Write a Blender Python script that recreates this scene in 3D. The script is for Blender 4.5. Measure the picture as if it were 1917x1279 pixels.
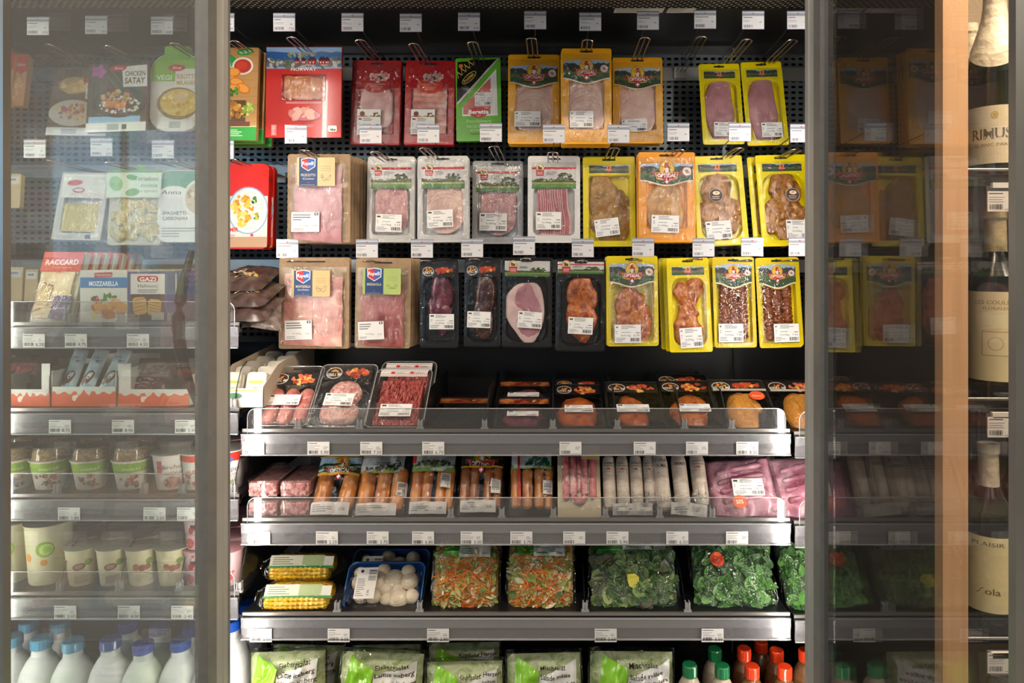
import bpy, math, random
from mathutils import Vector, Matrix, Euler, noise
from mathutils.geometry import tessellate_polygon
PI = math.pi
for o in list(bpy.data.objects): bpy.data.objects.remove(o)
S = bpy.context.scene
COL = S.collection
# ---------------------------------------------------------------- camera, world, exposure
FP, VX, VY, ZC = 1300.0, 1040.0, 495.0, 1.5
cam_d = bpy.data.cameras.new('camera'); cam = bpy.data.objects.new('camera', cam_d); COL.objects.link(cam)
cam.location = (0, 0, ZC); cam.rotation_euler = (PI/2, 0, 0)
cam_d.sensor_width = 36; cam_d.lens = FP/1917*36
cam_d.shift_x = -(VX-958.5)/1917; cam_d.shift_y = (VY-639.5)/1917
cam_d.clip_start = 0.05; S.camera = cam
w = bpy.data.worlds.new('shop'); S.world = w; w.use_nodes = True
w.node_tree.nodes['Background'].inputs[0].default_value = (0.80, 0.86, 1, 1)
w.node_tree.nodes['Background'].inputs[1].default_value = 0.30
S.view_settings.view_transform = 'Standard'; S.view_settings.look = 'None'
S.view_settings.exposure = 0.15; S.view_settings.gamma = 1; S.view_settings.use_curve_mapping = False
try:
    S.cycles.transparent_max_bounces = 40; S.cycles.max_bounces = 10; S.cycles.caustics_reflective = False
    S.cycles.sample_clamp_indirect = 4
except Exception: pass
LED_E, LAMP_E, WIN_E = 46.0, 46.0, 4.0

def W3(px, py, Y): return Vector(((px-VX)*Y/FP, Y, ZC-(py-VY)*Y/FP))
def WX(px, Y): return (px-VX)*Y/FP
def WZ(py, Y): return ZC-(py-VY)*Y/FP
def lin(c):
    if isinstance(c, tuple): return c
    c = c.lstrip('#'); r = []
    for i in (0, 2, 4):
        v = int(c[i:i+2], 16)/255
        r.append(v/12.92 if v <= .04045 else ((v+.055)/1.055)**2.4)
    return tuple(r)
# ---------------------------------------------------------------- materials
MT = {}
def newmat(name):
    m = bpy.data.materials.new(name); m.use_nodes = True; nt = m.node_tree
    for n in list(nt.nodes): nt.nodes.remove(n)
    out = nt.nodes.new('ShaderNodeOutputMaterial'); MT[name] = m
    return m, nt, out
def nd(nt, t, **kw):
    n = nt.nodes.new('ShaderNode'+t)
    for k, v in kw.items():
        if k.startswith('i_'): n.inputs[k[2:].replace('_', ' ')].default_value = v
        else: setattr(n, k, v)
    return n
def plain(name, col, rough=.5, metal=0, noise_amt=.06, nscale=40, bump=0, bscale=200, spec=.5, coat=0):
    m, nt, out = newmat(name); p = nd(nt, 'BsdfPrincipled')
    p.inputs['Roughness'].default_value = rough; p.inputs['Metallic'].default_value = metal
    p.inputs['Specular IOR Level'].default_value = spec; p.inputs['Coat Weight'].default_value = coat
    tc = nd(nt, 'TexCoord'); nz = nd(nt, 'TexNoise'); nz.inputs['Scale'].default_value = nscale
    nt.links.new(tc.outputs['Object'], nz.inputs['Vector'])
    c = lin(col); cr = nd(nt, 'ValToRGB')
    cr.color_ramp.elements[0].position = .35; cr.color_ramp.elements[1].position = .65
    cr.color_ramp.elements[0].color = tuple(x*(1-noise_amt) for x in c)+(1,)
    cr.color_ramp.elements[1].color = tuple(min(1, x*(1+noise_amt)) for x in c)+(1,)
    nt.links.new(nz.outputs['Fac'], cr.inputs[0]); nt.links.new(cr.outputs[0], p.inputs['Base Color'])
    if bump:
        n2 = nd(nt, 'TexNoise'); n2.inputs['Scale'].default_value = bscale
        nt.links.new(tc.outputs['Object'], n2.inputs['Vector'])
        b = nd(nt, 'Bump'); b.inputs['Strength'].default_value = bump; b.inputs['Distance'].default_value = .002
        nt.links.new(n2.outputs['Fac'], b.inputs['Height']); nt.links.new(b.outputs[0], p.inputs['Normal'])
    nt.links.new(p.outputs[0], out.inputs[0]); return m
def food(name, cols, scale=60, rough=.35, bump=.4, bscale=150, detail=4, stretch=(1, 1, 1), coat=.3, dist=.6):
    m, nt, out = newmat(name); p = nd(nt, 'BsdfPrincipled'); p.inputs['Roughness'].default_value = rough
    p.inputs['Coat Weight'].default_value = coat*.5; p.inputs['Coat Roughness'].default_value = .2
    tc = nd(nt, 'TexCoord'); mp = nd(nt, 'Mapping'); mp.inputs['Scale'].default_value = stretch
    nt.links.new(tc.outputs['Object'], mp.inputs[0])
    nz = nd(nt, 'TexNoise'); nz.inputs['Scale'].default_value = scale; nz.inputs['Detail'].default_value = detail
    nz.inputs['Distortion'].default_value = dist
    nt.links.new(mp.outputs[0], nz.inputs['Vector']); cr = nd(nt, 'ValToRGB')
    n = len(cols)
    for i, c in enumerate(cols):
        pos = .3+.4*i/(n-1)
        if i == 0: e = cr.color_ramp.elements[0]; e.position = pos
        elif i == n-1: e = cr.color_ramp.elements[-1]; e.position = pos
        else: e = cr.color_ramp.elements.new(pos)
        e.color = lin(c)+(1,)
    nt.links.new(nz.outputs['Fac'], cr.inputs[0]); nt.links.new(cr.outputs[0], p.inputs['Base Color'])
    n2 = nd(nt, 'TexNoise'); n2.inputs['Scale'].default_value = bscale; n2.inputs['Detail'].default_value = 3
    nt.links.new(mp.outputs[0], n2.inputs['Vector'])
    b = nd(nt, 'Bump'); b.inputs['Strength'].default_value = bump; b.inputs['Distance'].default_value = .003
    nt.links.new(n2.outputs['Fac'], b.inputs['Height']); nt.links.new(b.outputs[0], p.inputs['Normal'])
    nt.links.new(p.outputs[0], out.inputs[0]); return m
def attr(name, rough, bump=0, coat=0):
    m, nt, out = newmat(name); p = nd(nt, 'BsdfPrincipled'); a = nd(nt, 'Attribute'); a.attribute_name = 'Col'
    nt.links.new(a.outputs['Color'], p.inputs['Base Color']); p.inputs['Roughness'].default_value = rough
    p.inputs['Coat Weight'].default_value = coat
    if bump:
        tc = nd(nt, 'TexCoord'); n2 = nd(nt, 'TexNoise'); n2.inputs['Scale'].default_value = 60
        nt.links.new(tc.outputs['Object'], n2.inputs['Vector'])
        b = nd(nt, 'Bump'); b.inputs['Strength'].default_value = bump; b.inputs['Distance'].default_value = .004
        nt.links.new(n2.outputs['Fac'], b.inputs['Height']); nt.links.new(b.outputs[0], p.inputs['Normal'])
    nt.links.new(p.outputs[0], out.inputs[0]); return m
def clear(name, tint=(1, 1, 1), rough=.05, gain=1.5, base=.02, haze=0, hazecol=(1, 1, 1), bump=0, bscale=60, stretch=(1, 1, 1), dist=.004):
    m, nt, out = newmat(name)
    tr = nd(nt, 'BsdfTransparent'); tr.inputs[0].default_value = tuple(tint)+(1,)
    gl = nd(nt, 'BsdfGlossy'); gl.inputs['Roughness'].default_value = rough
    lw = nd(nt, 'LayerWeight'); lw.inputs[0].default_value = .5
    fr = nd(nt, 'Math', operation='POWER'); fr.inputs[1].default_value = 5.0; nt.links.new(lw.outputs['Facing'], fr.inputs[0])
    if bump:
        tc = nd(nt, 'TexCoord'); mp = nd(nt, 'Mapping'); mp.inputs['Scale'].default_value = stretch
        nt.links.new(tc.outputs['Object'], mp.inputs[0])
        n2 = nd(nt, 'TexNoise'); n2.inputs['Scale'].default_value = bscale; n2.inputs['Detail'].default_value = 2
        n2.inputs['Distortion'].default_value = 1.5
        nt.links.new(mp.outputs[0], n2.inputs['Vector'])
        b = nd(nt, 'Bump'); b.inputs['Strength'].default_value = bump; b.inputs['Distance'].default_value = dist
        nt.links.new(n2.outputs['Fac'], b.inputs['Height'])
        nt.links.new(b.outputs[0], gl.inputs['Normal'])
    ma = nd(nt, 'Math', operation='MULTIPLY_ADD', use_clamp=True); ma.inputs[1].default_value = gain; ma.inputs[2].default_value = base+.03*gain
    nt.links.new(fr.outputs[0], ma.inputs[0])
    mx = nd(nt, 'MixShader'); nt.links.new(ma.outputs[0], mx.inputs[0]); nt.links.new(gl.outputs[0], mx.inputs[2])
    if haze:
        df = nd(nt, 'BsdfDiffuse'); df.inputs[0].default_value = tuple(hazecol)+(1,)
        m2 = nd(nt, 'MixShader'); m2.inputs[0].default_value = haze
        nt.links.new(tr.outputs[0], m2.inputs[1]); nt.links.new(df.outputs[0], m2.inputs[2])
        nt.links.new(m2.outputs[0], mx.inputs[1])
    else: nt.links.new(tr.outputs[0], mx.inputs[1])
    nt.links.new(mx.outputs[0], out.inputs[0]); return m
def emis(name, col, e):
    m, nt, out = newmat(name); n = nd(nt, 'Emission'); n.inputs[0].default_value = lin(col)+(1,); n.inputs[1].default_value = e
    nt.links.new(n.outputs[0], out.inputs[0]); return m
def slots(name, col, hole, px, pz, sx, sz, stagger, rough=.32, metal=.7, plane='XZ', rim=None):
    """punched sheet: rows of rounded slots"""
    m, nt, out = newmat(name); p = nd(nt, 'BsdfPrincipled'); L = nt.links.new
    tc = nd(nt, 'TexCoord'); sp = nd(nt, 'SeparateXYZ'); L(tc.outputs['Object'], sp.inputs[0])
    def mth(op, a, b=None, c=None):
        n = nd(nt, 'Math', operation=op)
        for i, v in enumerate((a, b, c)):
            if v is None: continue
            if isinstance(v, (int, float)): n.inputs[i].default_value = v
            else: L(v, n.inputs[i])
        return n.outputs[0]
    x = sp.outputs['X']; z = sp.outputs['Z' if plane == 'XZ' else 'Y']
    zr = mth('DIVIDE', z, pz); row = mth('FLOOR', zr)
    fz = mth('SUBTRACT', mth('SUBTRACT', zr, row), .5)
    xs = mth('ADD', mth('DIVIDE', x, px), mth('MULTIPLY', mth('MODULO', row, 2.0), stagger))
    fx = mth('SUBTRACT', mth('FRACT', xs), .5)
    ax = mth('POWER', mth('ABSOLUTE', mth('DIVIDE', fx, sx)), 4.0); az = mth('POWER', mth('ABSOLUTE', mth('DIVIDE', fz, sz)), 2.5)
    d = mth('ADD', ax, az); mask = mth('LESS_THAN', d, 1.0)
    mx = nd(nt, 'Mix', data_type='RGBA'); L(mask, mx.inputs[0])
    mx.inputs[6].default_value = lin(col)+(1,); mx.inputs[7].default_value = lin(hole)+(1,)
    L(mx.outputs[2], p.inputs['Base Color'])
    L(mth('MULTIPLY', mth('SUBTRACT', 1.0, mask), metal), p.inputs['Metallic'])
    L(mth('ADD', mth('MULTIPLY', mask, .5), rough), p.inputs['Roughness'])
    L(mth('MULTIPLY', mth('SUBTRACT', 1.0, mask), .5), p.inputs['Specular IOR Level'])
    b = nd(nt, 'Bump'); b.inputs['Strength'].default_value = .6; b.inputs['Distance'].default_value = .002; b.invert = True
    L(mth('MINIMUM', d, 1.6), b.inputs['Height']); b.invert = False
    L(b.outputs[0], p.inputs['Normal']); L(p.outputs[0], out.inputs[0]); return m

attr('printed', .5); attr('printed_gloss', .22, coat=.3); attr('plastic_gloss', .28, bump=.15); attr('leafy', .45, bump=.5)
slots('slot_panel', '6c767c', '050505', .0215, .0165, .30, .22, 0.0, rough=.34, metal=.75)
slots('slot_dark', '15161a', '020202', .0215, .0165, .30, .22, 0.0, rough=.4, metal=.3)
slots('honeycomb', '9b968c', '040404', .018, .010, .40, .40, .5, rough=.38, metal=.7, plane='XY')
plain('black_panel', '0b0b0d', .42, 0, .1, 8); plain('black_gloss', '101014', .25); plain('black_plastic', '17181b', .35)
plain('aluminium', 'a8a8a4', .32, .85, .08, 6); plain('dark_metal', '55565a', .35, .8); plain('chrome', 'b9a9a0', .22, 1, .03)
plain('stile_light', 'b4b3ae', .45, .15, .08, 6); plain('stile_dark', '7c7c7a', .45, .15); plain('rail_metal', '9c9894', .3, .8, .05, 5); plain('dark_laminate', '191615', .5); plain('white_paint', 'd8d6d0', .5)
plain('floor_tile', '8c8a86', .3); plain('ceiling_white', 'd9d9d4', .7); plain('shop_wall', 'a2a2a2', .7); plain('gasket', '1b1c1c', .6)
food('beech_wood', ['c69c74', 'd4aa82', 'dab38c'], 3, .45, .1, 20, 4, (14, 14, .6), 0, 1)
clear('door_glass', (.93, .96, .95), .01, 1.15, .012)
clear('door_glass_hazy', (.90, .92, .91), .015, 1.1, .02, .075, (.95, .97, 1))
clear('door_glass_smoked', (.86, .84, .82), .015, 1.2, .02, .012, (1, .9, .8))
clear('guard_acrylic', (.95, .95, .95), .05, 1.2, .02, .02, (1, 1, 1))
clear('acrylic_edge', (.9, .9, .9), .15, 2.0, .15, .35, (.9, .9, .92))
clear('rail_clear', (.75, .74, .76), .22, 1.6, .14, .26, (.36, .35, .37))
clear('rail_upper', (.7, .7, .72), .24, 1.8, .24, .55, (.28, .28, .31))
clear('holder_clear', (.8, .8, .84), .12, 1.6, .1, .35, (.75, .75, .85))
clear('film', (.985, .985, .985), .09, 1.8, .005, .0, (1, 1, 1), .5, 40, dist=.008)
clear('film_crinkle', (.98, .98, .98), .12, 2.2, .055, .0, (1, 1, 1), .6, 45, (1.6, 1, .6), dist=.010)
clear('clear_tray', (.93, .93, .93), .1, 2.2, .03, .04, (.9, .9, .9), .3, 40)
clear('bag_film', (.98, .99, .98), .10, 2.2, .0, .0, (1, 1, 1), 1.0, 34, (1, 1, .55), dist=.03)
clear('bottle_glass', (.30, .32, .25), .05, 1.5, .05)
emis('led', 'fff6ea', LED_E); emis('lamp', 'fff1de', LAMP_E); emis('daylight', '9cc4e6', WIN_E)
food('ham', ['b07276', 'c48c8a', 'd4a29c'], 35, .4, .15, 90); food('ham_pale', ['d0a294', 'd9b0a0', 'e3c0ae'], 25, .4, .12, 60)
food('ham_rose', ['a46c72', 'b87f85', 'c69296'], 18, .35, .2, 50); food('mortadella', ['b47068', 'c48279', 'cc9084', 'e0b8a4'], 22, .35, .2, 60)
food('bresaola', ['7e3336', 'a45a58', 'a96560'], 18, .35, .3, 60); food('salmon', ['b8622c', 'd07a38', 'd98a48'], 14, .3, .3, 40, 3, (1, 1, 3))
food('prosciutto', ['c0695c', 'd98a7c', 'ecc9bb'], 25, .35, .2, 40); food('beef', ['4a1d2a', '64283a', '7a3a4a'], 30, .22, .3, 90, coat=.7)
food('beef_brown', ['2c140e', '47241a', '5b2f20'], 40, .2, .6, 110, coat=.8); food('pork', ['9c6470', 'b07882', 'c08c96'], 28, .3, .2, 80, coat=.6)
food('pork_fat', ['c8a4a2', 'd4b4b0', 'dec4be'], 30, .4, .2, 60); food('marinade', ['6a2a0c', 'a34c18', 'c46e28', '8c3a14'], 55, .25, .9, 140, coat=.7)
food('wing', ['782a08', 'b0581c', 'c47830', 'a04412'], 45, .25, .8, 120, coat=.7); food('spiced', ['785410', 'a07820', '945c1c', 'b08830'], 60, .3, .6, 140, coat=.6)
food('roasted', ['5c3210', '986028', 'b07c40', '84501c'], 55, .3, .8, 120, coat=.6); food('golden', ['a06a1c', 'bc8432', 'c48f40'], 35, .3, .35, 90, coat=.6)
food('skewer', ['481a08', '7c3a18', '8e4e22', '60240c'], 50, .28, .8, 120, coat=.6); food('mince', ['9c3a38', 'b85450', 'd08078'], 120, .35, 1, 240, coat=.4)
food('patty', ['b5655c', 'd08a80', 'e8c0b4', 'b86a60'], 90, .3, .8, 160, coat=.5); food('raw_sausage', ['b5605a', 'c7766c', 'd08a80'], 50, .3, .3, 120, coat=.6)
food('frank', ['9c5418', 'c27a30', 'b8682a'], 22, .3, .2, 60, coat=.7); food('frank_dark', ['63300f', '9c5822', '84461a'], 22, .3, .2, 60, coat=.7)
food('red_saus', ['a34848', 'bb6060', 'c77474'], 90, .35, .3, 200); food('white_saus', ['a89686', 'c0b0a0', 'cabcae'], 30, .35, .4, 90, 4, (1, 1, 3))
food('ribs', ['8e4658', 'b87086', 'cf98a8', 'a65c70'], 14, .25, .6, 45, coat=.8); food('breaded', ['9c5a14', 'c88a34', 'b06c20', 'd8a450'], 110, .45, 1, 220)
food('meat_tray', ['8a4040', 'c07070', 'dcb0a8', 'a05050'], 60, .3, .9, 110, coat=.6); food('marinade_bright', ['7c2c08', 'a84c14', 'bc6828'], 35, .28, .7, 90, coat=.6)
food('granola', ['5a3c1c', '94703e', 'b8935c', '6e4c26'], 130, .6, 1, 200, coat=0); food('pasta', ['b8a040', 'd0ba5c', 'dccb78'], 30, .45, .5, 60, 3, (6, 1, .5), 0)
food('tortellini', ['b09c50', 'cdbb70', 'd8ca88'], 30, .45, .4, 60); food('mushroom', ['c8b69c', 'dcccb4', 'e4d8c4'], 22, .55, .25, 80, coat=0)
food('corn', ['d09a0c', 'ecbc1c', 'f2ca3c'], 20, .3, .1, 90, coat=.4); food('milk_white', ['d8dcde', 'e2e4e4', 'e8e8e6'], 10, .4, .05, 20)
food('cheese', ['d2b07a', 'dcbf8c', 'e2c898'], 12, .4, .1, 40); food('cardboard', ['94785a', 'a08466', 'a88c6e'], 60, .7, .15, 200, coat=0)
food('wine_dark', ['0c0e08', '12150c', '1a1c12'], 5, .1, 0.02, 20, coat=1); food('foil_gold', ['8a7a50', 'c2b48c', 'dcd0aa'], 18, .3, .7, 60); food('snowy_foil', ['9c9482', 'd0c8b4', 'e0d8c4'], 22, .3, .8, 70)
# ---------------------------------------------------------------- mesh builder
class MB:
    def __init__(s): s.v = []; s.f = []; s.c = []; s.m = []; s.sm = []
    def add(s, vs, fs, col='ffffff', mi=0, smooth=False):
        b = len(s.v); s.v += [tuple(v) for v in vs]; c = lin(col)
        for f in fs: s.f.append(tuple(b+i for i in f)); s.c.append(c); s.m.append(mi); s.sm.append(smooth)
    def box(s, x0, x1, y0, y1, z0, z1, col='ffffff', mi=0):
        v = [(x, y, z) for x in (x0, x1) for y in (y0, y1) for z in (z0, z1)]
        s.add(v, [(0, 1, 3, 2), (4, 6, 7, 5), (0, 4, 5, 1), (2, 3, 7, 6), (0, 2, 6, 4), (1, 5, 7, 3)], col, mi)
    def loft(s, rings, cap0=True, cap1=True, col='ffffff', mi=0, smooth=False, cols=None):
        n = len(rings[0])
        for k in range(len(rings)-1):
            s.add(rings[k]+rings[k+1], [(i, (i+1) % n, n+(i+1) % n, n+i) for i in range(n)], cols[k] if cols else col, mi, smooth)
        if cap0: s.add(rings[0], [tuple(range(n))[::-1]], cols[0] if cols else col, mi)
        if cap1: s.add(rings[-1], [tuple(range(n))], cols[-1] if cols else col, mi)
    def tube(s, path, rad, n=8, col='ffffff', mi=0, cap=True, smooth=True):
        P = [Vector(p) for p in path]; rs = rad if isinstance(rad, (list, tuple)) else [rad]*len(P); rings = []
        up = Vector((0, 0, 1))
        for i, p in enumerate(P):
            d = (P[min(i+1, len(P)-1)]-P[max(i-1, 0)]).normalized()
            a = d.cross(up)
            if a.length < .1: a = d.cross(Vector((0, 1, 0)))
            a.normalize(); b = d.cross(a).normalized()
            rings.append([p+a*math.cos(t)*rs[i]+b*math.sin(t)*rs[i] for t in [2*PI*k/n for k in range(n)]])
        s.loft(rings, cap, cap, col, mi, smooth)
    def sausage(s, a, b, r, bend=0, n=10, k=9, col='ffffff', mi=0, bdir=(0, -1, 0), wob=0, seed=0):
        a = Vector(a); b = Vector(b); bd = Vector(bdir); path = []; rad = []; L = (b-a).length
        ts = [0, .02, .06]+[.06+.88*i/(k-1) for i in range(1, k-1)]+[.94, .98, 1]
        for t in ts:
            path.append(a.lerp(b, t)+bd*bend*math.sin(PI*t)); e = min(t, 1-t)*L
            q = 1 if e > r else max(.12, math.sqrt(max(0, 1-(1-e/r)**2)))
            rad.append(r*q*(1+wob*noise.noise(Vector((t*7, seed*3.1, 0)))))
        s.tube(path, rad, n, col, mi)
    def lathe(s, prof, n=24, col='ffffff', mi=0, sx=1, sy=1, c=(0, 0), cols=None, smooth=True, cap0=True, cap1=True, pw=2):
        rings = []
        for r, z in prof:
            R = []
            for k in range(n):
                t = 2*PI*k/n; ct = math.cos(t); st = math.sin(t)
                q = (abs(ct)**pw+abs(st)**pw)**(-1/pw) if pw != 2 else 1
                R.append(Vector((c[0]+r*q*ct*sx, c[1]+r*q*st*sy, z)))
            rings.append(R)
        s.loft(rings, cap0, cap1, col, mi, smooth, cols)
    def dome(s, cx, cz, rx, rz, H, y0=0, rot=0, seed=0, wob=.1, amp=.1, fr=3, n=28, k=7, col='ffffff', mi=0, p=2.4, shape=None):
        rings = []; cr, sr = math.cos(rot), math.sin(rot)
        for j in range(k+1):
            t = max(j/k, .03); t = math.sin(t*PI/2) if j < k else 1; R = []
            for i in range(n):
                a = 2*PI*i/n; q = 1+wob*noise.noise(Vector((math.cos(a)*1.3+seed*7.7, math.sin(a)*1.3, seed)))*2
                if shape: q *= shape(a)
                x = math.cos(a)*rx*q*t; z = math.sin(a)*rz*q*t
                h = H*(max(0, 1-t**p))**(1/p)
                h *= 1+amp*noise.noise(Vector((x/rx*fr+seed*3, z/rz*fr, seed*1.7)))*2 if t < .97 else 1
                R.append(Vector((cx+x*cr-z*sr, y0-h, cz+x*sr+z*cr)))
            rings.append(R)
        s.loft(rings, True, True, col, mi, True)
    def build(s, name, mats, parent=None, loc=None, rot=None):
        me = bpy.data.meshes.new(name); me.from_pydata(s.v, [], s.f)
        if not isinstance(mats, (list, tuple)): mats = [mats]
        for m in mats: me.materials.append(MT[m])
        me.polygons.foreach_set('material_index', s.m); me.polygons.foreach_set('use_smooth', s.sm)
        at = me.color_attributes.new('Col', 'FLOAT_COLOR', 'CORNER'); d = []
        for f, c in zip(s.f, s.c): d += list(c+(1.0,))*len(f)
        at.data.foreach_set('color', d); me.update()
        o = bpy.data.objects.new(name, me); COL.objects.link(o)
        if parent: o.parent = parent
        if loc is not None: o.location = loc
        if rot is not None: o.rotation_euler = rot
        return o
def rr(w, h, r, n=4, y=0, cx=0, cz=0):
    r = min(r, w/2*.99, h/2*.99); P = []
    for (sx, sz, a0) in ((1, 1, 0), (-1, 1, PI/2), (-1, -1, PI), (1, -1, 1.5*PI)):
        for k in range(n+1):
            a = a0+PI/2*k/n; P.append(Vector((cx+sx*(w/2-r)+r*math.cos(a), y, cz+sz*(h/2-r)+r*math.sin(a))))
    return P
def tag(o, label=None, cat=None, group=None, kind=None):
    if label: o['label'] = label
    if cat: o['category'] = cat
    if group: o['group'] = group
    if kind: o['kind'] = kind
    return o
def thing(name, label, cat, loc=(0, 0, 0), rot=(0, 0, 0), group=None):
    o = bpy.data.objects.new(name, None); COL.objects.link(o); o.empty_display_size = .02
    o.location = loc; o.rotation_euler = rot; return tag(o, label, cat, group)
def copy_tree(o, parent=None):
    c = o.copy(); COL.objects.link(c)
    if parent: c.parent = parent
    for ch in list(o.children): copy_tree(ch, c)
    return c
# ---------------------------------------------------------------- flat printing
_tx = {}
def text_tris(t, bold=0):
    k = (t, bold)
    if k not in _tx:
        cu = bpy.data.curves.new('t', 'FONT'); cu.body = t; cu.size = 1; cu.resolution_u = 2; cu.offset = bold; cu.fill_mode = 'FRONT'
        ob = bpy.data.objects.new('t', cu); me = bpy.data.meshes.new_from_object(ob)
        vs = [(v.co.x, v.co.y) for v in me.vertices]; fs = [tuple(p.vertices) for p in me.polygons]
        bpy.data.meshes.remove(me); bpy.data.objects.remove(ob); bpy.data.curves.remove(cu)
        xs = [v[0] for v in vs] or [0, 1]
        _tx[k] = (vs, fs, min(xs), max(xs))
    return _tx[k]
class P:
    """prints shapes on a surface; fn(x, z, off) -> point"""
    def __init__(s, y=0, fn=None, mi=0, mb=None, step=1.6e-5):
        s.mb = mb or MB(); s.fn = fn or (lambda x, z, o: (x, y-o, z)); s.curved = fn is not None; s.L = 0; s.mi = mi; s.step = step
    def lay(s): s.L += 1; return s.L*s.step
    def poly(s, pts, col, rot=0, c=(0, 0)):
        if rot:
            cr, sr = math.cos(rot), math.sin(rot)
            pts = [(c[0]+(x-c[0])*cr-(z-c[1])*sr, c[1]+(x-c[0])*sr+(z-c[1])*cr) for x, z in pts]
        o = s.lay(); tr = tessellate_polygon([[Vector((x, z, 0)) for x, z in pts]])
        s.mb.add([s.fn(x, z, o) for x, z in pts], [t for t in tr], col, s.mi)
    def rect(s, x0, z0, x1, z1, col, rot=0, c=None):
        c = c or ((x0+x1)/2, (z0+z1)/2); n = max(1, min(28, int(abs(x1-x0)/.003))) if s.curved else 1; m = max(1, min(14, int(abs(z1-z0)/.008))) if s.curved else 1
        cr, sr = math.cos(rot), math.sin(rot); o = s.lay(); vs = []
        for j in range(m+1):
            for i in range(n+1):
                x = x0+(x1-x0)*i/n; z = z0+(z1-z0)*j/m
                vs.append(s.fn(c[0]+(x-c[0])*cr-(z-c[1])*sr, c[1]+(x-c[0])*sr+(z-c[1])*cr, o))
        s.mb.add(vs, [(j*(n+1)+i, j*(n+1)+i+1, (j+1)*(n+1)+i+1, (j+1)*(n+1)+i) for j in range(m) for i in range(n)], col, s.mi)
    def ell(s, cx, cz, rx, rz, col, n=20, a0=0, a1=2*PI, rot=0):
        if s.curved and rx > .004 and a1-a0 > 6.2:
            o = s.lay(); cr, sr = math.cos(rot), math.sin(rot); vs = [s.fn(cx, cz, o)]; K = 4; fs = []
            for k in range(1, K+1):
                for i in range(n): x, z = rx*k/K*math.cos(2*PI*i/n), rz*k/K*math.sin(2*PI*i/n); vs.append(s.fn(cx+x*cr-z*sr, cz+x*sr+z*cr, o))
            for i in range(n):
                j = (i+1) % n; fs.append((0, 1+i, 1+j))
                for k in range(K-1): a = 1+k*n; fs.append((a+i, a+n+i, a+n+j, a+j))
            s.mb.add(vs, fs, col, s.mi); return
        pts = [(cx+rx*math.cos(a0+(a1-a0)*k/n), cz+rz*math.sin(a0+(a1-a0)*k/n)) for k in range(n if a1-a0 > 6.2 else n+1)]
        s.poly(pts, col, rot, (cx, cz))
    def rrect(s, x0, z0, x1, z1, r, col, rot=0): s.poly([(v.x, v.z) for v in rr(x1-x0, z1-z0, r, 4, 0, (x0+x1)/2, (z0+z1)/2)], col, rot, ((x0+x1)/2, (z0+z1)/2))
    def line(s, x0, z0, x1, z1, t, col):
        d = math.hypot(x1-x0, z1-z0) or 1; nx, nz = -(z1-z0)/d*t/2, (x1-x0)/d*t/2
        s.poly([(x0+nx, z0+nz), (x1+nx, z1+nz), (x1-nx, z1-nz), (x0-nx, z0-nz)], col)
    def text(s, t, x, z, size, col, al='c', rot=0, wid=None, bold=0, slant=0):
        vs, fs, a, b = text_tris(t, bold); tw = (b-a) or 1; sx = wid/tw if wid else size
        ox = {'c': -(a+b)/2, 'l': -a, 'r': -b}[al]; cr, sr = math.cos(rot), math.sin(rot); o = s.lay(); out = []
        for vx, vz in vs:
            X = (vx+ox)*sx+slant*vz*size; Z = vz*size
            out.append(s.fn(x+X*cr-Z*sr, z+X*sr+Z*cr, o))
        s.mb.add(out, fs, col, s.mi)
    def fine(s, x0, z0, x1, z1, n, col='8a8a8a', seed=0, rot=0, c=None):
        r = random.Random(seed); h = (z1-z0)/n; c = c or ((x0+x1)/2, (z0+z1)/2)
        for i in range(n):
            z = z1-h*(i+.5); s.rect(x0, z-h*.2, x0+(x1-x0)*r.uniform(.45, 1), z+h*.2, col, rot, c)
    def bars(s, x0, z0, x1, z1, n=14, col='1a1a1a', seed=1, rot=0, c=None, horiz=False):
        r = random.Random(seed); c = c or ((x0+x1)/2, (z0+z1)/2)
        L = (z1-z0) if horiz else (x1-x0); p = 0; st = L/n
        for i in range(n):
            t = st*r.uniform(.25, .8); a = i*st
            if horiz: s.rect(x0, z0+a, x1, z0+a+t, col, rot, c)
            else: s.rect(x0+a, z0, x0+a+t, z1, col, rot, c)
    def scatter(s, cx, cz, rx, rz, n, cols, sz, seed=0, asp=1):
        r = random.Random(seed)
        for i in range(n):
            a = r.uniform(0, 2*PI); q = math.sqrt(r.random()); x = cx+rx*q*math.cos(a); z = cz+rz*q*math.sin(a); k = r.uniform(.5, 1.2)*sz
            pts = [(x+k*math.cos(t)*r.uniform(.7, 1.2)*asp, z+k*math.sin(t)*r.uniform(.7, 1.2)) for t in [2*PI*j/7 for j in range(7)]]
            s.poly(pts, r.choice(cols), r.uniform(0, 3), (x, z))
    def ridge(s, x0, z0, x1, z1, col, seed=0, amp=.5, n=14, skew=0):
        r = random.Random(seed); h = z1-z0
        pts = [(x0, z0), (x1, z0)]+[(x1+(x0-x1)*i/n, z1-h*amp*r.random()+skew*i/n*h) for i in range(n+1)]
        s.poly(pts, col)
    def build(s, name, mats='printed', parent=None): return s.mb.build(name, mats, parent)
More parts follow.
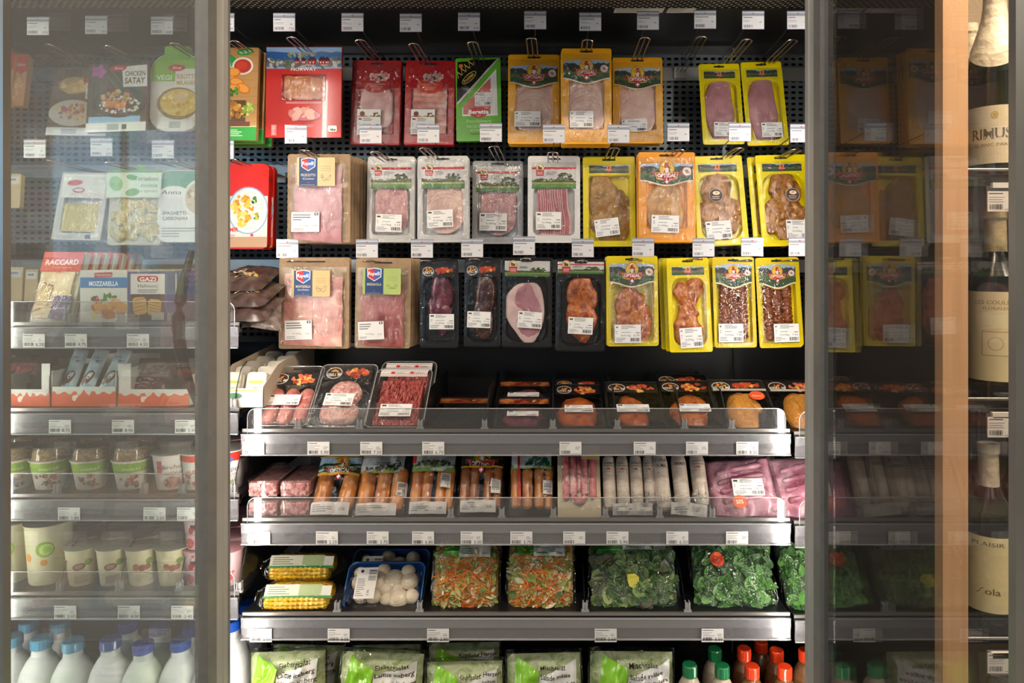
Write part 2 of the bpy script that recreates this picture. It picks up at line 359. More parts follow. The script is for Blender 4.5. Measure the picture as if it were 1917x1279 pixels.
# ---------------------------------------------------------------- graphics
def emblem(p, cx, cz, s):
    p.ell(cx, cz+.14*s, .36*s, .36*s, 'b8860b'); p.ell(cx, cz+.14*s, .32*s, .32*s, 'f0c02c')
    for k in range(7):
        a = PI*(.1+.8*k/6); p.line(cx, cz+.14*s, cx+.30*s*math.cos(a), cz+.14*s+.30*s*math.sin(a), .03*s, 'c98a12')
    p.poly([(cx-.14*s, cz-.06*s), (cx+.1*s, cz-.1*s), (cx+.16*s, cz+.14*s), (cx+.04*s, cz+.3*s), (cx-.10*s, cz+.28*s), (cx-.06*s, cz+.12*s)], 'b5202a')
    p.ell(cx+.02*s, cz+.04*s, .1*s, .12*s, 'e9e4d8'); p.poly([(cx-.1*s, cz+.22*s), (cx-.2*s, cz+.2*s), (cx-.08*s, cz+.16*s)], 'e09018')
    p.ell(cx, cz+.34*s, .08*s, .06*s, 'd02028'); p.ell(cx+.12*s, cz-.02*s, .05*s, .12*s, '4a5a3a')
    p.poly([(cx-.68*s, cz-.02*s), (cx-.44*s, cz-.02*s), (cx-.44*s, cz-.22*s), (cx-.68*s, cz-.18*s), (cx-.6*s, cz-.1*s)], 'a01820')
    p.poly([(cx+.68*s, cz-.02*s), (cx+.44*s, cz-.02*s), (cx+.44*s, cz-.22*s), (cx+.68*s, cz-.18*s), (cx+.6*s, cz-.1*s)], 'a01820')
    p.poly([(cx-.52*s, cz-.06*s), (cx+.52*s, cz-.06*s), (cx+.46*s, cz-.36*s), (cx, cz-.42*s), (cx-.46*s, cz-.36*s)], 'e8c050')
    p.poly([(cx-.49*s, cz-.08*s), (cx+.49*s, cz-.08*s), (cx+.43*s, cz-.33*s), (cx, cz-.38*s), (cx-.43*s, cz-.33*s)], 'c01c24')
    p.text('OPTIGAL', cx, cz-.28*s, .24*s, 'ffffff', wid=.84*s, bold=.02)
    p.poly([(cx-.12*s, cz-.36*s), (cx+.12*s, cz-.36*s), (cx+.1*s, cz-.54*s), (cx, cz-.62*s), (cx-.1*s, cz-.54*s)], 'c81c24')
    p.rect(cx-.025*s, cz-.56*s, cx+.025*s, cz-.40*s, 'fff'*2); p.rect(cx-.08*s, cz-.505*s, cx+.08*s, cz-.455*s, 'fff'*2)
def farm(p, x0, z0, x1, z1, seed=3, curve=0, bg='a9bcd0'):
    """landscape strip; curve>0 bellies the lower edge"""
    W = x1-x0; H = z1-z0; n = 16
    top = [(x0+W*i/n, z1-H*.10+H*.12*math.sin(PI*i/n)*(1 if curve else 0)) for i in range(n+1)]
    bot = [(x0+W*i/n, z0-curve*H*(math.sin(PI*i/n)**2)) for i in range(n+1)]
    p.poly(top+bot[::-1], bg)
    r = random.Random(seed)
    hl = [(x0+W*i/n, z0+H*(.62+.16*r.random()+.12*abs(math.cos(PI*i/n)))) for i in range(n+1)]; p.poly(hl+bot[::-1], '2c3a38')
    h2 = [(x0+W*i/n, z0+H*(.42+.1*r.random())) for i in range(n+1)]; p.poly(h2+bot[::-1], '4c6a34')
    h3 = [(x0+W*i/n, z0+H*(.2+.08*r.random())) for i in range(n+1)]; p.poly(h3+bot[::-1], '2f4a26')
    for k in range(7):
        x = x0+W*(.05+.22*r.random()) if k < 4 else x1-W*(.05+.2*r.random()); z = z0+H*(.38+.12*r.random())
        p.rect(x-W*.02, z-H*.03, x+W*.03, z+H*.03, 'a8442c'); p.poly([(x-W*.03, z+H*.03), (x+W*.04, z+H*.03), (x, z+H*.08)], '7c2c20')
    for k in range(5): p.ell(x0+W*(.1+.8*r.random()), z0+H*(.3+.2*r.random()), W*.03, H*.06, '24351c', 8)
def opt_header(p, w, h, z0, z1, cx=0, badge=True, rim='d9b24a'):
    x0, x1 = -w*.47, w*.47; n = 16; H = z1-z0
    p.poly([(x0+(x1-x0)*i/n, z0-H*.08-.30*H*(math.sin(PI*i/n)**2)) for i in range(n+1)]+[(x1, z0+H*.3), (x0, z0+H*.3)], rim)
    p.poly([(x0+(x1-x0)*i/n, z0-H*.05-.29*H*(math.sin(PI*i/n)**2)) for i in range(n+1)]+[(x1, z0+H*.3), (x0, z0+H*.3)], 'e8e0c8')
    farm(p, x0, z0, x1, z1, 3, .28); emblem(p, cx, (z0+z1)/2+H*.02, w*.40)
    if badge: p.ell(w*.36, (z0+z1)/2, w*.085, w*.085, 'c84040'); p.ell(w*.36, (z0+z1)/2, w*.075, w*.075, 'e8dcd0'); p.line(w*.31, (z0+z1)/2+w*.03, w*.41, (z0+z1)/2-w*.03, w*.012, 'c84040'); p.ell(w*.36, (z0+z1)/2, w*.03, w*.035, '9a8870', 8)
def small_farm(p, w, z0, z1, x0=None, x1=None):
    x0 = -w*.38 if x0 is None else x0; x1 = w*.38 if x1 is None else x1
    farm(p, x0, z0, x1, z1, 5); cx = (x0+x1)/2; cz = (z0+z1)/2; s = (z1-z0)*.62
    p.ell(cx, cz+.15*s, .4*s, .42*s, 'e8b040'); p.ell(cx, cz+.15*s, .22*s, .26*s, 'c02828'); p.poly([(cx-.75*s, cz-.1*s), (cx+.75*s, cz-.1*s), (cx+.6*s, cz-.45*s), (cx-.6*s, cz-.45*s)], 'c02028')
    p.text('OPTIGAL', cx, cz-.38*s, .3*s, 'ffffff', wid=1.0*s); p.rect(cx-.15*s, cz-.7*s, cx+.15*s, cz-.45*s, 'c82028')
def meadow_header(p, w, z0, z1, seed=1, stripe=True, x=.46):
    x0, x1 = -w*x, w*x; H = z1-z0; r = random.Random(seed)
    p.rect(x0, z0, x1, z1, 'cfcdcb')
    if stripe: p.rect(x0, z1-H*.28, x1, z1-H*.19, 'c8242c')
    p.rect(x0, z0, x1, z0+H*.22, '4f7a2c'); p.ridge(x0, z0+H*.18, x1, z0+H*.30, '8a9a3c', seed, .4)
    p.rect(x0, z0, x1, z0+H*.06, '2f6a34')
    p.ridge(x0, z0+H*.24, x1, z0+H*.40, '3c4a24', seed+2, .7, 26)
    for k in range(38):
        a = r.uniform(0, 6.28); q = math.sqrt(r.random()); cx = x0+w*(.68+.14*q*math.cos(a)); cz = z0+H*(.44+.15*q*math.sin(a)); p.ell(cx, cz, w*.032, H*.04, r.choice(['2f3f1c', '44582a', '5a6c38', '26321a']), 7)
    for k in range(10): p.ell(x0+w*(.05+.45*r.random()), z0+H*(.30+.06*r.random()), w*.02, H*.035, r.choice(['38482a', '55603a', '6a4a30']), 7)
    ex, ez = x0+w*.17, z1-H*.22
    p.ell(ex, ez, w*.085, w*.085, 'b89450'); p.ell(ex, ez, w*.07, w*.07, 'e0cfa0'); p.ell(ex, ez-.01*w, w*.045, w*.03, '5c3a22', 10); p.ell(ex-w*.03, ez+w*.02, w*.02, w*.02, '5c3a22', 8)
    p.rect(ex-w*.03, ez-w*.05, ex-w*.02, ez, '5c3a22'); p.rect(ex+w*.02, ez-w*.05, ex+w*.03, ez, '5c3a22')
    p.poly([(ex-w*.085, ez-w*.05), (ex+w*.085, ez-w*.05), (ex+w*.075, ez-w*.17), (ex-w*.075, ez-w*.17)], 'c4242c'); p.fine(ex-w*.06, ez-w*.15, ex+w*.07, ez-w*.08, 2, 'f0d0d0')
    p.fine(ex+w*.13, z1-H*.50, ex+w*.36, z1-H*.34, 3, '6a6a6a', seed)
def card_label(p, cx, cz, w, h, title, sub=None, right='dcbf8c', animal=0):
    p.rrect(cx-w/2, cz-h/2, cx+w/2, cz+h/2, w*.04, right); p.rect(cx-w*.44, cz-h*.49, cx+w*.04, cz+h*.49, '22406e')
    sx, sz, s = cx-w*.2, cz+h*.26, w*.19
    sh = lambda k: [(sx-s*k, sz+s*.75*k), (sx, sz+s*.95*k), (sx+s*k, sz+s*.75*k), (sx+s*k*.95, sz-s*.35*k), (sx, sz-s*.95*k), (sx-s*.95*k, sz-s*.35*k)]
    p.poly(sh(1.0), 'e8e4e0'); p.poly(sh(.88), '2c62b0'); p.poly([(a, b) for a, b in sh(.88) if a <= sx+1e-6], 'd02c34')
    p.text('Rapelli', sx-s*.06, sz-s*.1, s*.7, 'ffffff', wid=s*1.55, slant=.12, bold=.01)
    p.text(title, sx, cz-h*.16, h*.13, 'd8c8a8', wid=w*.38, bold=.015)
    if sub: p.text(sub, sx, cz-h*.27, h*.09, 'e8e4dc', wid=w*.3, slant=.2)
    p.ell(sx, cz-h*.38, w*.015, w*.015, 'e04050', 8); p.fine(cx-w*.4, cz-h*.47, cx, cz-h*.43, 1, '8898b8')
    for k in range(3): p.rect(cx+w*.12, cz+h*(.18-.07*k), cx+w*.40, cz+h*(.19-.07*k), '8a7a58')
    q = random.Random(animal); px, pz = cx+w*.14, cz-h*.2
    for k in range(12):
        nx, nz = cx+w*(.27+.13*math.cos(k*.55+animal)), cz-h*(.2)+h*.13*math.sin(k*1.1)*q.uniform(.6, 1); p.line(px, pz, nx, nz, w*.008, '5c5240'); px, pz = nx, nz
def animal_icon(p, x, z, s, kind, rot, c):
    if kind == 'hen':
        p.poly([(x, z+.5*s), (x+.2*s, z+.1*s), (x+.6*s, z+.1*s), (x+.9*s, z+.6*s), (x+.8*s, z-.1*s), (x+.5*s, z-.4*s), (x+.2*s, z-.3*s), (x+.05*s, z+.1*s)], '202020', rot, c); p.rect(x+.4*s, z-.8*s, x+.47*s, z-.4*s, '202020', rot, c)
    else:
        p.poly([(x, z), (x+.15*s, z+.3*s), (x+1.4*s, z+.3*s), (x+1.5*s, z-.2*s), (x+.2*s, z-.25*s)], '202020', rot, c)
        for k in (.3, .55, 1.1, 1.35): p.rect(x+(k-.06)*s, z-.5*s, x+(k+.06)*s, z-.2*s, '202020', rot, c)
def sticker(p, cx, cz, w, h, rot=0, kind='pig', wt='0,189kg', pr='5.25', seed=0, pic=False):
    c = (cx, cz); x0, x1, z0, z1 = cx-w/2, cx+w/2, cz-h/2, cz+h/2
    p.rect(x0, z0, x1, z1, 'e4e2e0', rot, c)
    cr, sr = math.cos(rot), math.sin(rot); R = lambda x, z: (cx+(x-cx)*cr-(z-cz)*sr, cz+(x-cx)*sr+(z-cz)*cr)
    animal_icon(p, x0+w*.04, z1-h*.13, w*.10, kind, rot, c)
    p.fine(x0+w*.25, z1-h*.26, x0+w*.8, z1-h*.04, 3, '6c6c6c', seed, rot, c)
    p.fine(x0+w*.05, z1-h*.52, x0+w*.13, z1-h*.32, 2, '8a8a8a', seed+1, rot, c)
    p.fine(x0+w*.25, z1-h*.46, x1-w*.3, z1-h*.38, 1, '8a8a8a', seed+2, rot, c); p.rect(x1-w*.2, z1-h*.47, x1-w*.04, z1-h*.43, '5a5a5a', rot, c)
    a, b = R(x0+w*.24, z0+h*.36); p.text(wt, a, b, h*.13, '303030', 'l', rot, wid=w*.36)
    a, b = R(x1-w*.05, z0+h*.36); p.text(pr, a, b, h*.13, '303030', 'r', rot, wid=w*.22)
    p.bars(x1-w*.40, z0+h*.08, x1-w*.04, z0+h*.27, 13, '1c1c1c', seed, rot, c); p.fine(x0+w*.05, z0+h*.06, x0+w*.45, z0+h*.3, 3, '8a8a8a', seed+3, rot, c)
def grill_strip(p, x0, z0, x1, z1, seed=0, col='120c0a'):
    W = x1-x0; H = z1-z0; p.rect(x0, z0, x1, z1, col)
    p.scatter(x0+W*.68, z0+H*.5, W*.24, H*.32, 26, ['c84818', 'e88a28', 'b83c20', 'e8b858', 'd8704c', '9c3418'], H*.14, seed, 1.6)
    p.ell(x0+W*.2, z0+H*.5, W*.17, H*.44, 'd8ccc0'); p.ell(x0+W*.2, z0+H*.5, W*.155, H*.38, '28180f')
    p.scatter(x0+W*.2, z0+H*.62, W*.10, H*.16, 8, ['e87818', 'e8a828', 'c84018'], H*.1, seed+2)
    p.text('GRILL MI', x0+W*.2, z0+H*.28, H*.28, 'f0ece4', wid=W*.3, bold=.02, slant=.1)
# ---------------------------------------------------------------- pack pieces
_film = {}
def film(root, w, h, bulge=.003, mat='film', z0=0, y=-.0015, nx=14, nz=20, amp=.0009, seed=0, name='film'):
    mb = MB(); vs = []; r = (seed*5.3) % 97; big = nx >= 14; nx = 44 if big else 20; nz = 40 if big else 16; ck = .0017 if mat != 'film' else .0009
    def ridge(u, v):
        ev = max(0, abs(v)-.55)/.45; eu = max(0, abs(u)-.6)/.4
        a = noise.noise(Vector((u*15+v*3*u+r, v*2.5, r))); b = noise.noise(Vector((u*2.5, v*19+r, r+4))); c = noise.noise(Vector((u*5+v*6+r, v*5-u*4, r+9)))
        return ck*((1-abs(a)*2.6)*ev+(1-abs(b)*2.6)*eu*.8+max(0, .5-abs(c)*6)*1.1)
    for j in range(nz+1):
        for i in range(nx+1):
            u = i/nx*2-1; v = j/nz*2-1
            e = (1-abs(u)**6)*(1-abs(v)**6)
            d = bulge*e*(1-.35*u*u-.3*v*v)+amp*e*noise.noise(Vector((u*4+r, v*7, r)))+amp*.8*noise.noise(Vector((u*11+r, v*3, 2*r)))*e+ridge(u, v)*min(1, 8*(1-abs(u)))*min(1, 8*(1-abs(v)))
            vs.append((u*w/2, y-d, z0+h/2+v*h/2))
    mb.add(vs, [(j*(nx+1)+i, j*(nx+1)+i+1, (j+1)*(nx+1)+i+1, (j+1)*(nx+1)+i) for j in range(nz) for i in range(nx)], smooth=True)
    return mb.build(name, mat, root)
def tray(root, w, h, col, win=None, depth=.016, r=.008, mat='plastic_gloss', name='tray', wr=None, ribs=False):
    mb = MB(); c = h/2
    if win:
        x0, z0, x1, z1 = win; ww, wh, wx, wz = x1-x0, z1-z0, (x0+x1)/2, (z0+z1)/2; q = wr or min(ww, wh)*.12
        rg = [rr(w, h, r, 5, .0022, 0, c), rr(w, h, r, 5, .0006, 0, c), rr(w-.0016, h-.0016, r, 5, 0, 0, c), rr(ww, wh, q, 5, 0, wx, wz), rr(ww-.002, wh-.002, q, 5, .0012, wx, wz),
              rr(ww*.94, wh*.96, q, 5, depth*.85, wx, wz), rr(ww*.88, wh*.92, q*.8, 5, depth, wx, wz)]
        mb.loft(rg, False, True, col); rb = [rr(w, h, r, 5, .0022, 0, c), rr(ww+.003, wh+.003, q, 5, .0024, wx, wz), rr(ww*.96, wh*.975, q, 5, depth+.001, wx, wz)]
        mb.loft(rb, False, True, col)
    else:
        rg = [rr(w-.003, h-.003, r, 5, depth, 0, c), rr(w, h, r, 5, depth-.001, 0, c), rr(w, h, r, 5, .0008, 0, c), rr(w-.0016, h-.0016, r, 5, 0, 0, c)]
        mb.loft(rg, True, True, col)
    o = mb.build(name, mat, root); return o
def slot(p, w, h, cx=0):
    p.rrect(cx-w*.13, h-.0115, cx+w*.13, h-.0065, .0025, '0c0c0c'); p.ell(cx, h-.0085, .0045, .004, '0c0c0c', 10)
def slices(root, cx, z0, w, h, mat, n=8, step=.004, y=.010, kind='round', name='sliced_meat'):
    """shingled slices, each a thin disc or rounded square slightly further down and forward"""
    mb = MB()
    for k in range(n):
        t = k/(n-1) if n > 1 else 0; zc = z0+h-w*.52-t*(h-w*1.02) if kind == 'round' else z0+h*.5-t*step*2+step*n*.8
        yy = y-k*.0011; rx = w/2
        pts = []
        for a in range(30):
            th = 2*PI*a/30; e = 2 if kind == 'round' else 5
            q = (abs(math.cos(th))**e+abs(math.sin(th))**e)**(-1/e)*(1+.02*noise.noise(Vector((math.cos(th)*2, math.sin(th)*2, k))))
            pts.append((cx+rx*q*math.cos(th)+.0006*math.sin(k*2), zc+(rx if kind == 'round' else h*.45)*q*math.sin(th)))
        rg = [[Vector((x, yy+.001, z)) for x, z in pts], [Vector((x, yy-.0002, z)) for x, z in pts], [Vector((cx+(x-cx)*.97, yy-.0007, zc+(z-zc)*.97)) for x, z in pts]]
        mb.loft(rg, False, True, smooth=False)
    return mb.build(name, mat, root)
def folded(root, cx, z0, w, h, mat, n=5, y=.010, seed=0):
    """overlapping folded horizontal slices"""
    mb = MB(); r = random.Random(seed); nx, nz = 14, 6
    for k in range(n):
        zc = z0+h*(k+.5)/n; hh = h/n*1.35; tl = r.uniform(-.12, .12); vs = []
        for j in range(nz+1):
            for i in range(nx+1):
                u = i/nx*2-1; v = j/nz
                q = 1+.05*noise.noise(Vector((k*3.3, v*2, u)))
                vs.append((cx+u*w/2*q, y-.0012*(n-k)-.006*math.sin(PI*min(1, v*1.05))*.6-.0015*noise.noise(Vector((u*3, v*2, k*2))), zc+(v-.5)*hh+u*tl*hh+.002*noise.noise(Vector((u*4, k, 0)))))
        mb.add(vs, [(j*(nx+1)+i, j*(nx+1)+i+1, (j+1)*(nx+1)+i+1, (j+1)*(nx+1)+i) for j in range(nz) for i in range(nx)], smooth=True)
    return mb.build('sliced_meat', mat, root)
def lumps(root, L, mat, name='meat', y0=.012):
    mb = MB()
    for k, (cx, cz, rx, rz, H, rot) in enumerate(L): mb.dome(cx, cz, rx*1.14, rz*1.14, H, y0, rot, k+L[0][0]*99, .16, .12, 3)
    return mb.build(name, mat, root)
def stick(root, *a, **k):
    p = P(y=k.pop('y', -.0072)); sticker(p, *a, **k); return p.build('weight_label', 'printed', root)
# ---------------------------------------------------------------- hanging pack kinds (x centred, z 0..h, front at y=0)
def k_yellow(meatfn, hdr='small', col='e8d200', st=(.0, .2, .45, .19, 0, 'hen'), wr=None, fm='film', slotx=0):
    def f(root, w, h):
        if hdr == 'big': win = (-w*.42, h*.05, w*.42, h*.74); tray(root, w, h, col, win, .018, .007, wr=wr)
        else: win = (-w*.40, h*.06, w*.40, h*.79); tray(root, w, h, col, win, .018, .006, wr=wr or w*.22)
        meatfn(root, w, h)
        p = P(y=-.0003); slot(p, w, h, slotx)
        if hdr == 'big': opt_header(p, w*.92, h, h*.72, h*.92)
        else: small_farm(p, w, h*.815, h*.915)
        p.build('printed_label', 'printed', root)
        film(root, w*.95, h*.90, .003, fm, h*.02, seed=w*1000)
        stick(root, st[0]*w, st[1]*h, st[2]*w, st[3]*h, st[4], st[5], seed=int(w*9999), wt=st[6] if len(st) > 6 else '0,217kg', pr=st[7] if len(st) > 7 else '7.95')
    return f
def k_orange(meatfn, badge=True, st=(-.12, .22, .5, .17, 0, 'hen'), col='eda818', fm='film_crinkle'):
    def f(root, w, h):
        win = (-w*.36, h*.15, w*.36, h*.70); tray(root, w, h, col, win, .013, .006, wr=.006); meatfn(root, w, h)
        p = P(y=-.0003); slot(p, w, h); opt_header(p, w*.98, h, h*.69, h*.88, badge=badge, rim='d9aa28'); p.build('printed_label', 'printed', root)
        film(root, w*.96, h*.92, .0028, fm, h*.02, seed=w*777)
        stick(root, st[0]*w, st[1]*h, st[2]*w, st[3]*h, st[4], st[5], seed=int(w*8888), wt='0,199kg', pr='5.25')
    return f
def k_red(kind):
    def f(root, w, h):
        tray(root, w, h, 'b3141c' if kind else 'a0161e', (-w*.38, h*.12, w*.38, h*.68), .012, .004, wr=.004)
        if kind: folded(root, 0, h*.14, w*.68, h*.52, 'prosciutto', 7, .009)
        else: slices(root, .0, h*.14, w*.64, h*.52, 'ham', 8, .002, .011, 'square')
        p = P(y=-.0003); slot(p, w, h)
        p.ell(0, h*.70, w*.27, h*.09, 'a8141c' if not kind else 'd83418', 20)
        p.scatter(w*.05, h*.81, w*.2, h*.05, 12, ['b87878', '5a2c28', '2c201c', 'd8a8a0'], w*.05, 2)
        p.poly([(-w*.14, h*.76), (w*.2, h*.75), (w*.17, h*.83), (-w*.1, h*.84)], 'c88a88' if not kind else 'b89090'); p.scatter(w*.03, h*.79, w*.12, h*.025, 10, ['e8c0b8', 'a05858', '3c5020'], w*.03, 4)
        p.text('DELIKATESS' if kind else 'SPEZIALSCHINKEN', 0, h*.705, w*.055, 'e8a088', wid=w*.36); p.text('ROHSCHINKEN' if kind else 'SCHINKEN', 0, h*.675, w*.05, 'e8a088', wid=w*.26); p.text('GERÄUCHERT', 0, h*.65, w*.045, 'e8a088', wid=w*.2)
        p.build('printed_label', 'printed', root); film(root, w*.97, h*.95, .0028, 'film_crinkle', h*.015, seed=w*444)
        q = P(y=-.0072); cx, cz, sw, sh = -w*.12, h*.26, w*.48, h*.30
        q.rect(cx-sw/2, cz-sh/2, cx+sw/2, cz+sh/2, 'e4e2de'); q.ridge(cx-sw/2, cz+sh*.14, cx+sw/2, cz+sh*.26, 'b8a040', 3, .5); q.scatter(cx+sw*.3, cz+sh*.27, sw*.14, sh*.08, 10, ['5a5020', '7a6a2a', '8a4a24'], sw*.05, 5)
        q.ell(cx-sw*.28, cz+sh*.32, sw*.11, sw*.11, '6a4a30', 10); q.rect(cx-sw*.44, cz+sh*.14, cx-sw*.12, cz+sh*.24, 'c83030')
        sticker(q, cx, cz-sh*.14, sw*.96, sh*.68, 0, 'pig', '0,136kg', '6.75', 3); q.build('weight_label', 'printed', root)
    return f
def k_norway(root, w, h):
    tray(root, w, h, 'd8302c', None, .010, .001, 'printed_gloss', 'carton'); p = P(y=-.0002)
    p.rect(-w/2, 0, w/2, h, 'd5342e'); p.rect(-w/2, h*.76, w/2, h*.995, '8fb0d8'); p.ridge(-w/2, h*.78, w/2, h*.955, '5a6c88', 4, .25)
    p.poly([(-w/2, h*.84), (-w*.1, h*.86), (0, h*.93), (-w/2, h*.95)], '2c5c9c'); p.poly([(0, h*.87), (w/2, h*.9), (w/2, h*.93), (0, h*.92)], '3a68a4')
    r = random.Random(1)
    for k in range(60): p.scatter(r.uniform(-w*.47, w*.47), r.uniform(h*.775, h*.87), .002, .002, 1, ['b0a898', '8a8478', '5c6454', 'c8c0b0', '6a7258'], w*.025, k, 1.8)
    for k in range(16): p.scatter(r.uniform(-w*.2, w*.25), r.uniform(h*.90, h*.935), .002, .002, 1, ['a8a490', '7c8668', '8a8478'], w*.02, k, 2)
    for x, q in ((-.12, .06), (-.03, .05), (.06, .10), (.2, .09), (.28, .06)):
        p.rect(w*x, h*.805, w*(x+q), h*.85, 'b82c34'); p.poly([(w*(x-.01), h*.85), (w*(x+q+.01), h*.85), (w*(x+q-.02), h*.885), (w*(x+.02), h*.885)], '2c2c3c')
        for t in (.2, .6): p.rect(w*(x+q*t), h*.818, w*(x+q*t+.012), h*.835, 'f0e8e0')
    p.text('NORWAY', 0, h*.735, h*.045, 'f4ece8', wid=w*.34, bold=.015)
    p.rect(-w*.29, h*.405, w*.29, h*.695, 'a01c18'); p.fine(-w*.23, h*.37, w*.25, h*.395, 2, 'f0c8c0', 2)
    p.ell(w*.02, h*.235, w*.23, h*.065, 'b83038'); p.ell(w*.02, h*.24, w*.21, h*.055, 'e07078')
    p.scatter(0, h*.255, w*.13, h*.045, 16, ['f0a890', 'e8907c', 'f4bca8', 'e88068'], w*.045, 8, 1.5)
    p.rect(-w*.42, h*.02, -w*.35, h*.14, 'e88078'); p.fine(-w*.41, h*.03, -w*.36, h*.13, 5, 'f4d8d0'); p.fine(-w*.15, h*.11, w*.18, h*.14, 2, 'f0b8b0')
    p.rrect(w*.33, h*.06, w*.45, h*.13, w*.02, 'e8e4dc'); p.scatter(w*.39, h*.085, w*.04, h*.01, 8, ['202020', '3a3a3a'], w*.012, 3)
    p.build('printed_face', 'printed_gloss', root)
    q = MB(); q.v = []; f = P(y=-.0012); nx = 12; vs = []
    for j in range(9):
        for i in range(13): u = i/12*2-1; v = j/8*2-1; vs.append((u*w*.28, -.0014-.0015*(1-u**4)*(1-v**4)-.0006*noise.noise(Vector((u*2, v*3, 1))), h*.55+v*h*.138))
    q.add(vs, [(j*13+i, j*13+i+1, (j+1)*13+i+1, (j+1)*13+i) for j in range(8) for i in range(12)], smooth=True); q.build('smoked_salmon', 'salmon', root)
    f.poly([(-w*.28, h*.69), (-w*.05, h*.69), (-w*.16, h*.62), (-w*.28, h*.62)], 'e4e2dc')
    f.fn = lambda x, z, o: (x, -.0042-o, z); f.build('window_card', 'printed', root); film(root, w*.58, h*.29, .002, 'film_crinkle', h*.405, -.0035, 10, 10, .001, 3)
def k_parma(root, w, h):
    tray(root, w, h, '5fae2c', None, .012, .004, 'printed_gloss', 'carton'); p = P(y=-.0002)
    p.poly([(w*.40, h*.86), (w*.42, h*.30), (-w*.36, h*.30), (-w*.36, h*.40)], 'e8e4e0'); p.poly([(w*.28, h*.76), (w*.26, h*.32), (-w*.34, h*.32), (-w*.34, h*.42)], 'c46a60')
    p.scatter(w*.08, h*.46, w*.17, h*.13, 24, ['d88478', 'b85850', 'ecc4b4', 'e09080'], w*.06, 4, .8)
    p.poly([(w*.27, h*.74), (w*.40, h*.84), (w*.42, h*.32), (w*.3, h*.32)], 'dcdcd8')
    p.poly([(-w*.45, h*.95), (w*.42, h*.98), (-w*.48, h*.46)], '0c0c0c'); p.poly([(w*.42, h*.98), (w*.47, h*.98), (-w*.46, h*.43), (-w*.48, h*.46)], 'c8c4bc')
    p.poly([(w*.44, h*.98), (w*.46, h*.98), (-w*.44, h*.43), (-w*.46, h*.435)], '6a6a6a')
    a = .74; cx, cz = -w*.2, h*.78
    for k in range(5):
        t = -.5+k*.25; x = cx+t*w*.34-w*.02; z = cz+h*.03+t*w*.34*.9+h*.02
        p.poly([(x-w*.045, z), (x-w*.08, z+h*.09), (x+w*.035, z+h*.05)], 'c8a848'); p.poly([(x-w*.035, z+.001), (x-w*.065, z+h*.07), (x+w*.02, z+h*.045)], '0c0c0c'); p.ell(x-w*.08, z+h*.09, w*.012, w*.012, 'c8a848', 8)
    p.ell(cx, cz-h*.02, w*.2, h*.042, 'c8a848', rot=a); p.ell(cx, cz-h*.02, w*.185, h*.034, '0c0c0c', rot=a); p.text('PARMA', cx+w*.02, cz-h*.035, h*.05, 'c8a848', rot=a, wid=w*.28, bold=.02)
    p.ell(-w*.38, h*.9, w*.05, w*.05, 'c87828'); p.text('PROSCIUTTO DI PARMA', w*.03, h*.715, h*.033, 'e4d8b8', rot=.88, wid=w*.72, bold=.01)
    sticker(p, w*.1, h*.5, w*.36, h*.16, 0, 'pig', '0,090kg', '8.95', 4)
    p.ell(0, h*.34, w*.2, h*.065, 'a8141c'); p.ell(0, h*.34, w*.19, h*.06, 'c42028'); p.text('Beretta', 0, h*.325, h*.065, 'ffffff', wid=w*.44, bold=.03); p.text('1812', 0, h*.29, h*.025, 'f0d0c8')
    p.text('FrescoSalumeria', 0, h*.22, h*.05, 'd8e8b8', wid=w*.54, slant=.2); p.text('PROSCIUTTO', -w*.0, h*.155, h*.045, 'c8e0a8', wid=w*.52); p.text('di PARMA', 0, h*.115, h*.04, 'c8e0a8', wid=w*.38); p.rect(-w*.2, h*.08, w*.1, h*.095, '3c7a20')
    slot(p, w, h, -w*.05); p.build('printed_face', 'printed_gloss', root); film(root, w*.72, h*.5, .001, 'film', h*.28, -.0035, 8, 10, .0006)
def k_meadow(meatfn, col='c8c6c4', st=(-.1, .24, .5, .19, 0, 'pig', '0,189kg', '5.25'), fm='film_crinkle', stripe=True, card=False):
    def f(root, w, h):
        tray(root, w, h, col, (-w*.40, h*.08, w*.40, h*.64), .016, .008, mat='plastic_gloss' if card else 'plastic_gloss')
        meatfn(root, w, h); p = P(y=-.0003); meadow_header(p, w*.92, h*.62, h*.93, int(w*1000) % 7, stripe); slot(p, w, h); p.build('printed_label', 'printed', root)
        film(root, w*.97, h*.94, .004, fm, h*.02, seed=w*333, amp=.0016); stick(root, st[0]*w, st[1]*h, st[2]*w, st[3]*h, st[4], st[5], wt=st[6], pr=st[7], seed=int(w*7777))
    return f
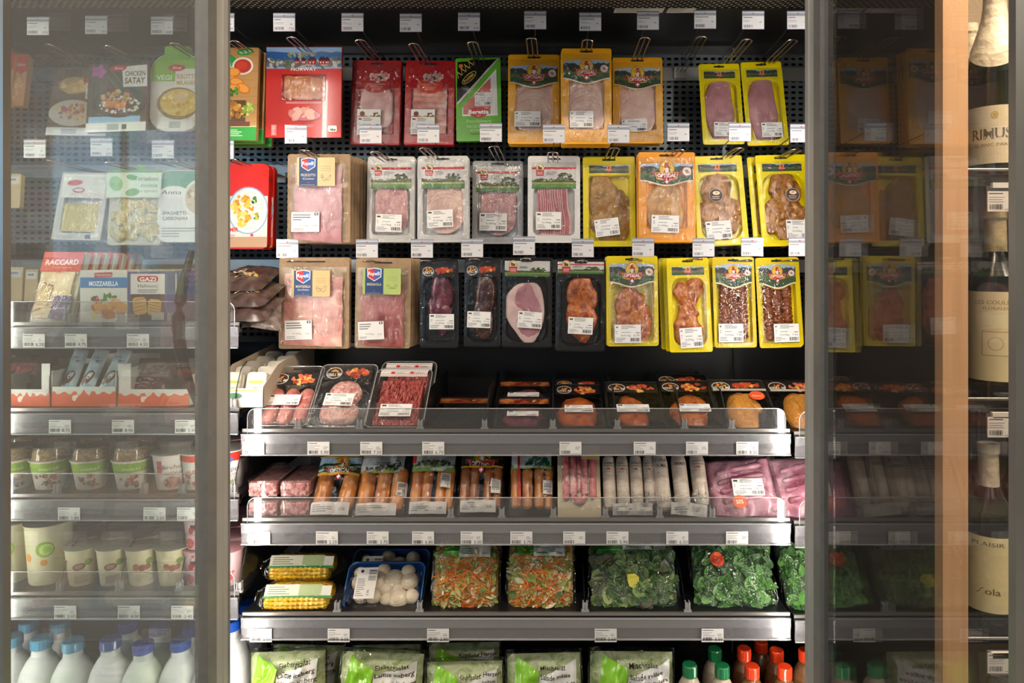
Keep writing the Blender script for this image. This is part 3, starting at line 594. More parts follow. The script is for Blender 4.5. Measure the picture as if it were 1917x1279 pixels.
def k_board(meatfn, title, sub, right, an, lab=(0, .74, .52, .26), st=(-.2, .2, .38, .2, 0), col='a08262'):
    def f(root, w, h):
        tray(root, w, h, col, None, .003, .006, 'cardboard', 'backing_board'); meatfn(root, w, h)
        film(root, w*.93, h*.86, .008, 'film_crinkle', h*.035, -.003, 18, 26, .0012, seed=w*222)
        p = P(y=-.0145); card_label(p, lab[0]*w, lab[1]*h, lab[2]*w, lab[3]*h, title, sub, right, an)
        cx, cz, sw, sh, rt = st[0]*w, st[1]*h, st[2]*w, st[3]*h, st[4]; p.rect(cx-sw/2, cz-sh/2, cx+sw/2, cz+sh/2, 'dedddb', rt); p.fine(cx-sw*.45, cz+sh*.05, cx+sw*.2, cz+sh*.42, 3, '606060', an, rt, (cx, cz))
        p.rect(cx+sw*.32, cz+sh*.34, cx+sw*.46, cz+sh*.47, '1c1c1c', rt, (cx, cz)); p.rect(cx+sw*.38, cz+sh*.36, cx+sw*.40, cz+sh*.45, 'ffffff', rt, (cx, cz)); p.rect(cx+sw*.345, cz+sh*.395, cx+sw*.435, cz+sh*.415, 'ffffff', rt, (cx, cz))
        p.text('0,127kg', cx-sw*.05, cz-sh*.22, sh*.1, '484848', wid=sw*.3); p.text('9.25', cx+sw*.33, cz-sh*.22, sh*.1, '484848', wid=sw*.14); p.fine(cx-sw*.45, cz-sh*.45, cx-sw*.05, cz-sh*.3, 2, '8a8a8a', an, rt, (cx, cz))
        p.build('printed_label', 'printed', root); q = P(y=-.0004); q.rrect(-w*.16, h-.013, w*.16, h-.009, .002, '1c1410'); q.build('hanging_slot', 'printed', root)
    return f
def k_black(meatfn, hdr, st=(.08, .3, .6, .17, 0, 'cow', '0,197kg', '12.90')):
    def f(root, w, h):
        tray(root, w, h, '121316', (-w*.43, h*.05, w*.43, h*.80), .022, .006, 'plastic_gloss', wr=w*.2); meatfn(root, w, h); p = P(y=-.0003)
        if hdr == 'grill': grill_strip(p, -w*.46, h*.80, w*.42, h*.92, 3)
        elif hdr == 'meadow': meadow_header(p, w*.98, h*.79, h*.96, 3, False)
        else: meadow_header(p, w*1.02, h*.84, h*.97, 5, True)
        slot(p, w, h); p.build('printed_label', 'printed', root); film(root, w*.97, h*.95, .003, 'film', h*.02, seed=w*111)
        stick(root, st[0]*w, st[1]*h, st[2]*w, st[3]*h, st[4], st[5], wt=st[6], pr=st[7], seed=int(w*6666))
    return f
def k_vegan(root, w, h):
    tray(root, w, h, 'c09058', None, .014, .001, 'printed', 'carton'); p = P(y=-.0002); p.rect(-w/2, 0, w/2, h, 'b98850')
    for k in range(9): p.rect(-w/2, h*(.2+k*.09), w/2, h*(.203+k*.09), '9a6c3c')
    p.rect(-w/2, 0, w/2, h*.15, '2c9a3c'); p.rect(-w/2, h*.145, w/2, h*.155, 'd8d0a0'); p.rect(-w*.5, h*.15, w*.38, h*.2, '6a3828'); p.fine(-w*.1, h*.04, w*.35, h*.12, 4, 'c8e8c8', 3)
    p.ell(w*.26, h*.955, w*.15, h*.04, '2c9a3c', rot=.15); p.text('VEGAN', w*.26, h*.94, h*.04, 'ffffff', rot=.15, wid=w*.22)
    p.ell(-.12*w, h*.78, w*.27, h*.16, '2c9a3c'); p.text('NATUR', -w*.06, h*.78, h*.075, 'ffffff', wid=w*.42, rot=.08, bold=.02); p.fine(-w*.2, h*.7, w*.05, h*.76, 2, 'c8e8c8')
    p.ell(w*.22, h*.80, w*.19, h*.095, 'e4dcd0'); p.ell(w*.22, h*.80, w*.155, h*.075, 'c03020'); p.ell(w*.2, h*.81, w*.1, h*.04, 'd04028')
    for (a, b, c) in ((.05, .73, 0), (.0, .64, .3), (.12, .62, -.3), (.24, .555, -.5), (.05, .55, .2)): p.ell(w*a, h*b, w*.14, h*.055, 'c8701c', 14, rot=c); p.ell(w*a, h*(b+.005), w*.11, h*.04, 'e89a3c', 14, rot=c)
    p.scatter(w*.04, h*.52, w*.12, h*.05, 12, ['4c8a2c', '6aa83c', '2f6a1c'], w*.04, 1)
    p.rect(-w*.5, h*.2, w*.3, h*.43, '5a3c24'); p.scatter(-w*.08, h*.31, w*.34, h*.1, 50, ['b87c30', 'c89040', 'a06820', 'd8a850'], w*.06, 2)
    p.scatter(w*.36, h*.30, w*.1, h*.1, 22, ['a8c850', '7ca838', 'c8dc78'], w*.04, 3, .6); p.build('printed_face', 'printed', root)
def k_curry(root, w, h):
    tray(root, w, h, 'd8261c', None, .022, .014, 'printed_gloss', 'carton'); p = P(y=-.0002); p.rect(-w*.5, h*.08, w*.49, h*.62, 'd8d0c8'); p.rect(-w*.5, h*.02, w*.49, h*.14, 'b8906c')
    p.ell(w*.14, h*.45, w*.36, h*.28, '8aa0b8', 28); p.ell(w*.14, h*.45, w*.34, h*.265, 'c8d4dc', 28); p.ell(w*.14, h*.45, w*.30, h*.235, 'dcd8cc', 28)
    p.scatter(w*.04, h*.45, w*.18, h*.18, 60, ['d8a028', 'e8b848', 'c8881c', 'f0cc68'], w*.05, 2); p.scatter(w*.3, h*.48, w*.12, h*.16, 40, ['ece8e0', 'd8d4c8', 'f4f0e8'], w*.02, 3)
    p.scatter(w*.25, h*.58, w*.05, h*.04, 10, ['3c7a2c', '2c5c20'], w*.025, 4); p.scatter(w*.3, h*.38, w*.04, h*.04, 8, ['3c7a2c', 'e8a818'], w*.025, 5)
    p.text('KASHMIR', -w*.22, h*.2, h*.07, 'c82c24', wid=w*.4, bold=.02); p.fine(-w*.4, h*.1, -w*.05, h*.17, 3, 'c86860'); p.ell(-w*.32, h*.6, w*.14, h*.05, 'e8e4dc'); p.text('Anna', -w*.32, h*.585, h*.05, '303030', slant=.3, wid=w*.22)
    p.rect(w*.2, h*.145, w*.33, h*.175, 'e8e4dc'); p.rect(w*.2, h*.145, w*.25, h*.175, 'c83030'); p.build('printed_face', 'printed_gloss', root)
def k_satay(root, w, h):
    tray(root, w, h, '4c4a48', None, .012, .004, 'printed', 'carton'); p = P(y=-.0002); p.rect(-w*.5, 0, w*.5, h, '4a4644'); p.rect(-w*.5, 0, w*.5, h*.13, 'd8d8d8'); p.rect(-w*.15, h*.02, w*.05, h*.11, 'a0a4a8'); p.rect(w*.1, h*.03, w*.18, h*.10, '3c3838'); p.rect(-w*.46, h*.13, w*.4, h*.22, '8ab0d8')  # light blue band: reflection of the shop in the door glass, painted on the sleeve
    p.ell(w*.05, h*.42, w*.46, h*.22, '25282c', 28); p.ell(w*.05, h*.42, w*.42, h*.185, '3a3c40', 28)
    p.scatter(w*.05, h*.38, w*.34, h*.12, 60, ['d8d0c8', 'e8e4dc', 'c8c0b4'], w*.03, 5); p.scatter(-w*.0, h*.46, w*.26, h*.11, 40, ['d88848', 'e0a060', 'c87030', 'e8b078'], w*.05, 6); p.scatter(w*.0, h*.5, w*.2, h*.06, 8, ['5a8a3c', '3c6a28'], w*.03, 7)
    p.poly([(w*.1, h*.64), (w*.5, h*.64), (w*.48, h*.96), (w*.06, h*.94)], 'e4e2de'); p.text('CHICKEN', w*.29, h*.80, h*.10, '5c4038', wid=w*.34, bold=.02); p.text('SATAY', w*.29, h*.69, h*.12, '5c4038', wid=w*.34, bold=.03); p.ell(0, h*.92, w*.14, h*.05, 'b8303c', rot=.1); p.text('Anna', 0, h*.9, h*.06, 'f0e0dc', slant=.3)
    for a in range(5): p.ell(-w*.32+w*.07*math.cos(a*1.26), h*.88+h*.05*math.sin(a*1.26), w*.07, h*.04, 'a8509c', 12, rot=a*1.26)
    p.build('printed_face', 'printed', root)
def k_pobowl(root, w, h):
    tray(root, w, h, '5a5450', None, .012, .004, 'printed', 'carton'); p = P(y=-.0002); p.rect(-w*.5, 0, w*.5, h, '5c5048'); p.rect(-w*.5, 0, w*.5, h*.12, 'd0d0d0'); p.rect(-w*.25, h*.02, 0, h*.10, 'a8acb0')
    p.ell(-w*.1, h*.34, w*.4, h*.2, 'b8b4ac', 28); p.scatter(-w*.05, h*.34, w*.3, h*.13, 50, ['c8a068', 'b88858', '906a88', 'a86878', 'd8b878'], w*.04, 3); p.ell(-w*.12, h*.76, w*.28, h*.13, 'a8885c', 20); p.scatter(-w*.12, h*.76, w*.22, h*.09, 20, ['c8a878', 'b8945c', 'd0b488'], w*.06, 4)
    p.poly([(w*.08, h*.55), (w*.36, h*.55), (w*.34, h*.84), (w*.06, h*.82)], 'd8d4d0'); p.text('PO', w*.21, h*.72, h*.09, 'a8505c', wid=w*.24, bold=.02); p.fine(w*.1, h*.58, w*.32, h*.68, 2, 'b86878'); p.ell(w*.12, h*.84, w*.12, h*.045, 'b8303c'); p.build('printed_face', 'printed', root)
def k_vegi(root, w, h):
    mb = MB(); mb.loft([rr(w, h*.9, w*.34, 8, .014, 0, h*.45), rr(w, h*.9, w*.34, 8, 0, 0, h*.45)], col='d8d8d0'); mb.loft([rr(w*.5, h*.3, w*.06, 8, .012, 0, h*.85), rr(w*.5, h*.3, w*.06, 8, .0003, 0, h*.85)], col='7ab040'); mb.build('sleeve', 'printed', root)
    p = P(y=-.0006); p.poly([(v.x, max(v.z, h*.58)) for v in rr(w*.98, h*.88, w*.33, 8, 0, 0, h*.45)], '7cb23c'); p.rect(-w*.25, h*.85, w*.25, h*.995, '7cb23c')
    p.text('VEGI', -w*.24, h*.6, h*.075, 'ecf0dc', wid=w*.3, bold=.02); p.rrect(-w*.02, h*.5, w*.46, h*.73, .004, 'e4e2dc'); p.text('RISOTTO', w*.22, h*.61, h*.08, 'b89a50', wid=w*.42, bold=.02); p.text('MILANESE', w*.22, h*.54, h*.07, 'b89a50', wid=w*.42, bold=.02); p.ell(-w*.0, h*.74, w*.17, h*.04, 'c03840'); p.text('Anna', 0, h*.725, h*.05, 'f4e4e0', slant=.3)
    p.ell(w*.06, h*.32, w*.42, h*.19, '8a7050', 28); p.ell(w*.08, h*.33, w*.38, h*.16, 'd8b860', 28); p.scatter(w*.08, h*.33, w*.33, h*.13, 70, ['e0c468', 'd0ac48', 'ecd488', 'c89c3c'], w*.04, 2); p.ell(w*.1, h*.38, w*.12, h*.05, 'd8b890'); p.rect(-w*.34, h*.02, w*.36, h*.13, 'dcdcdc'); p.rect(-w*.1, h*.03, w*.12, h*.11, 'a8acae'); p.build('printed_face', 'printed', root)
def k_bag_red(root, w, h):
    tray(root, w, h, 'b08060', None, .02, .006, 'printed_gloss', 'bag'); p = P(y=-.0003); p.rect(-w*.5, h*.7, w*.5, h, 'a82028'); p.poly([(-w*.5, h*.7), (0, h*.62), (w*.5, h*.7)], 'a82028'); p.text('Sette', 0, h*.78, h*.09, 'e8d8d0', slant=.2, wid=w*.6); p.scatter(0, h*.3, w*.4, h*.25, 30, ['c8a070', 'b88850', 'd0b080'], w*.09, 3); p.build('printed_face', 'printed_gloss', root)
def k_fett(root, w, h):
    tray(root, w, h, 'b8b4ac', (-w*.38, h*.1, w*.38, h*.72), .016, .004, 'plastic_gloss'); mb = MB(); n = 24
    for k in range(n):
        x = -w*.34+w*.68*k/(n-1); mb.tube([(x, .006, h*.13), (x+.0004*math.sin(k), .003, h*.35), (x, .006, h*.54)], .0019, 6)
    mb.build('noodles', 'pasta', root); p = P(y=-.0003); p.rect(-w*.45, h*.62, w*.45, h*.97, 'dcdad4'); p.text('FETTUCCINE', w*.08, h*.64, h*.075, 'b89878', wid=w*.62); p.ell(-w*.2, h*.84, w*.16, h*.045, 'c84848', rot=.1); p.ell(-w*.1, h*.73, w*.13, h*.04, 'b04868'); p.ell(-w*.1, h*.735, w*.09, h*.02, 'dcdad4'); p.rect(w*.18, h*.02, w*.3, h*.08, '303030'); p.fine(-w*.4, h*.02, 0, h*.07, 2); p.build('printed_label', 'printed', root); film(root, w*.9, h*.9, .003, 'film', h*.04)
def k_tort(root, w, h):
    p = P(y=-.008); p.rect(-w*.5, h*.58, w*.5, h*.92, 'd0dccc'); p.poly([(-w*.02, h*.92), (w*.22, h*.92), (w*.16, h), (w*.04, h)], '6aa85c'); p.rect(-w*.5, h*.9, w*.5, h*.93, '5a9a4c'); p.text('Tortelloni', w*.22, h*.8, h*.075, '3c6a44', wid=w*.44, bold=.01); p.text('ricotta', w*.28, h*.72, h*.06, '3c6a44', wid=w*.3); p.text('e spinaci', w*.28, h*.65, h*.06, '3c6a44', wid=w*.32)
    p.ell(-w*.33, h*.76, w*.12, h*.1, '8ab87c', rot=.6); p.ell(-w*.05, h*.84, w*.1, h*.035, '5c9a50', rot=-.2); p.ell(-w*.02, h*.65, w*.13, h*.05, '5c9a50', rot=.15); p.build('header_card', 'printed', root); p.mb.box(0, 0, 0, 0, 0, 0) if 0 else None
    mb = MB(); r = random.Random(4)
    for k in range(34): mb.dome(r.uniform(-w*.4, w*.4), r.uniform(h*.06, h*.54), w*.10, w*.08, .012, .004, r.uniform(0, 3), k, .2, .2, n=14, k=4)
    mb.build('tortelloni', 'tortellini', root); film(root, w, h*.62, .012, 'film_crinkle', 0, -.004, seed=8)
    q = MB(); q.loft([rr(w, h*.95, .008, 4, .014, 0, h*.47), rr(w*.98, h*.94, .008, 4, .006, 0, h*.47)], col='c8c4a8'); q.build('bag', 'plastic_gloss', root)
def k_carb(root, w, h):
    tray(root, w, h*.95, 'dcdad6', None, .016, w*.2, 'printed', 'sleeve'); p = P(y=-.0002); p.rrect(-w*.48, h*.6, w*.48, h*.94, w*.18, '6a9a80'); p.ell(-w*.2, h*.66, w*.28, h*.08, 'e8e4e0'); p.text('Anna', -w*.26, h*.63, h*.08, '303030', slant=.3, wid=w*.4); p.text('SPAGHETTI', -w*.18, h*.36, h*.065, '505048', wid=w*.46, bold=.01); p.text('CARBONARA', -w*.15, h*.29, h*.065, '505048', wid=w*.5, bold=.01)
    p.ell(w*.3, h*.58, w*.32, h*.25, 'e4e4e4', 28); p.ell(w*.3, h*.58, w*.28, h*.21, 'd0c0a0', 28); p.scatter(w*.3, h*.58, w*.24, h*.18, 50, ['dccca8', 'c8b48c', 'b89080', 'e4d8bc', '8aa070'], w*.035, 3); p.fine(-w*.4, h*.06, w*.3, h*.2, 4, '9a9a94', 2); p.build('printed_face', 'printed', root)
def k_cheese_bag(root, w, h):
    tray(root, w, h, 'c8b490', None, .016, .004, 'plastic_gloss', 'bag'); p = P(y=-.0002); p.rect(-w*.4, h*.7, w*.4, h*.92, 'd8d4cc'); p.rect(-w*.3, h*.8, w*.2, h*.86, '7888b0'); p.build('printed_label', 'printed', root)
# meat fillers
def m_disc(mat, n=9, cx=0, ww=.6): return lambda root, w, h: slices(root, cx*w, h*.10, w*ww, h*.74, mat, n, .004, .012, 'round')
def m_sq(mat, z=.12, hh=.5, ww=.62, n=6): return lambda root, w, h: slices(root, 0, h*z, w*ww, h*hh, mat, n, .0015, .011, 'square')
def m_fold(mat, z=.06, hh=.72, ww=.86, n=6, seed=0, y=.0): return lambda root, w, h: folded(root, 0, h*z, w*ww, h*hh, mat, n, y, seed)
def m_lump(mat, L, name='meat', y0=.014): return lambda root, w, h: lumps(root, [(a*w, b*h, c*w, d*h, e, f) for a, b, c, d, e, f in L], mat, name, y0)
def m_bacon(root, w, h):
    mb = MB(); r = random.Random(3); n = 13
    for k in range(n):
        x = -w*.30+w*.52*k/n; bw = w*.065 if k < n-1 else w*.13; N = 16
        for (q0, q1, mi) in ((0, .82, 0), (.82, 1, 1)):
            vs = []
            for j in range(N+1):
                t = j/N; z = h*.10+h*.53*t; wv = .0022*noise.noise(Vector((t*3, k*.3, 0)))*2+(.006*t if k > 8 else 0)*(-1)
                for q in (q0, q1): vs.append((x+bw*q+wv+.0025*math.sin(t*5), .006-k*.0004-.0012*q, z))
            mb.add(vs, [(2*j, 2*j+1, 2*j+3, 2*j+2) for j in range(N)], mi=mi)
    mb.dome(0, h*.1, w*.33, h*.04, .004, .008, 0, 1, .1, mi=1)
    mb.build('bacon', ['prosciutto_red', 'pork_fat'], root)
food('prosciutto_red', ['94404a', 'a8545c', 'b86a6e'], 40, .35, .2, 80, 4, (3, 1, .6))
def m_skewer(root, w, h):
    mb = MB(); r = random.Random(6)
    for c in range(3):
        for k in range(13): mb.dome(-w*.22+w*.22*c+r.uniform(-.001, .001), h*.12+h*.045*k, w*.125, h*.036, .011, .014, r.uniform(-.15, .15), k+c*20, .12, .2, n=14, k=4)
    mb.build('skewered_meat', 'skewer', root)
def m_chop(root, w, h):
    mb = MB()
    def sh(a): return 1+.14*math.cos(2*a+.6)-.10*math.cos(3*a+.3)
    mb.dome(-w*.03, h*.40, w*.37, h*.36, .012, .014, -.12, 3, .06, .05, shape=sh, p=6, mi=1); mb.dome(-w*.05, h*.55, w*.22, h*.16, .0135, .014, -.35, 5, .08, .05, p=5, mi=0); mb.dome(w*.02, h*.27, w*.25, h*.17, .0134, .014, .3, 7, .08, .05, p=5, mi=0); mb.dome(w*.14, h*.46, w*.15, h*.16, .0132, .014, .3, 9, .1, .05, p=5, mi=0); mb.dome(-w*.05, h*.42, w*.12, h*.02, .0136, .014, -.2, 2, .1, mi=2)
    mb.build('pork_chop', ['pork', 'pork_fat', 'bresaola'], root)
def hang(fn, x0, y0, x1, y1, Y, name, label, cat='meat pack', tilt=3, roll=0, behind=0, step=.02, group=None, blabel=None, dx=0, yaw=0):
    wd = (x1-x0)*Y/FP; h = (y1-y0)*Y/FP; x, yy, z = W3((x0+x1)/2, y1, Y); t = math.radians(tilt)
    yb = Y-math.sin(t)*h*.5
    root = thing(name, label, cat, (x, yb, z), (-t, math.radians(roll), math.radians(yaw)), None); fn(root, wd, h)
    r = random.Random(int(x0))
    for k in range(behind):
        c = copy_tree(root); c.location = (x+r.uniform(-.002, .002)+dx*(k+1), yb+step*(k+1), z+r.uniform(-.002, .002)); c['label'] = blabel; c['group'] = group or 'packs behind the front ones'
    return root
# ---------------------------------------------------------------- room
YS, YW = 1.585, 2.04                       # shelf front, back wall
def struct(name, mb, mat, loc=None, kind='structure'): o = mb.build(name, mat, None, loc); o['kind'] = kind; return o
m = MB(); m.box(-5, 4, -3.6, 2.6, -.02, 0); struct('floor', m, 'floor_tile')
m = MB(); m.box(-5, 4, -3.6, 2.6, 3.0, 3.05); struct('ceiling', m, 'ceiling_white')
m = MB(); m.box(-5.05, 4, -3.65, -3.6, 0, 3); struct('wall_back', m, 'shop_wall')
m = MB(); m.box(4, 4.05, -3.6, 2.6, 0, 3); struct('wall_right', m, 'shop_wall')
m = MB(); m.box(-5.05, -5, -3.6, 2.6, 0, 3); struct('wall_left', m, 'shop_wall')
m = MB(); m.box(-5, 4, 2.6, 2.65, 0, 3); struct('wall_front', m, 'shop_wall')
for i, (a, b) in enumerate(((-4.7, -3.3), (-3.1, -1.9))):
    m = MB(); m.box(a, b, -3.59, -3.57, 1.5, 2.75, mi=0)
    for x in (a, (a+b)/2, b): m.box(x-.03, x+.03, -3.57, -3.54, 1.45, 2.8, mi=1)
    m.box(a, b, -3.57, -3.54, 1.42, 1.5, mi=1); m.box(a, b, -3.57, -3.54, 2.75, 2.83, mi=1)
    o = m.build('window_%d' % (i+1), ['daylight', 'white_paint']); o['kind'] = 'structure'
LAMPS = [(-1.9, .1), (0, .1), (1.7, .1), (-1.2, -1.7), (1.2, -1.7)]
for k, (x, y) in enumerate(LAMPS):
    t = thing('ceiling_light', 'long white ceiling light over the aisle in front of the chiller', 'ceiling light', (x, y, 2.97), group='ceiling lights over the aisle')
    m = MB(); m.box(-.62, .62, -.09, .09, -.03, .03); m.build('housing', 'white_paint', t); m = MB(); m.box(-.58, .58, -.06, .06, -.045, -.031); m.build('diffuser', 'lamp', t)
# ---------------------------------------------------------------- chiller cabinet
cab = thing('refrigerated_cabinet', 'tall black refrigerated display cabinet with glass doors and punched steel back panels', 'refrigerated cabinet', (0, 1.8, 0))
def cpart(name, mb, mats, parent=cab, label=None):
    o = mb.build(name, mats); o.parent = parent; o.matrix_parent_inverse = Matrix.Translation((0, -1.8, 0)); 
    if label: o['label'] = label
    return o
SEAM = [-2.0, -.716, .52, .95]
for a, b in zip(SEAM[:-1], SEAM[1:]):
    m = MB(); m.box(a+.002, b-.002, YW, YW+.01, 1.56, 2.12); cpart('back_panel', m, 'slot_panel')
    m = MB(); m.box(a+.002, b-.002, YW, YW+.01, 1.29, 1.559); cpart('back_panel', m, 'slot_dark', label='black lower slotted back panel')
    m = MB(); m.box(a+.002, b-.002, YW, YW+.01, .2, 1.289); cpart('back_panel', m, 'black_panel', label='plain black lower back panel')
    m = MB(); m.box(a+.004, b-.004, YW-.02, YW, 2.115, 2.135); cpart('top_trim', m, 'dark_metal')
    for zz in (2.056, 1.772, 1.495):
        m = MB(); m.box(a+.01, b-.01, YW-.012, YW-.001, zz-.019, zz+.019); cpart('mounting_rail', m, 'aluminium')
    m = MB(); m.box(a+.003, b-.003, 1.70, YW-.001, 1.252, 1.268) if 0 else m.box(a+.003, b-.003, YW-.03, YW-.001, 1.262, 1.272); cpart('panel_lip', m, 'black_gloss')
m = MB(); m.box(-2.0, .95, 1.73, YW+.02, 2.142, 2.16); cpart('top_panel', m, 'black_panel')
m = MB(); m.box(-2.0, .95, 1.50, 1.729, 2.138, 2.16); cpart('air_outlet_grille', m, 'honeycomb')
m = MB(); m.box(-2.0, .95, 1.44, 1.5, 2.1, 2.3); cpart('canopy', m, 'dark_metal')
m = MB(); m.box(-2.0, .95, 1.47, YW, .30, .36); cpart('base_deck', m, 'black_plastic')
for k, xm in enumerate((-1.33, -.724, .548)):
    m = MB(); m.box(xm-.012, xm+.012, 1.462, 1.478, .3, 2.14); cpart('mullion', m, 'dark_metal')
    m = MB(); m.box(xm-.006, xm+.006, 1.479, 1.487, .4, 2.10); cpart('led_strip', m, 'led')
m = MB(); m.box(-1.9, .9, 1.478, 1.492, 2.118, 2.132); cpart('led_strip', m, 'led', label='horizontal light strip under the canopy')
m = MB(); m.box(-2.0, .95, 1.462, 1.476, 2.09, 2.14); cpart('canopy_lip', m, 'dark_metal')
m = MB(); p = P(fn=lambda x, z, o: (x, z, 2.1418-o), mb=m)
X0, X1 = .155, .285
for (a, b) in ((.148, .272), (.282, .352)):
    p.poly([(a, 1.772), (b, 1.772), (b+.002, 1.735), (a+.002, 1.735)], 'b8b4ac'); p.fine(a+.005, 1.74, b-.01, 1.765, 5, '6a6a66', 3)
cpart('notice_sticker', m, 'printed', label='white notice stickers on the cabinet top panel')
# doors -------------------------------------------------
def open_door(X, Y0, Y1, side, glassmat):
    d = MB(); d.box(X-.004, X+.004, Y1+.012, Y0-.07, .2, 2.3); o = cpart('door', d, glassmat, label='glass door standing open at a right angle')
    s = MB(); s.box(X-.012, X+.014, Y0-.085, Y0-.050, .18, 2.32, mi=1); s.box(X-.010, X+.012, Y0-.050, Y0-.022, .18, 2.32, mi=0); s.box(X-.013, X+.015, Y0-.022, Y0-.004, .18, 2.32, mi=2); s.box(X-.010, X+.016, Y0-.004, Y0+.004, .18, 2.32, mi=1)
    q = s.build('hinge_stile', ['stile_light', 'stile_dark', 'stile_light']); q.parent = o
    s = MB(); s.box(X-.006, X+.006, Y1, Y1+.013, .18, 2.32, mi=0); q = s.build('edge_stile', ['aluminium']); q.parent = o
    return o
open_door(-.700, 1.456, .872, -1, 'door_glass_hazy')
d = MB(); X, Y0, Y1 = .533, 1.452, .795
open_door(X, Y0, Y1, 1, 'door_glass_smoked')
d = MB(); d.box(-1.318, -.745, 1.441, 1.449, .2, 2.3); cd = cpart('door', d, 'door_glass', label='closed frameless glass door over the dairy shelves')
hb = MB(); zt, zb = WZ(470, 1.40), WZ(758, 1.40); pts = []
for k in range(13):
    t = k/12; pts.append((WX(352, 1.40)-.016*math.sin(PI*t)+.010*t, 1.415-.03*math.sin(PI*t), zt+(zb-zt)*t))
hb.tube(pts, [.006+.006*math.sin(PI*k/12) for k in range(13)], 10); q = hb.build('handle', 'black_plastic'); q.parent = cd; q['label'] = 'black curved handle'
# ---------------------------------------------------------------- display hooks
def hook(hx, hy, lx, ly, label, Yf=1.73, Yl=1.66, empty=False, price=None, sq=0):
    X, Z = WX(hx, Yf), WZ(hy, Yf); t = thing('display_hook', label, 'display hook', (X, YW-.012, Z), group=None)
    y = lambda Y: Y-(YW-.012); hw = .0125
    m = MB(); r = .0020; n = 5
    arc = [(-hw*math.cos(a), -.001+y(Yf)-.006*math.sin(a), .003*math.sin(a)) for a in [PI*k/8 for k in range(9)]]
    m.tube([(-hw, -.002, -.002)]+arc+[(hw, -.002, -.002)], r, 6); m.tube([(0, -.002, -.002), (0, y(Yf)-.005, .002)], r, 6); m.build('prong', 'chrome', t)
    XL, ZL = WX(lx, Yl)-X, WZ(ly, Yl)-Z
    m = MB(); m.tube([(0, -.002, .034), (XL*.5, y(Yl)*.55, (.034+ZL)/2), (XL, y(Yl)+.004, ZL+.012)], .0013, 6); m.build('label_arm', 'dark_metal' if not empty else 'chrome', t)
    m = MB(); w2, h2 = .0265, .0225
    m.box(XL-w2, XL+w2, y(Yl), y(Yl)+.0012, ZL-h2+.001, ZL+h2); m.tube([(XL-w2, y(Yl)+.002, ZL+h2-.001), (XL+w2, y(Yl)+.002, ZL+h2-.001)], .0022, 6); h = m.build('label_holder', 'holder_clear', t)
    p = P(y=y(Yl)-.0006); cx, x0, x1, z0, z1 = XL, XL-.0258, XL+.0258, ZL-h2+.0015, ZL+h2-.012
    p.rect(x0, z0, x1, z1, 'd0cfd2'); W = x1-x0; H = z1-z0; p.rect(x0, z0, x1, z0+H*.02, 'c8a8c8')
    p.fine(x0+W*.04, z1-H*.2, x0+W*.7, z1-H*.06, 1, '5c5c60', int(hx)); p.fine(x0+W*.04, z1-H*.5, x0+W*.5, z1-H*.3, 2, 'a0a0a4', int(hx)+1); p.bars(x0+W*.06, z0+H*.1, x0+W*.5, z0+H*.32, 11, '5a5a5e', int(hx)); p.fine(x1-W*.22, z0+H*.45, x1-W*.04, z0+H*.6, 1, '7a7a7e', 4)
    if price: p.text(price, x1-W*.04, z0+H*.1, H*.24, '2a2a2a', 'r')
    p.rect(x0, z1+.001, x1, z1+.0045, '8a90a0'); p.rect(x0, z1+.0055, x1, z1+.0095, 'b8bcc8'); p.ell(cx, z1+.0052, .002, .002, 'b05040', 8)
    p.build('price_card', 'printed', t)
    m = MB(); m.box(-.016, .016, -.006, 0, -.02, .006); m.box(-.018, -.016, -.009, 0, -.022, .008); m.box(.016, .018, -.009, 0, -.022, .008); m.box(-.018, .018, -.010, -.0, .006, .010); m.build('mount_plate', 'white_paint' if empty else 'aluminium', t)
    return t
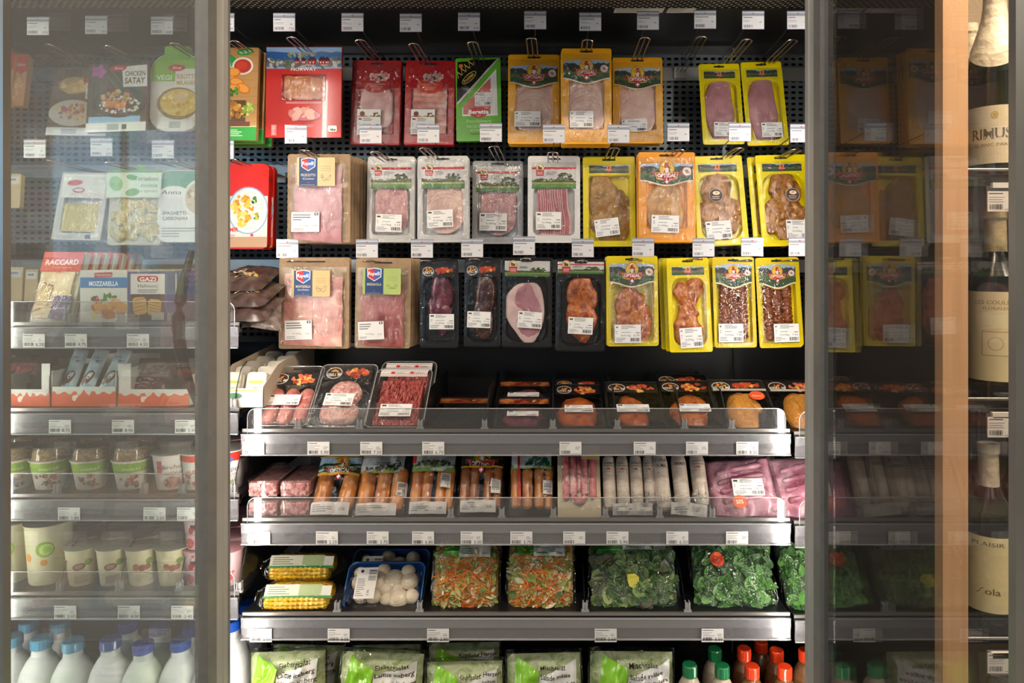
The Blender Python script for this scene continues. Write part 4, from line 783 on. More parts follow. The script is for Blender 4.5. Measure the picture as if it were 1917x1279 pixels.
HK = [ # hook px, label px, name of what hangs on it
 (440, 80, 418, 42, 'hook carrying the vegan breaded carton packs', '3.90'), (547, 73, 532, 42, 'hook carrying the red smoked salmon carton', '7.95'), (675, 78, 660, 42, 'hook carrying the dark red ham pack', None), (775, 85, 769, 43, 'hook carrying the bright red cured ham pack', None),
 (885, 82, 878, 41, 'hook carrying the green carton with black corner', '6.50'), (995, 75, 1002, 38, 'hook carrying the left orange poultry pack of three', None), (1100, 78, 1105, 41, 'hook carrying the middle, highest orange poultry pack', None), (1207, 74, 1213, 39, 'hook carrying the right orange poultry pack of three', None),
 (1313, 72, 1320, 37, 'empty chrome hook with nothing hanging on it', None), (1398, 77, 1410, 38, 'hook carrying the left yellow raw ham pack', None), (1482, 78, 1494, 38, 'hook carrying the right yellow raw ham pack', None),
 (436, 301, 417, 281, 'hook carrying the red rice meal carton', '1.80'), (570, 284, 554, 252, 'hook carrying the brown board stack with cooked ham', None), (703, 287, 694, 252, 'hook carrying the left clear ham pack with meadow label', None), (795, 280, 802, 251, 'hook carrying the pale round slice pack', None),
 (925, 277, 919, 249, 'hook carrying the grey tray pack of round pink slices', None), (1035, 288, 1037, 251, 'hook carrying the white bacon pack', None), (1150, 280, 1158, 251, 'hook carrying the yellow tray with spiced fillet', None), (1272, 283, 1270, 248, 'hook carrying the orange film poultry pack in the middle row', None),
 (1383, 280, 1385, 248, 'hook carrying the yellow tray with roasted thigh and round sticker', None), (1490, 282, 1500, 250, 'hook carrying the yellow tray cut by the right door frame', None),
 (548, 490, 538, 466, 'hook carrying the brown board stack of mortadella', None), (690, 490, 687, 466, 'hook carrying the brown board stack with green and blue card', None), (797, 490, 790, 466, 'hook carrying the purple beef steak tray', None), (888, 487, 884, 465, 'hook carrying the dark brown marinated meat tray', None),
 (984, 486, 981, 461, 'hook carrying the pork chop tray', None), (1090, 490, 1091, 465, 'hook carrying the orange marinated steak tray', None), (1192, 488, 1204, 464, 'hook carrying the yellow pack of orange poultry wings', None), (1305, 486, 1317, 464, 'hook carrying the yellow tray with orange drumsticks', None),
 (1398, 489, 1408, 463, 'hook carrying the left yellow skewer pack', None), (1485, 489, 1497, 463, 'hook carrying the right yellow skewer pack', None),
 (92, 86, 71, 49, 'hook seen through glass, carrying the grey bowl meal sleeve', '4.95'), (205, 89, 180, 47, 'hook seen through glass, carrying the satay meal sleeve', '7.80'), (328, 84, 303, 48, 'hook seen through glass, carrying the green topped risotto sleeve', '4.80'),
 (92, 303, 65, 279, 'hook seen through glass, carrying the flat noodle tray', '2.60'), (205, 307, 190, 276, 'hook seen through glass, carrying the tortelloni bag', '3.75'), (325, 304, 305, 280, 'hook seen through glass, carrying the carbonara sleeve', '4.50')]
for a in HK: hook(*a[:4], 'chrome '+a[4] if not a[4].startswith('empty') else a[4], empty=a[4].startswith('empty'), price=a[5])
# ---------------------------------------------------------------- hanging packs
# row 1
hang(k_vegan, 378, 87, 482, 264, 1.80, 'meal_carton', 'wood patterned carton of vegan breaded bites with green bands, beside the door post', 'food carton', 4, 0, 2, .045, 'vegan breaded cartons behind the first', 'vegan breaded carton, showing as a strip behind the one by the door post', dx=.001)
hang(k_norway, 498, 87, 639, 258, 1.83, 'salmon_carton', 'red carton of smoked salmon with fjord picture and orange window', 'salmon pack', 2, 0)
hang(k_red(0), 657, 111, 749, 272, 1.88, 'ham_pack', 'dark red pack of cooked ham slices, next to the red salmon carton', 'meat pack', 4, .5, 1, .016, None, 'dark red ham pack behind its twin, right of the salmon carton')
hang(k_red(1), 757, 112, 850, 272, 1.88, 'ham_pack', 'bright red pack of streaky cured ham left of the green carton', 'meat pack', 4, .6, 1, .016, None, 'bright red cured ham pack directly behind its twin')
hang(k_parma, 855, 106, 940, 265, 1.88, 'ham_carton', 'green and black carton of parma ham with gold crown', 'ham carton', 4, -1.2, 1, .016, None, 'green parma ham carton directly behind its twin')
OP = m_disc('ham_pale', 9, .0, .71)
hang(k_orange(OP, True, (-.12, .27, .5, .17, 0, 'hen')), 951, 99, 1048, 271, 1.86, 'poultry_pack', 'orange pack of poultry slices, left and square-sliced, of three on top row', 'meat pack', 5, 0, 2, .018, 'orange packs behind the left one', 'orange poultry pack behind the leftmost of the three orange ones')
hang(k_orange(OP, True, (-.1, .25, .46, .17, 0, 'hen')), 1051, 88, 1145, 271, 1.80, 'poultry_pack', 'orange pack of poultry slices hanging highest, middle of the three', 'meat pack', 4, 0, 3, .018, 'orange packs behind the middle one', 'orange poultry pack behind the middle of the three orange ones')
hang(k_orange(m_disc('ham_pale', 7, .0, .70), False, (-.08, .2, .5, .15, .06, 'hen')), 1147, 105, 1241, 270, 1.88, 'poultry_pack', 'orange pack with round fanned poultry slices, right of the three', 'meat pack', 5, 0, 2, .018, 'orange packs behind the right one', 'orange poultry pack behind the rightmost of the three orange ones')
HAMY = m_lump('ham_rose', [(0, .43, .33, .36, .014, 0)], 'raw_ham')
hang(k_yellow(HAMY, st=(.02, .17, .5, .17, -.03, 'pig'), fm='film_crinkle'), 1313, 111, 1390, 273, 1.89, 'ham_pack', 'yellow tray of pink raw ham, left of two at top right', 'meat pack', 12, -.8)
hang(k_yellow(HAMY, st=(.1, .17, .5, .17, 0, 'pig'), fm='film_crinkle'), 1395, 107, 1472, 275, 1.89, 'ham_pack', 'yellow tray of pink raw ham, right of two at top right', 'meat pack', 12, -1.5)
# row 2
hang(k_curry, 398, 306, 502, 466, 1.80, 'meal_carton', 'red carton with blue plate of rice curry, half behind the door post', 'food carton', 3, 0, 1, .03, None, 'red rice meal carton directly behind its twin')
hang(k_board(m_fold('ham_rose', .05, .78, .74, 4, 1), 'PROSCIUTTO', 'Cotto', 'd8c090', 2, (-.02, .79, .60, .32), (-.18, .23, .44, .22, 0)), 538, 288, 656, 455, 1.80, 'ham_pack', 'brown board pack of pink cooked ham, blue and beige card, middle row', 'meat pack', 1, 0, 7, .022, 'cooked ham boards behind the front one', 'brown board ham pack stacked behind the cooked ham front one', dx=.0015)
hang(k_meadow(m_sq('ham', .10, .56, .68, 5), st=(-.03, .22, .54, .20, -.02, 'pig', '0,179kg', '5.25')), 687, 292, 777, 454, 1.86, 'ham_pack', 'clear pack of pink square ham with meadow picture, next to the brown boards', 'meat pack', 3, 0, 1, .02, None, 'clear meadow ham pack directly behind the one next to the brown boards')
hang(k_meadow(m_disc('ham_pale', 8, .04, .72), st=(-.05, .27, .50, .20, .04, 'pig', '0,101kg', '2.15')), 782, 291, 878, 454, 1.85, 'ham_pack', 'clear pack of pale beige round slices with meadow picture', 'meat pack', 3, -.5, 1, .02, None, 'clear pack of pale round slices behind its twin')
hang(k_meadow(m_disc('ham', 9, .02, .70), 'a8a8aa', st=(-.08, .26, .54, .21, -.02, 'pig', '0,187kg', '4.70')), 884, 300, 979, 457, 1.92, 'ham_pack', 'silver grey pack of pink round slices with meadow picture', 'meat pack', 4, 0, 1, .018, None, 'silver grey sliced pack behind its twin')
hang(k_meadow(m_bacon, 'e2e0de', st=(-.1, .25, .48, .20, 0, 'pig', '0,136kg', '3.65'), fm='film'), 988, 291, 1086, 455, 1.86, 'bacon_pack', 'white pack of streaky bacon rashers with meadow picture', 'meat pack', 3, 0)
hang(k_yellow(m_lump('spiced', [(-.08, .52, .27, .30, .012, .15), (.16, .34, .24, .26, .013, 0), (-.02, .28, .26, .2, .012, 0)], 'chicken_fillet'), st=(-.05, .21, .46, .19, .12, 'hen', '0,323kg', '13.25'), wr=.004), 1092, 292, 1190, 462, 1.86, 'chicken_pack', 'yellow pack of herb spiced chicken fillet beside the bacon', 'meat pack', 4, -.3, 0)
hang(k_orange(m_lump('golden', [(.0, .34, .32, .28, .010, 0), (.02, .52, .2, .13, .009, .2)], 'chicken_fillet', .011), True, (-.04, .20, .48, .19, -.03, 'hen'), 'f09c1c'), 1195, 284, 1302, 454, 1.81, 'chicken_pack', 'orange film pack of golden chicken in the middle row', 'meat pack', 3, 0, 2, .02, 'orange packs behind the golden chicken', 'orange pack right behind the golden chicken one')
def roastfn(flip):
    s = -1 if flip else 1
    def f(root, w, h):
        lumps(root, [(-s*.02*w, .62*h, .27*w, .2*h, .014, 0), (-s*.20*w, .36*h, .2*w, .14*h, .013, .3), (s*.16*w, .33*h, .25*w, .17*h, .013, -.4), (0, .18*h, .18*w, .12*h, .011, 0)], 'roasted', 'chicken_thigh')
        p = P(y=-.0074); p.ell(-s*.08*w if not flip else .14*w, .545*h, w*.135, w*.135, 'c8a890'); p.ell(-s*.08*w if not flip else .14*w, .545*h, w*.125, w*.125, '4a3a34'); cx = -s*.08*w if not flip else .14*w
        p.ell(cx+w*.01, .57*h, w*.07, w*.04, 'e0d8c8'); p.ell(cx+w*.01, .572*h, w*.03, w*.02, 'e09030', 10); p.fine(cx-w*.08, .50*h, cx+w*.08, .54*h, 2, 'b8a898'); p.build('round_sticker', 'printed', root)
    return f
hang(k_yellow(roastfn(False), st=(-.08, .16, .48, .20, .05, 'cow', '0,247kg', '7.80')), 1302, 285, 1398, 460, 1.84, 'chicken_pack', 'yellow tray of browned chicken thighs with round brown sticker, next to orange film pack', 'meat pack', 12, -1.6, 1, .02, None, 'yellow browned chicken tray directly behind its twin')
hang(k_yellow(roastfn(True), st=(.2, .17, .48, .20, -.03, 'cow', '0,322kg', '9.10')), 1422, 283, 1520, 461, 1.82, 'chicken_pack', 'yellow tray of browned chicken thighs cut off by the right door edge', 'meat pack', 12, -1.2, 1, .03, None, 'yellow browned chicken tray peeking out left behind its twin by the door', dx=-.012)
# row 3
hang(k_board(m_fold('mortadella', .06, .72, .82, 5, 4), 'MORTADELLA', 'Gran Emiliana', 'd8b47c', 5, (-.02, .715, .54, .285), (-.19, .21, .38, .21, .03)), 522, 482, 654, 653, 1.79, 'mortadella_pack', 'large brown board pack of folded mortadella slices at row end', 'meat pack', 1, 0, 1, .02, None, 'brown mortadella board right behind its twin')
hang(k_board(m_fold('bresaola', .06, .60, .76, 3, 7), 'BRESAOLA', None, 'a8bc6c', 9, (.0, .745, .68, .29), (-.18, .20, .46, .20, .05)), 664, 484, 768, 652, 1.79, 'bresaola_pack', 'brown board pack of dark red cured beef with blue and green card', 'meat pack', 1, .6, 6, .022, 'cured beef boards behind the front one', 'brown board behind the front cured beef pack', dx=.0015)
hang(k_black(m_lump('beef', [(.03, .62, .27, .22, .012, 0), (.0, .40, .25, .22, .012, .2)], 'beef_steak'), 'grill', (.08, .30, .64, .17, 0, 'cow', '0,197kg', '12.90')), 786, 485, 858, 652, 1.79, 'steak_tray', 'black tray of purple raw beef steak beside the brown boards', 'meat pack', 1, 0)
hang(k_black(m_lump('beef_brown', [(.06, .58, .24, .25, .014, 0), (.0, .32, .27, .21, .014, .1)], 'marinated_meat'), 'grill', (-.08, .31, .64, .18, -.03, 'cow', '0,198kg', '10.10')), 868, 483, 936, 650, 1.79, 'steak_tray', 'narrow black tray of dark brown marinated meat', 'meat pack', 1, .5)
hang(k_black(m_chop, 'meadow', (.06, .31, .48, .18, -.06, 'pig', '0,303kg', '12.60')), 939, 482, 1033, 651, 1.79, 'chop_tray', 'black tray with one pale pink pork chop', 'meat pack', 1, .5)
hang(k_black(m_lump('marinade', [(.02, .60, .27, .2, .014, .05), (.04, .36, .27, .23, .014, 0)], 'marinated_steak'), 'stripe', (.0, .28, .50, .18, -.04, 'pig', '0,199kg', '8.70')), 1040, 485, 1132, 658, 1.79, 'steak_tray', 'black tray of orange marinated steak with clear rim and red striped label', 'meat pack', 1, .5)
hang(k_yellow(m_lump('wing', [(-.02, .46, .27, .16, .014, .1), (.1, .30, .28, .16, .013, 0), (-.12, .22, .2, .12, .012, 0), (.12, .12, .22, .07, .012, 0)], 'chicken_wing'), 'big', 'dcc41c', (-.10, .14, .50, .20, .0, 'hen', '0,411kg', '6.75'), fm='film_crinkle'), 1136, 479, 1233, 648, 1.79, 'chicken_pack', 'yellow pack of orange poultry legs with big meadow label, row three', 'meat pack', 2, -.5, 1, .02, None, 'yellow poultry leg pack behind its twin')
hang(k_yellow(m_lump('wing', [(-.12, .62, .18, .12, .013, .4), (.10, .64, .2, .15, .014, -.3), (-.02, .44, .2, .11, .014, .5), (-.04, .30, .26, .13, .014, 0), (.12, .20, .2, .13, .013, 0), (-.14, .16, .2, .12, .013, 0)], 'chicken_drumstick'), st=(.0, .15, .52, .21, .05, 'hen', '0,377kg', '7.55')), 1252, 481, 1332, 658, 1.79, 'chicken_pack', 'yellow tray of orange marinated drumsticks, lowest hanging of row three', 'meat pack', 8, -1, 2, .03, 'yellow drumstick trays behind the first', 'yellow tray edge left behind the drumstick tray', dx=-.006)
hang(k_yellow(m_skewer, 'big', 'dec414', (-.12, .16, .58, .20, 0, 'hen', '0,320kg', '7.85'), wr=.004), 1336, 480, 1415, 650, 1.79, 'skewer_pack', 'yellow pack of brown meat skewers, left of two at row end', 'meat pack', 6, -.4, 1, .03, None, 'yellow skewer pack directly behind the left one', dx=-.004)
hang(k_yellow(m_skewer, 'big', 'dec414', (.12, .16, .58, .20, 0, 'hen', '0,310kg', '7.65'), wr=.004), 1420, 481, 1500, 650, 1.79, 'skewer_pack', 'yellow pack of brown meat skewers, right of two, by the door frame', 'meat pack', 6, -1.4, 1, .03, None, 'yellow skewer pack directly behind the right one', dx=.012)
# left module
hang(k_satay, 166, 114, 278, 248, 1.80, 'meal_sleeve', 'dark meal sleeve with satay bowl picture and white title, behind glass', 'food carton', 8, -2)
hang(k_pobowl, 93, 126, 205, 256, 1.85, 'meal_sleeve', 'grey meal sleeve with bowl and tan food, left of the satay sleeve', 'food carton', 10, 1)
hang(k_vegi, 282, 84, 377, 246, 1.82, 'meal_sleeve', 'rounded white sleeve with green top and risotto plate', 'food carton', 4, 0)
hang(k_bag_red, 22, 100, 46, 200, 1.85, 'snack_bag', 'narrow red topped tan bag at the far left, on the right', 'snack bag', 5, 3); hang(k_bag_red, -8, 96, 20, 200, 1.84, 'snack_bag', 'narrow red topped tan bag at the far left edge', 'snack bag', 5, 3)
hang(k_fett, 105, 318, 196, 450, 1.82, 'noodle_tray', 'pale tray of flat yellow noodles behind glass', 'pasta pack', 12, 1, 1, .02, None, 'pale noodle tray behind its twin')
hang(k_tort, 201, 308, 303, 458, 1.82, 'tortelloni_bag', 'clear bag of stuffed yellow pasta with green leaf header card', 'pasta pack', 6, 0)
hang(k_carb, 296, 310, 392, 454, 1.82, 'meal_sleeve', 'white rounded sleeve with creamy spaghetti plate, beside the stuffed pasta bag', 'food carton', 5, 0)
for k, (a, b) in enumerate(((12, 42), (46, 70), (74, 100))):
    hang(k_cheese_bag, a, 500+k*4, b, 565, 1.92, 'cheese_pack', ('far left', 'middle', 'right')[k]+' one of three pale cream packs hanging behind the first cheese packs', 'cheese pack', 4)
hang(k_cheese_bag, 8, 325, 38, 390, 1.9, 'cheese_pack', 'pale pack high at the far left, behind glass', 'cheese pack', 4)
# ---------------------------------------------------------------- shelves
ZS = dict(S1=WZ(806, YS), S2=WZ(973, YS), S3=WZ(1150, YS), L1=WZ(606, YS), L2=WZ(767, YS), L3=WZ(928, YS), L4=WZ(1112, YS), B=.36)
def shelf(x0, x1, z, guard, label, rail_h=.047, gap=.006, gh=.050):
    t = thing('shelf', label, 'shelf', ((x0+x1)/2, 2.0, z), group=None); L = (x0+x1)/2; a, b = x0-L, x1-L; y = lambda Y: Y-2.0
    m = MB(); m.box(a, b, y(1.592), y(2.035), -.012, -.0005); m.box(a, b, y(1.588), y(1.60), -.020, .0); m.build('shelf_plate', 'black_plastic', t)
    m = MB(); m.box(a, b, y(1.586), y(1.5915), -.004, .003); m.box(a, b, y(1.5862), y(1.5915), -.0135, -.009); m.build('front_lip', 'rail_metal', t)
    m = MB(); zt = -gap-.002; n = 1
    m.box(a, b, y(1.5795), y(1.5855), zt-rail_h*.45, zt, mi=1); m.box(a, b, y(1.581), y(1.584), zt-rail_h, zt-rail_h*.45, mi=0); m.box(a, b, y(1.5775), y(1.5815), zt-rail_h-.001, zt-rail_h+.0015, mi=2); m.box(a, b, y(1.578), y(1.5815), zt-.001, zt+.001, mi=2)
    m.build('price_rail', ['rail_clear', 'rail_upper', 'acrylic_edge'], t)
    if guard:
        ga, gb = a+.012, b-.010; pts = [(ga, -.02), (gb, -.02), (gb, gh-.02)]+[(gb-.02+.02*math.cos(q), gh-.02+.02*math.sin(q)) for q in [PI/2*k/5 for k in range(1, 6)]]+[(ga+.02-.02*math.sin(q), gh-.02+.02*math.cos(q)) for q in [PI/2*k/5 for k in range(6)]]
        m = MB(); m.loft([[Vector((p, y(1.5842), q)) for p, q in pts], [Vector((p, y(1.587), q)) for p, q in pts]], mi=0)
        e = [Vector((p, y(1.5856), q)) for p, q in pts[1:]]; m.tube(e+[Vector((ga, y(1.5856), -.02))], .0011, 6, mi=1)
        m.build('guard', ['guard_acrylic', 'acrylic_edge'], t)
    return t
XM0, XM1 = WX(453, YS), WX(1479, YS); XL0, XL1 = WX(12, YS), WX(447, YS); XL0 = -1.95; XR0, XR1 = WX(1487, YS), .93
for k, g in (('S1', 1), ('S2', 1), ('S3', 0)): shelf(XM0, XM1, ZS[k], g, {'S1': 'upper middle chiller shelf holding leaning meat trays', 'S2': 'middle chiller shelf holding sausages and vacuum packed ribs', 'S3': 'lowest middle chiller shelf holding corn, mushrooms and salad bags'}[k])
for k, g in (('L1', 1), ('L2', 0), ('L3', 1), ('L4', 1)): shelf(XL0, XL1, ZS[k], g, {'L1': 'top left shelf with cheese packs and mozzarella boxes', 'L2': 'left shelf carrying white and orange snack cartons', 'L3': 'left shelf carrying muesli and yoghurt cups', 'L4': 'left shelf carrying cream coloured drink cups above the milk'}[k])
for k, g in (('S1', 1), ('S2', 1), ('S3', 0)): shelf(XR0, XR1, ZS[k]-.006, g, {'S1': 'upper shelf end beyond the gap at the right door edge', 'S2': 'middle shelf end beyond the gap at the right door edge', 'S3': 'lowest shelf end beyond the gap at the right door edge'}[k])
def price_tag(px, py, price, label, Y=1.5775, wpx=41, hpx=25):
    x, y, z = W3(px, py, Y); w, h = wpx*Y/FP, hpx*Y/FP; m = MB(); m.box(-w/2, w/2, 0, .0008, 0, h, 'dddbd8'); p = P(y=-.0001, mb=m)
    p.fine(w*-.46, h*.82, w*.15, h*.95, 1, '5c5c5c', int(px)); p.fine(-w*.46, h*.42, w*.12, h*.76, 3, 'a4a4a4', int(px)+2); p.fine(w*.22, h*.42, w*.46, h*.66, 2, '8c8c8c', int(px)+4); p.bars(-w*.44, h*.1, 0, h*.36, 12, '383838', int(px))
    if price: p.text(price, w*.46, h*.1, h*.36, '1c1c1c', 'r')
    else: p.rect(w*.05, h*.09, w*.46, h*.12, '888888')
    o = m.build('price_tag', 'printed', None, (x, y, z-h/2)); return tag(o, label, 'price tag')
TG = [('upper middle shelf', 840, ((474, '7.80', 'below the sausage tray'), (596, '5.90', 'below the burger tray'), (695, '7.50', 'below the minced meat'), (811, '6.70', 'below the first nearly empty dark tray'), (1068, None, 'below the orange meat chunk'), (1207, None, 'below the orange fillet with white sticker'), (1305, None, 'below the dark orange glazed meat'), (1399, '8.50', 'below the breaded cutlet'))),
 ('middle shelf', 1008, ((485, None, 'at the left end under the meat cubes'), (612, '2.20', 'under the twin sausage bag'), (707, '3.75', 'under the second sausage bag'), (792, '6.80', 'under the third sausage bag, above the mushrooms'), (883, '3.00', 'under the dark labelled sausage bag'), (976, '3.70', 'under the red striped sausage bag'), (1075, None, 'under the fresh red sausage'), (1156, '5.90', 'under the white sausages'), (1268, '6.50', 'under the printed bratwurst'), (1380, None, 'under the vacuum packed ribs'))),
 ('lowest middle shelf', 1190, ((488, '2.05', 'under the corn cobs'), (634, '3.05', 'left of the mushroom tray'), (820, '2.80', 'under the left carrot salad'), (1134, '3.60', 'under the leaf salad'), (1334, '3.50', 'under the lamb lettuce'))),
 ('top left shelf', 638, ((63, '6.20', 'under the cheese packs'), (142, '4.75', 'under the mozzarella box'), (258, '4.50', 'under the halloumi box'))),
 ('left carton shelf', 799, ((112, '8.75', 'under the bar carton'), (230, '8.90', 'under the large open carton'), (348, '2.40', 'beside the door handle'))),
 ('left cup shelf', 963, ((129, '1.80', 'below the second muesli cup'), (289, '2.60', 'below the muesli yoghurt cup'), (352, None, 'next to the door frame'))),
 ('lowest left shelf', 1147, ((122, '2.05', 'below the tall cream cup'), (241, '4.00', 'below the small cream cups'), (341, '2.40', 'nearest the door frame')))]
for nm, py, L in TG:
    for px, pr, wh in L: price_tag(px, py, pr, 'white price tag on the %s rail, %s' % (nm, wh))
def divider(px, z, label, hgt=.07, clearm=False, Yf=1.60, curve=False):
    x = WX(px, 1.60); t = thing('shelf_divider', label, 'shelf divider', (x, Yf, z), group=None)
    pr = [(0, 0), (.0, .012), (.04, .02), (.10, hgt), (.40, hgt), (.40, 0)] if not curve else [(0, 0), (0, .02), (.008, .045), (.03, .085), (.06, .10), (.40, .10), (.40, 0)]
    m = MB(); m.loft([[Vector((-.001, a, b)) for a, b in pr], [Vector((.001, a, b)) for a, b in pr]])
    m.build('fin', 'guard_acrylic' if clearm else 'black_plastic', t)
    if curve: m = MB(); m.tube([(0, a, b) for a, b in pr[1:5]], .0012, 6); m.build('fin_edge', 'black_plastic', t)
    m = MB(); m.box(-.009, .009, -.011, -.003, 0, .006); m.box(-.006, -.003, -.010, .002, .006, .024); m.box(.003, .006, -.010, .002, .006, .024); m.box(-.006, .006, -.004, 0, .006, .020); m.build('front_clip', 'acrylic_edge', t)
for k, px in enumerate((560, 675, 788, 908, 1035, 1155, 1280, 1368)): divider(px, ZS['S1'], 'thin fin divider with clear clip, ' + ('between sausages and burgers', 'between burgers and mince', 'right of the mince', 'between the two dark empty trays', 'left of the orange meat chunk', 'left of the orange fillet', 'left of the glazed meat', 'left of the breaded cutlet')[k], .075)
for k, px in enumerate((845, 940, 1036, 1133, 1234, 1332)): divider(px, ZS['S2'], 'clear clip divider on the sausage shelf, ' + ('right of the third sausage bag', 'right of the dark labelled bag', 'left of the fresh red sausage', 'left of the white sausages', 'between white and printed sausages', 'left of the ribs')[k], .05)
for k, px in enumerate((633, 787, 1095, 1286)): divider(px, ZS['S3'], 'clear clip divider on the lowest shelf, ' + ('between corn and mushrooms', 'between mushrooms and salad', 'left of the leaf salad', 'left of the lamb lettuce')[k], .06)
for k, px in enumerate((130, 228, 323)): divider(px, ZS['L1'], 'clear divider on the top left shelf, ' + ('left of the mozzarella', 'between mozzarella and halloumi', 'right of the halloumi')[k], .05, True)
for k, px in enumerate((110, 272, 343)): divider(px, ZS['L3'], 'clear divider on the cup shelf, ' + ('right of the first muesli cups', 'left of the muesli yoghurt', 'right of the muesli yoghurt')[k], .05, True)
for k, px in enumerate((115, 226, 338)): divider(px, ZS['L4'], 'curved clear divider with dark edge, ' + ('right of the tall cups', 'between the small cups', 'right of the small cups')[k], .1, True, curve=True)
for k, (px, zz) in enumerate(((440, 'L3'), (450, 'L4'), (440, 'L2'))): divider(px, ZS[zz], 'curved divider ending the left module, ' + ('beside the red rimmed yoghurt', 'beside the pink yoghurt cups', 'beside the white carton of cream packs')[k], .1, True, curve=True)
# ---------------------------------------------------------------- leaning items
def lean(fn, xc, yb, Yb, xt, yt, Yt, wpx, name, label, cat='meat pack', roll=0, args=()):
    A = W3(xc, yb, Yb); B = W3(xt, yt, Yt); d = B-A; L = d.length; a = math.atan2(d.y, d.z)
    wd = wpx*Yb/FP; t = thing(name, label, cat, A, (-a, math.radians(roll), math.atan2(-d.x, d.y) if 0 else 0)); fn(t, wd, L, *args); return t
def cleartray(root, w, h, col=None, depth=.04, r=.014, mat='clear_tray', inset=.1):
    m = MB(); rg = [rr(w, h, r, 5, .001, 0, h/2), rr(w, h, r, 5, 0, 0, h/2), rr(w*.93, h*.94, r*.9, 5, 0, 0, h/2), rr(w*.92, h*.93, r*.9, 5, .002, 0, h/2), rr(w*(.92-inset), h*(.93-inset), r*.9, 5, depth*.9, 0, h/2), rr(w*(.86-inset), h*(.88-inset), r*.8, 5, depth, 0, h/2)]
    m.loft(rg, False, True, col or 'ffffff', 0, True); m.tube([v for v in rr(w, h, r, 5, 0, 0, h/2)]+[rr(w, h, r, 5, 0, 0, h/2)[0]], .0011, 6, mi=1)
    m.build('tray', [mat, 'acrylic_edge' if mat == 'clear_tray' else 'black_gloss'], root)
def f_saus(root, w, h):
    cleartray(root, w, h); m = MB()
    for k, x in enumerate((-.28, .0, .28)): m.sausage((x*w, .016, h*.05), (x*w+.004, .014, h*.62), w*.12, .003, col='fff', seed=k) if 0 else m.sausage((x*w, .016, h*.05), (x*w+.003, .014, h*.64), w*.13, .003, seed=k, wob=.2)
    m.build('raw_sausages', 'raw_sausage', root); p = P(y=-.001); grill_strip(p, -w*.47, h*.66, w*.47, h*.88, 4); p.rrect(-w*.1, h*.93, w*.1, h*.955, .002, '151515'); p.build('printed_label', 'printed', root)
    film(root, w*.92, h*.94, .003, 'film', h*.03, -.002); stick(root, -.05*w, .38*h, .6*w, .17*h, .0, 'pig', '0,310kg', '7.80', seed=3, y=-.009)
def f_burger(root, w, h):
    cleartray(root, w, h, depth=.035); m = MB(); m.dome(.0, h*.57, w*.29, h*.21, .022, .020, 0, 3, .06, .2); m.dome(-.03*w, h*.26, w*.33, h*.20, .024, .018, 0, 5, .06, .2); m.build('burger_patties', 'patty', root)
    p = P(y=-.001); grill_strip(p, -w*.42, h*.74, w*.42, h*.96, 7); p.build('printed_label', 'printed', root); film(root, w*.92, h*.94, .003, 'film_crinkle', h*.03, -.005); stick(root, -.02*w, .38*h, .5*w, .19*h, -.03, 'cow', '0,280kg', '5.90', seed=5, y=-.012)
def f_mince(root, w, h):
    cleartray(root, w, h, depth=.045, r=.018); m = MB(); r = random.Random(9)
    m.box(-w*.36, w*.36, .012, .036, h*.06, h*.80)
    for k in range(46):
        x = -w*.36+w*.72*(k+.5)/46; z = h*.06; path = []
        for j in range(12): path.append((x+r.uniform(-.0025, .0025), .010-r.uniform(0, .004), z+h*.74*j/11))
        m.tube(path, .0019, 5)
    m.build('minced_meat', 'mince', root); p = P(y=-.003); z0, z1 = h*.84, h*.96; p.rect(-w*.42, z0, w*.42, z1, 'e0d8d4'); n = 24
    for k in range(n):
        x = -w*.42+w*.84*k/n; s = w*.84/n
        for zz in (z0+(z1-z0)*.06, z0+(z1-z0)*.70): p.poly([(x, zz), (x+s*.5, zz+(z1-z0)*.2), (x+s, zz), (x+s*.5, zz+(z1-z0)*.1)], '5c1c20'); 
        p.poly([(x, zz-(z1-z0)*.4), (x+s*.5, zz-(z1-z0)*.2), (x+s, zz-(z1-z0)*.4), (x+s*.5, zz-(z1-z0)*.3)], '5c1c20')
    for x in (-.2, .14): p.ell(w*x, (z0+z1)/2, w*.04, h*.02, 'c02830'); p.text('Tradition', w*(x+.13), (z0+z1)/2-h*.012, h*.035, '5c1c20', wid=w*.16)
    p.build('printed_label', 'printed', root); film(root, w*.94, h*.96, .002, 'film', h*.02, -.001, amp=.0004); stick(root, -.0*w, .24*h, .54*w, .20*h, .0, 'cow', '0,500kg', '7.50', seed=7, y=-.008)
def f_dark(meat, sx=.0, hdr=True, st=True, fullhdr=False, H=.03, L=None):
    def f(root, w, h):
        cleartray(root, w, h, depth=H, mat='black_gloss', inset=.06, r=.010)
        if meat: lumps(root, [(a*w, b*h, c*w, d*h, e, g) for a, b, c, d, e, g in (L or [(.0, .36, .30, .30, .020, 0), (.05, .5, .26, .2, .02, .2)])], meat, 'meat', .016)
        p = P(y=-.001)
        if fullhdr: p.rect(-w*.46, h*.78, w*.46, h*.96, '8a3c14'); p.scatter(0, h*.87, w*.44, h*.06, 26, ['b85828', '5c2410', 'c87838', 'd8a868', '7c1c14'], w*.06, 3, 1.5)
        else: grill_strip(p, -w*.46, h*.74, w*.46, h*.96, int(w*3000) % 9, '0c0b0a')
        p.build('printed_label', 'printed', root); film(root, w*.93, h*.94, .002, 'film', h*.03, -.004)
        if st: stick(root, sx*w, .33*h, .56*w, .16*h, 0, 'pig', '0,141kg', '4.25', seed=int(w*999), y=-.010)
    return f
lean(f_saus, 522, 797, 1.60, 543, 687, 1.73, 106, 'sausage_tray', 'clear tray of three raw pink sausages under a black grill label')
lean(f_burger, 626, 800, 1.60, 648, 683, 1.73, 112, 'burger_tray', 'clear tray of two raw minced burger patties')
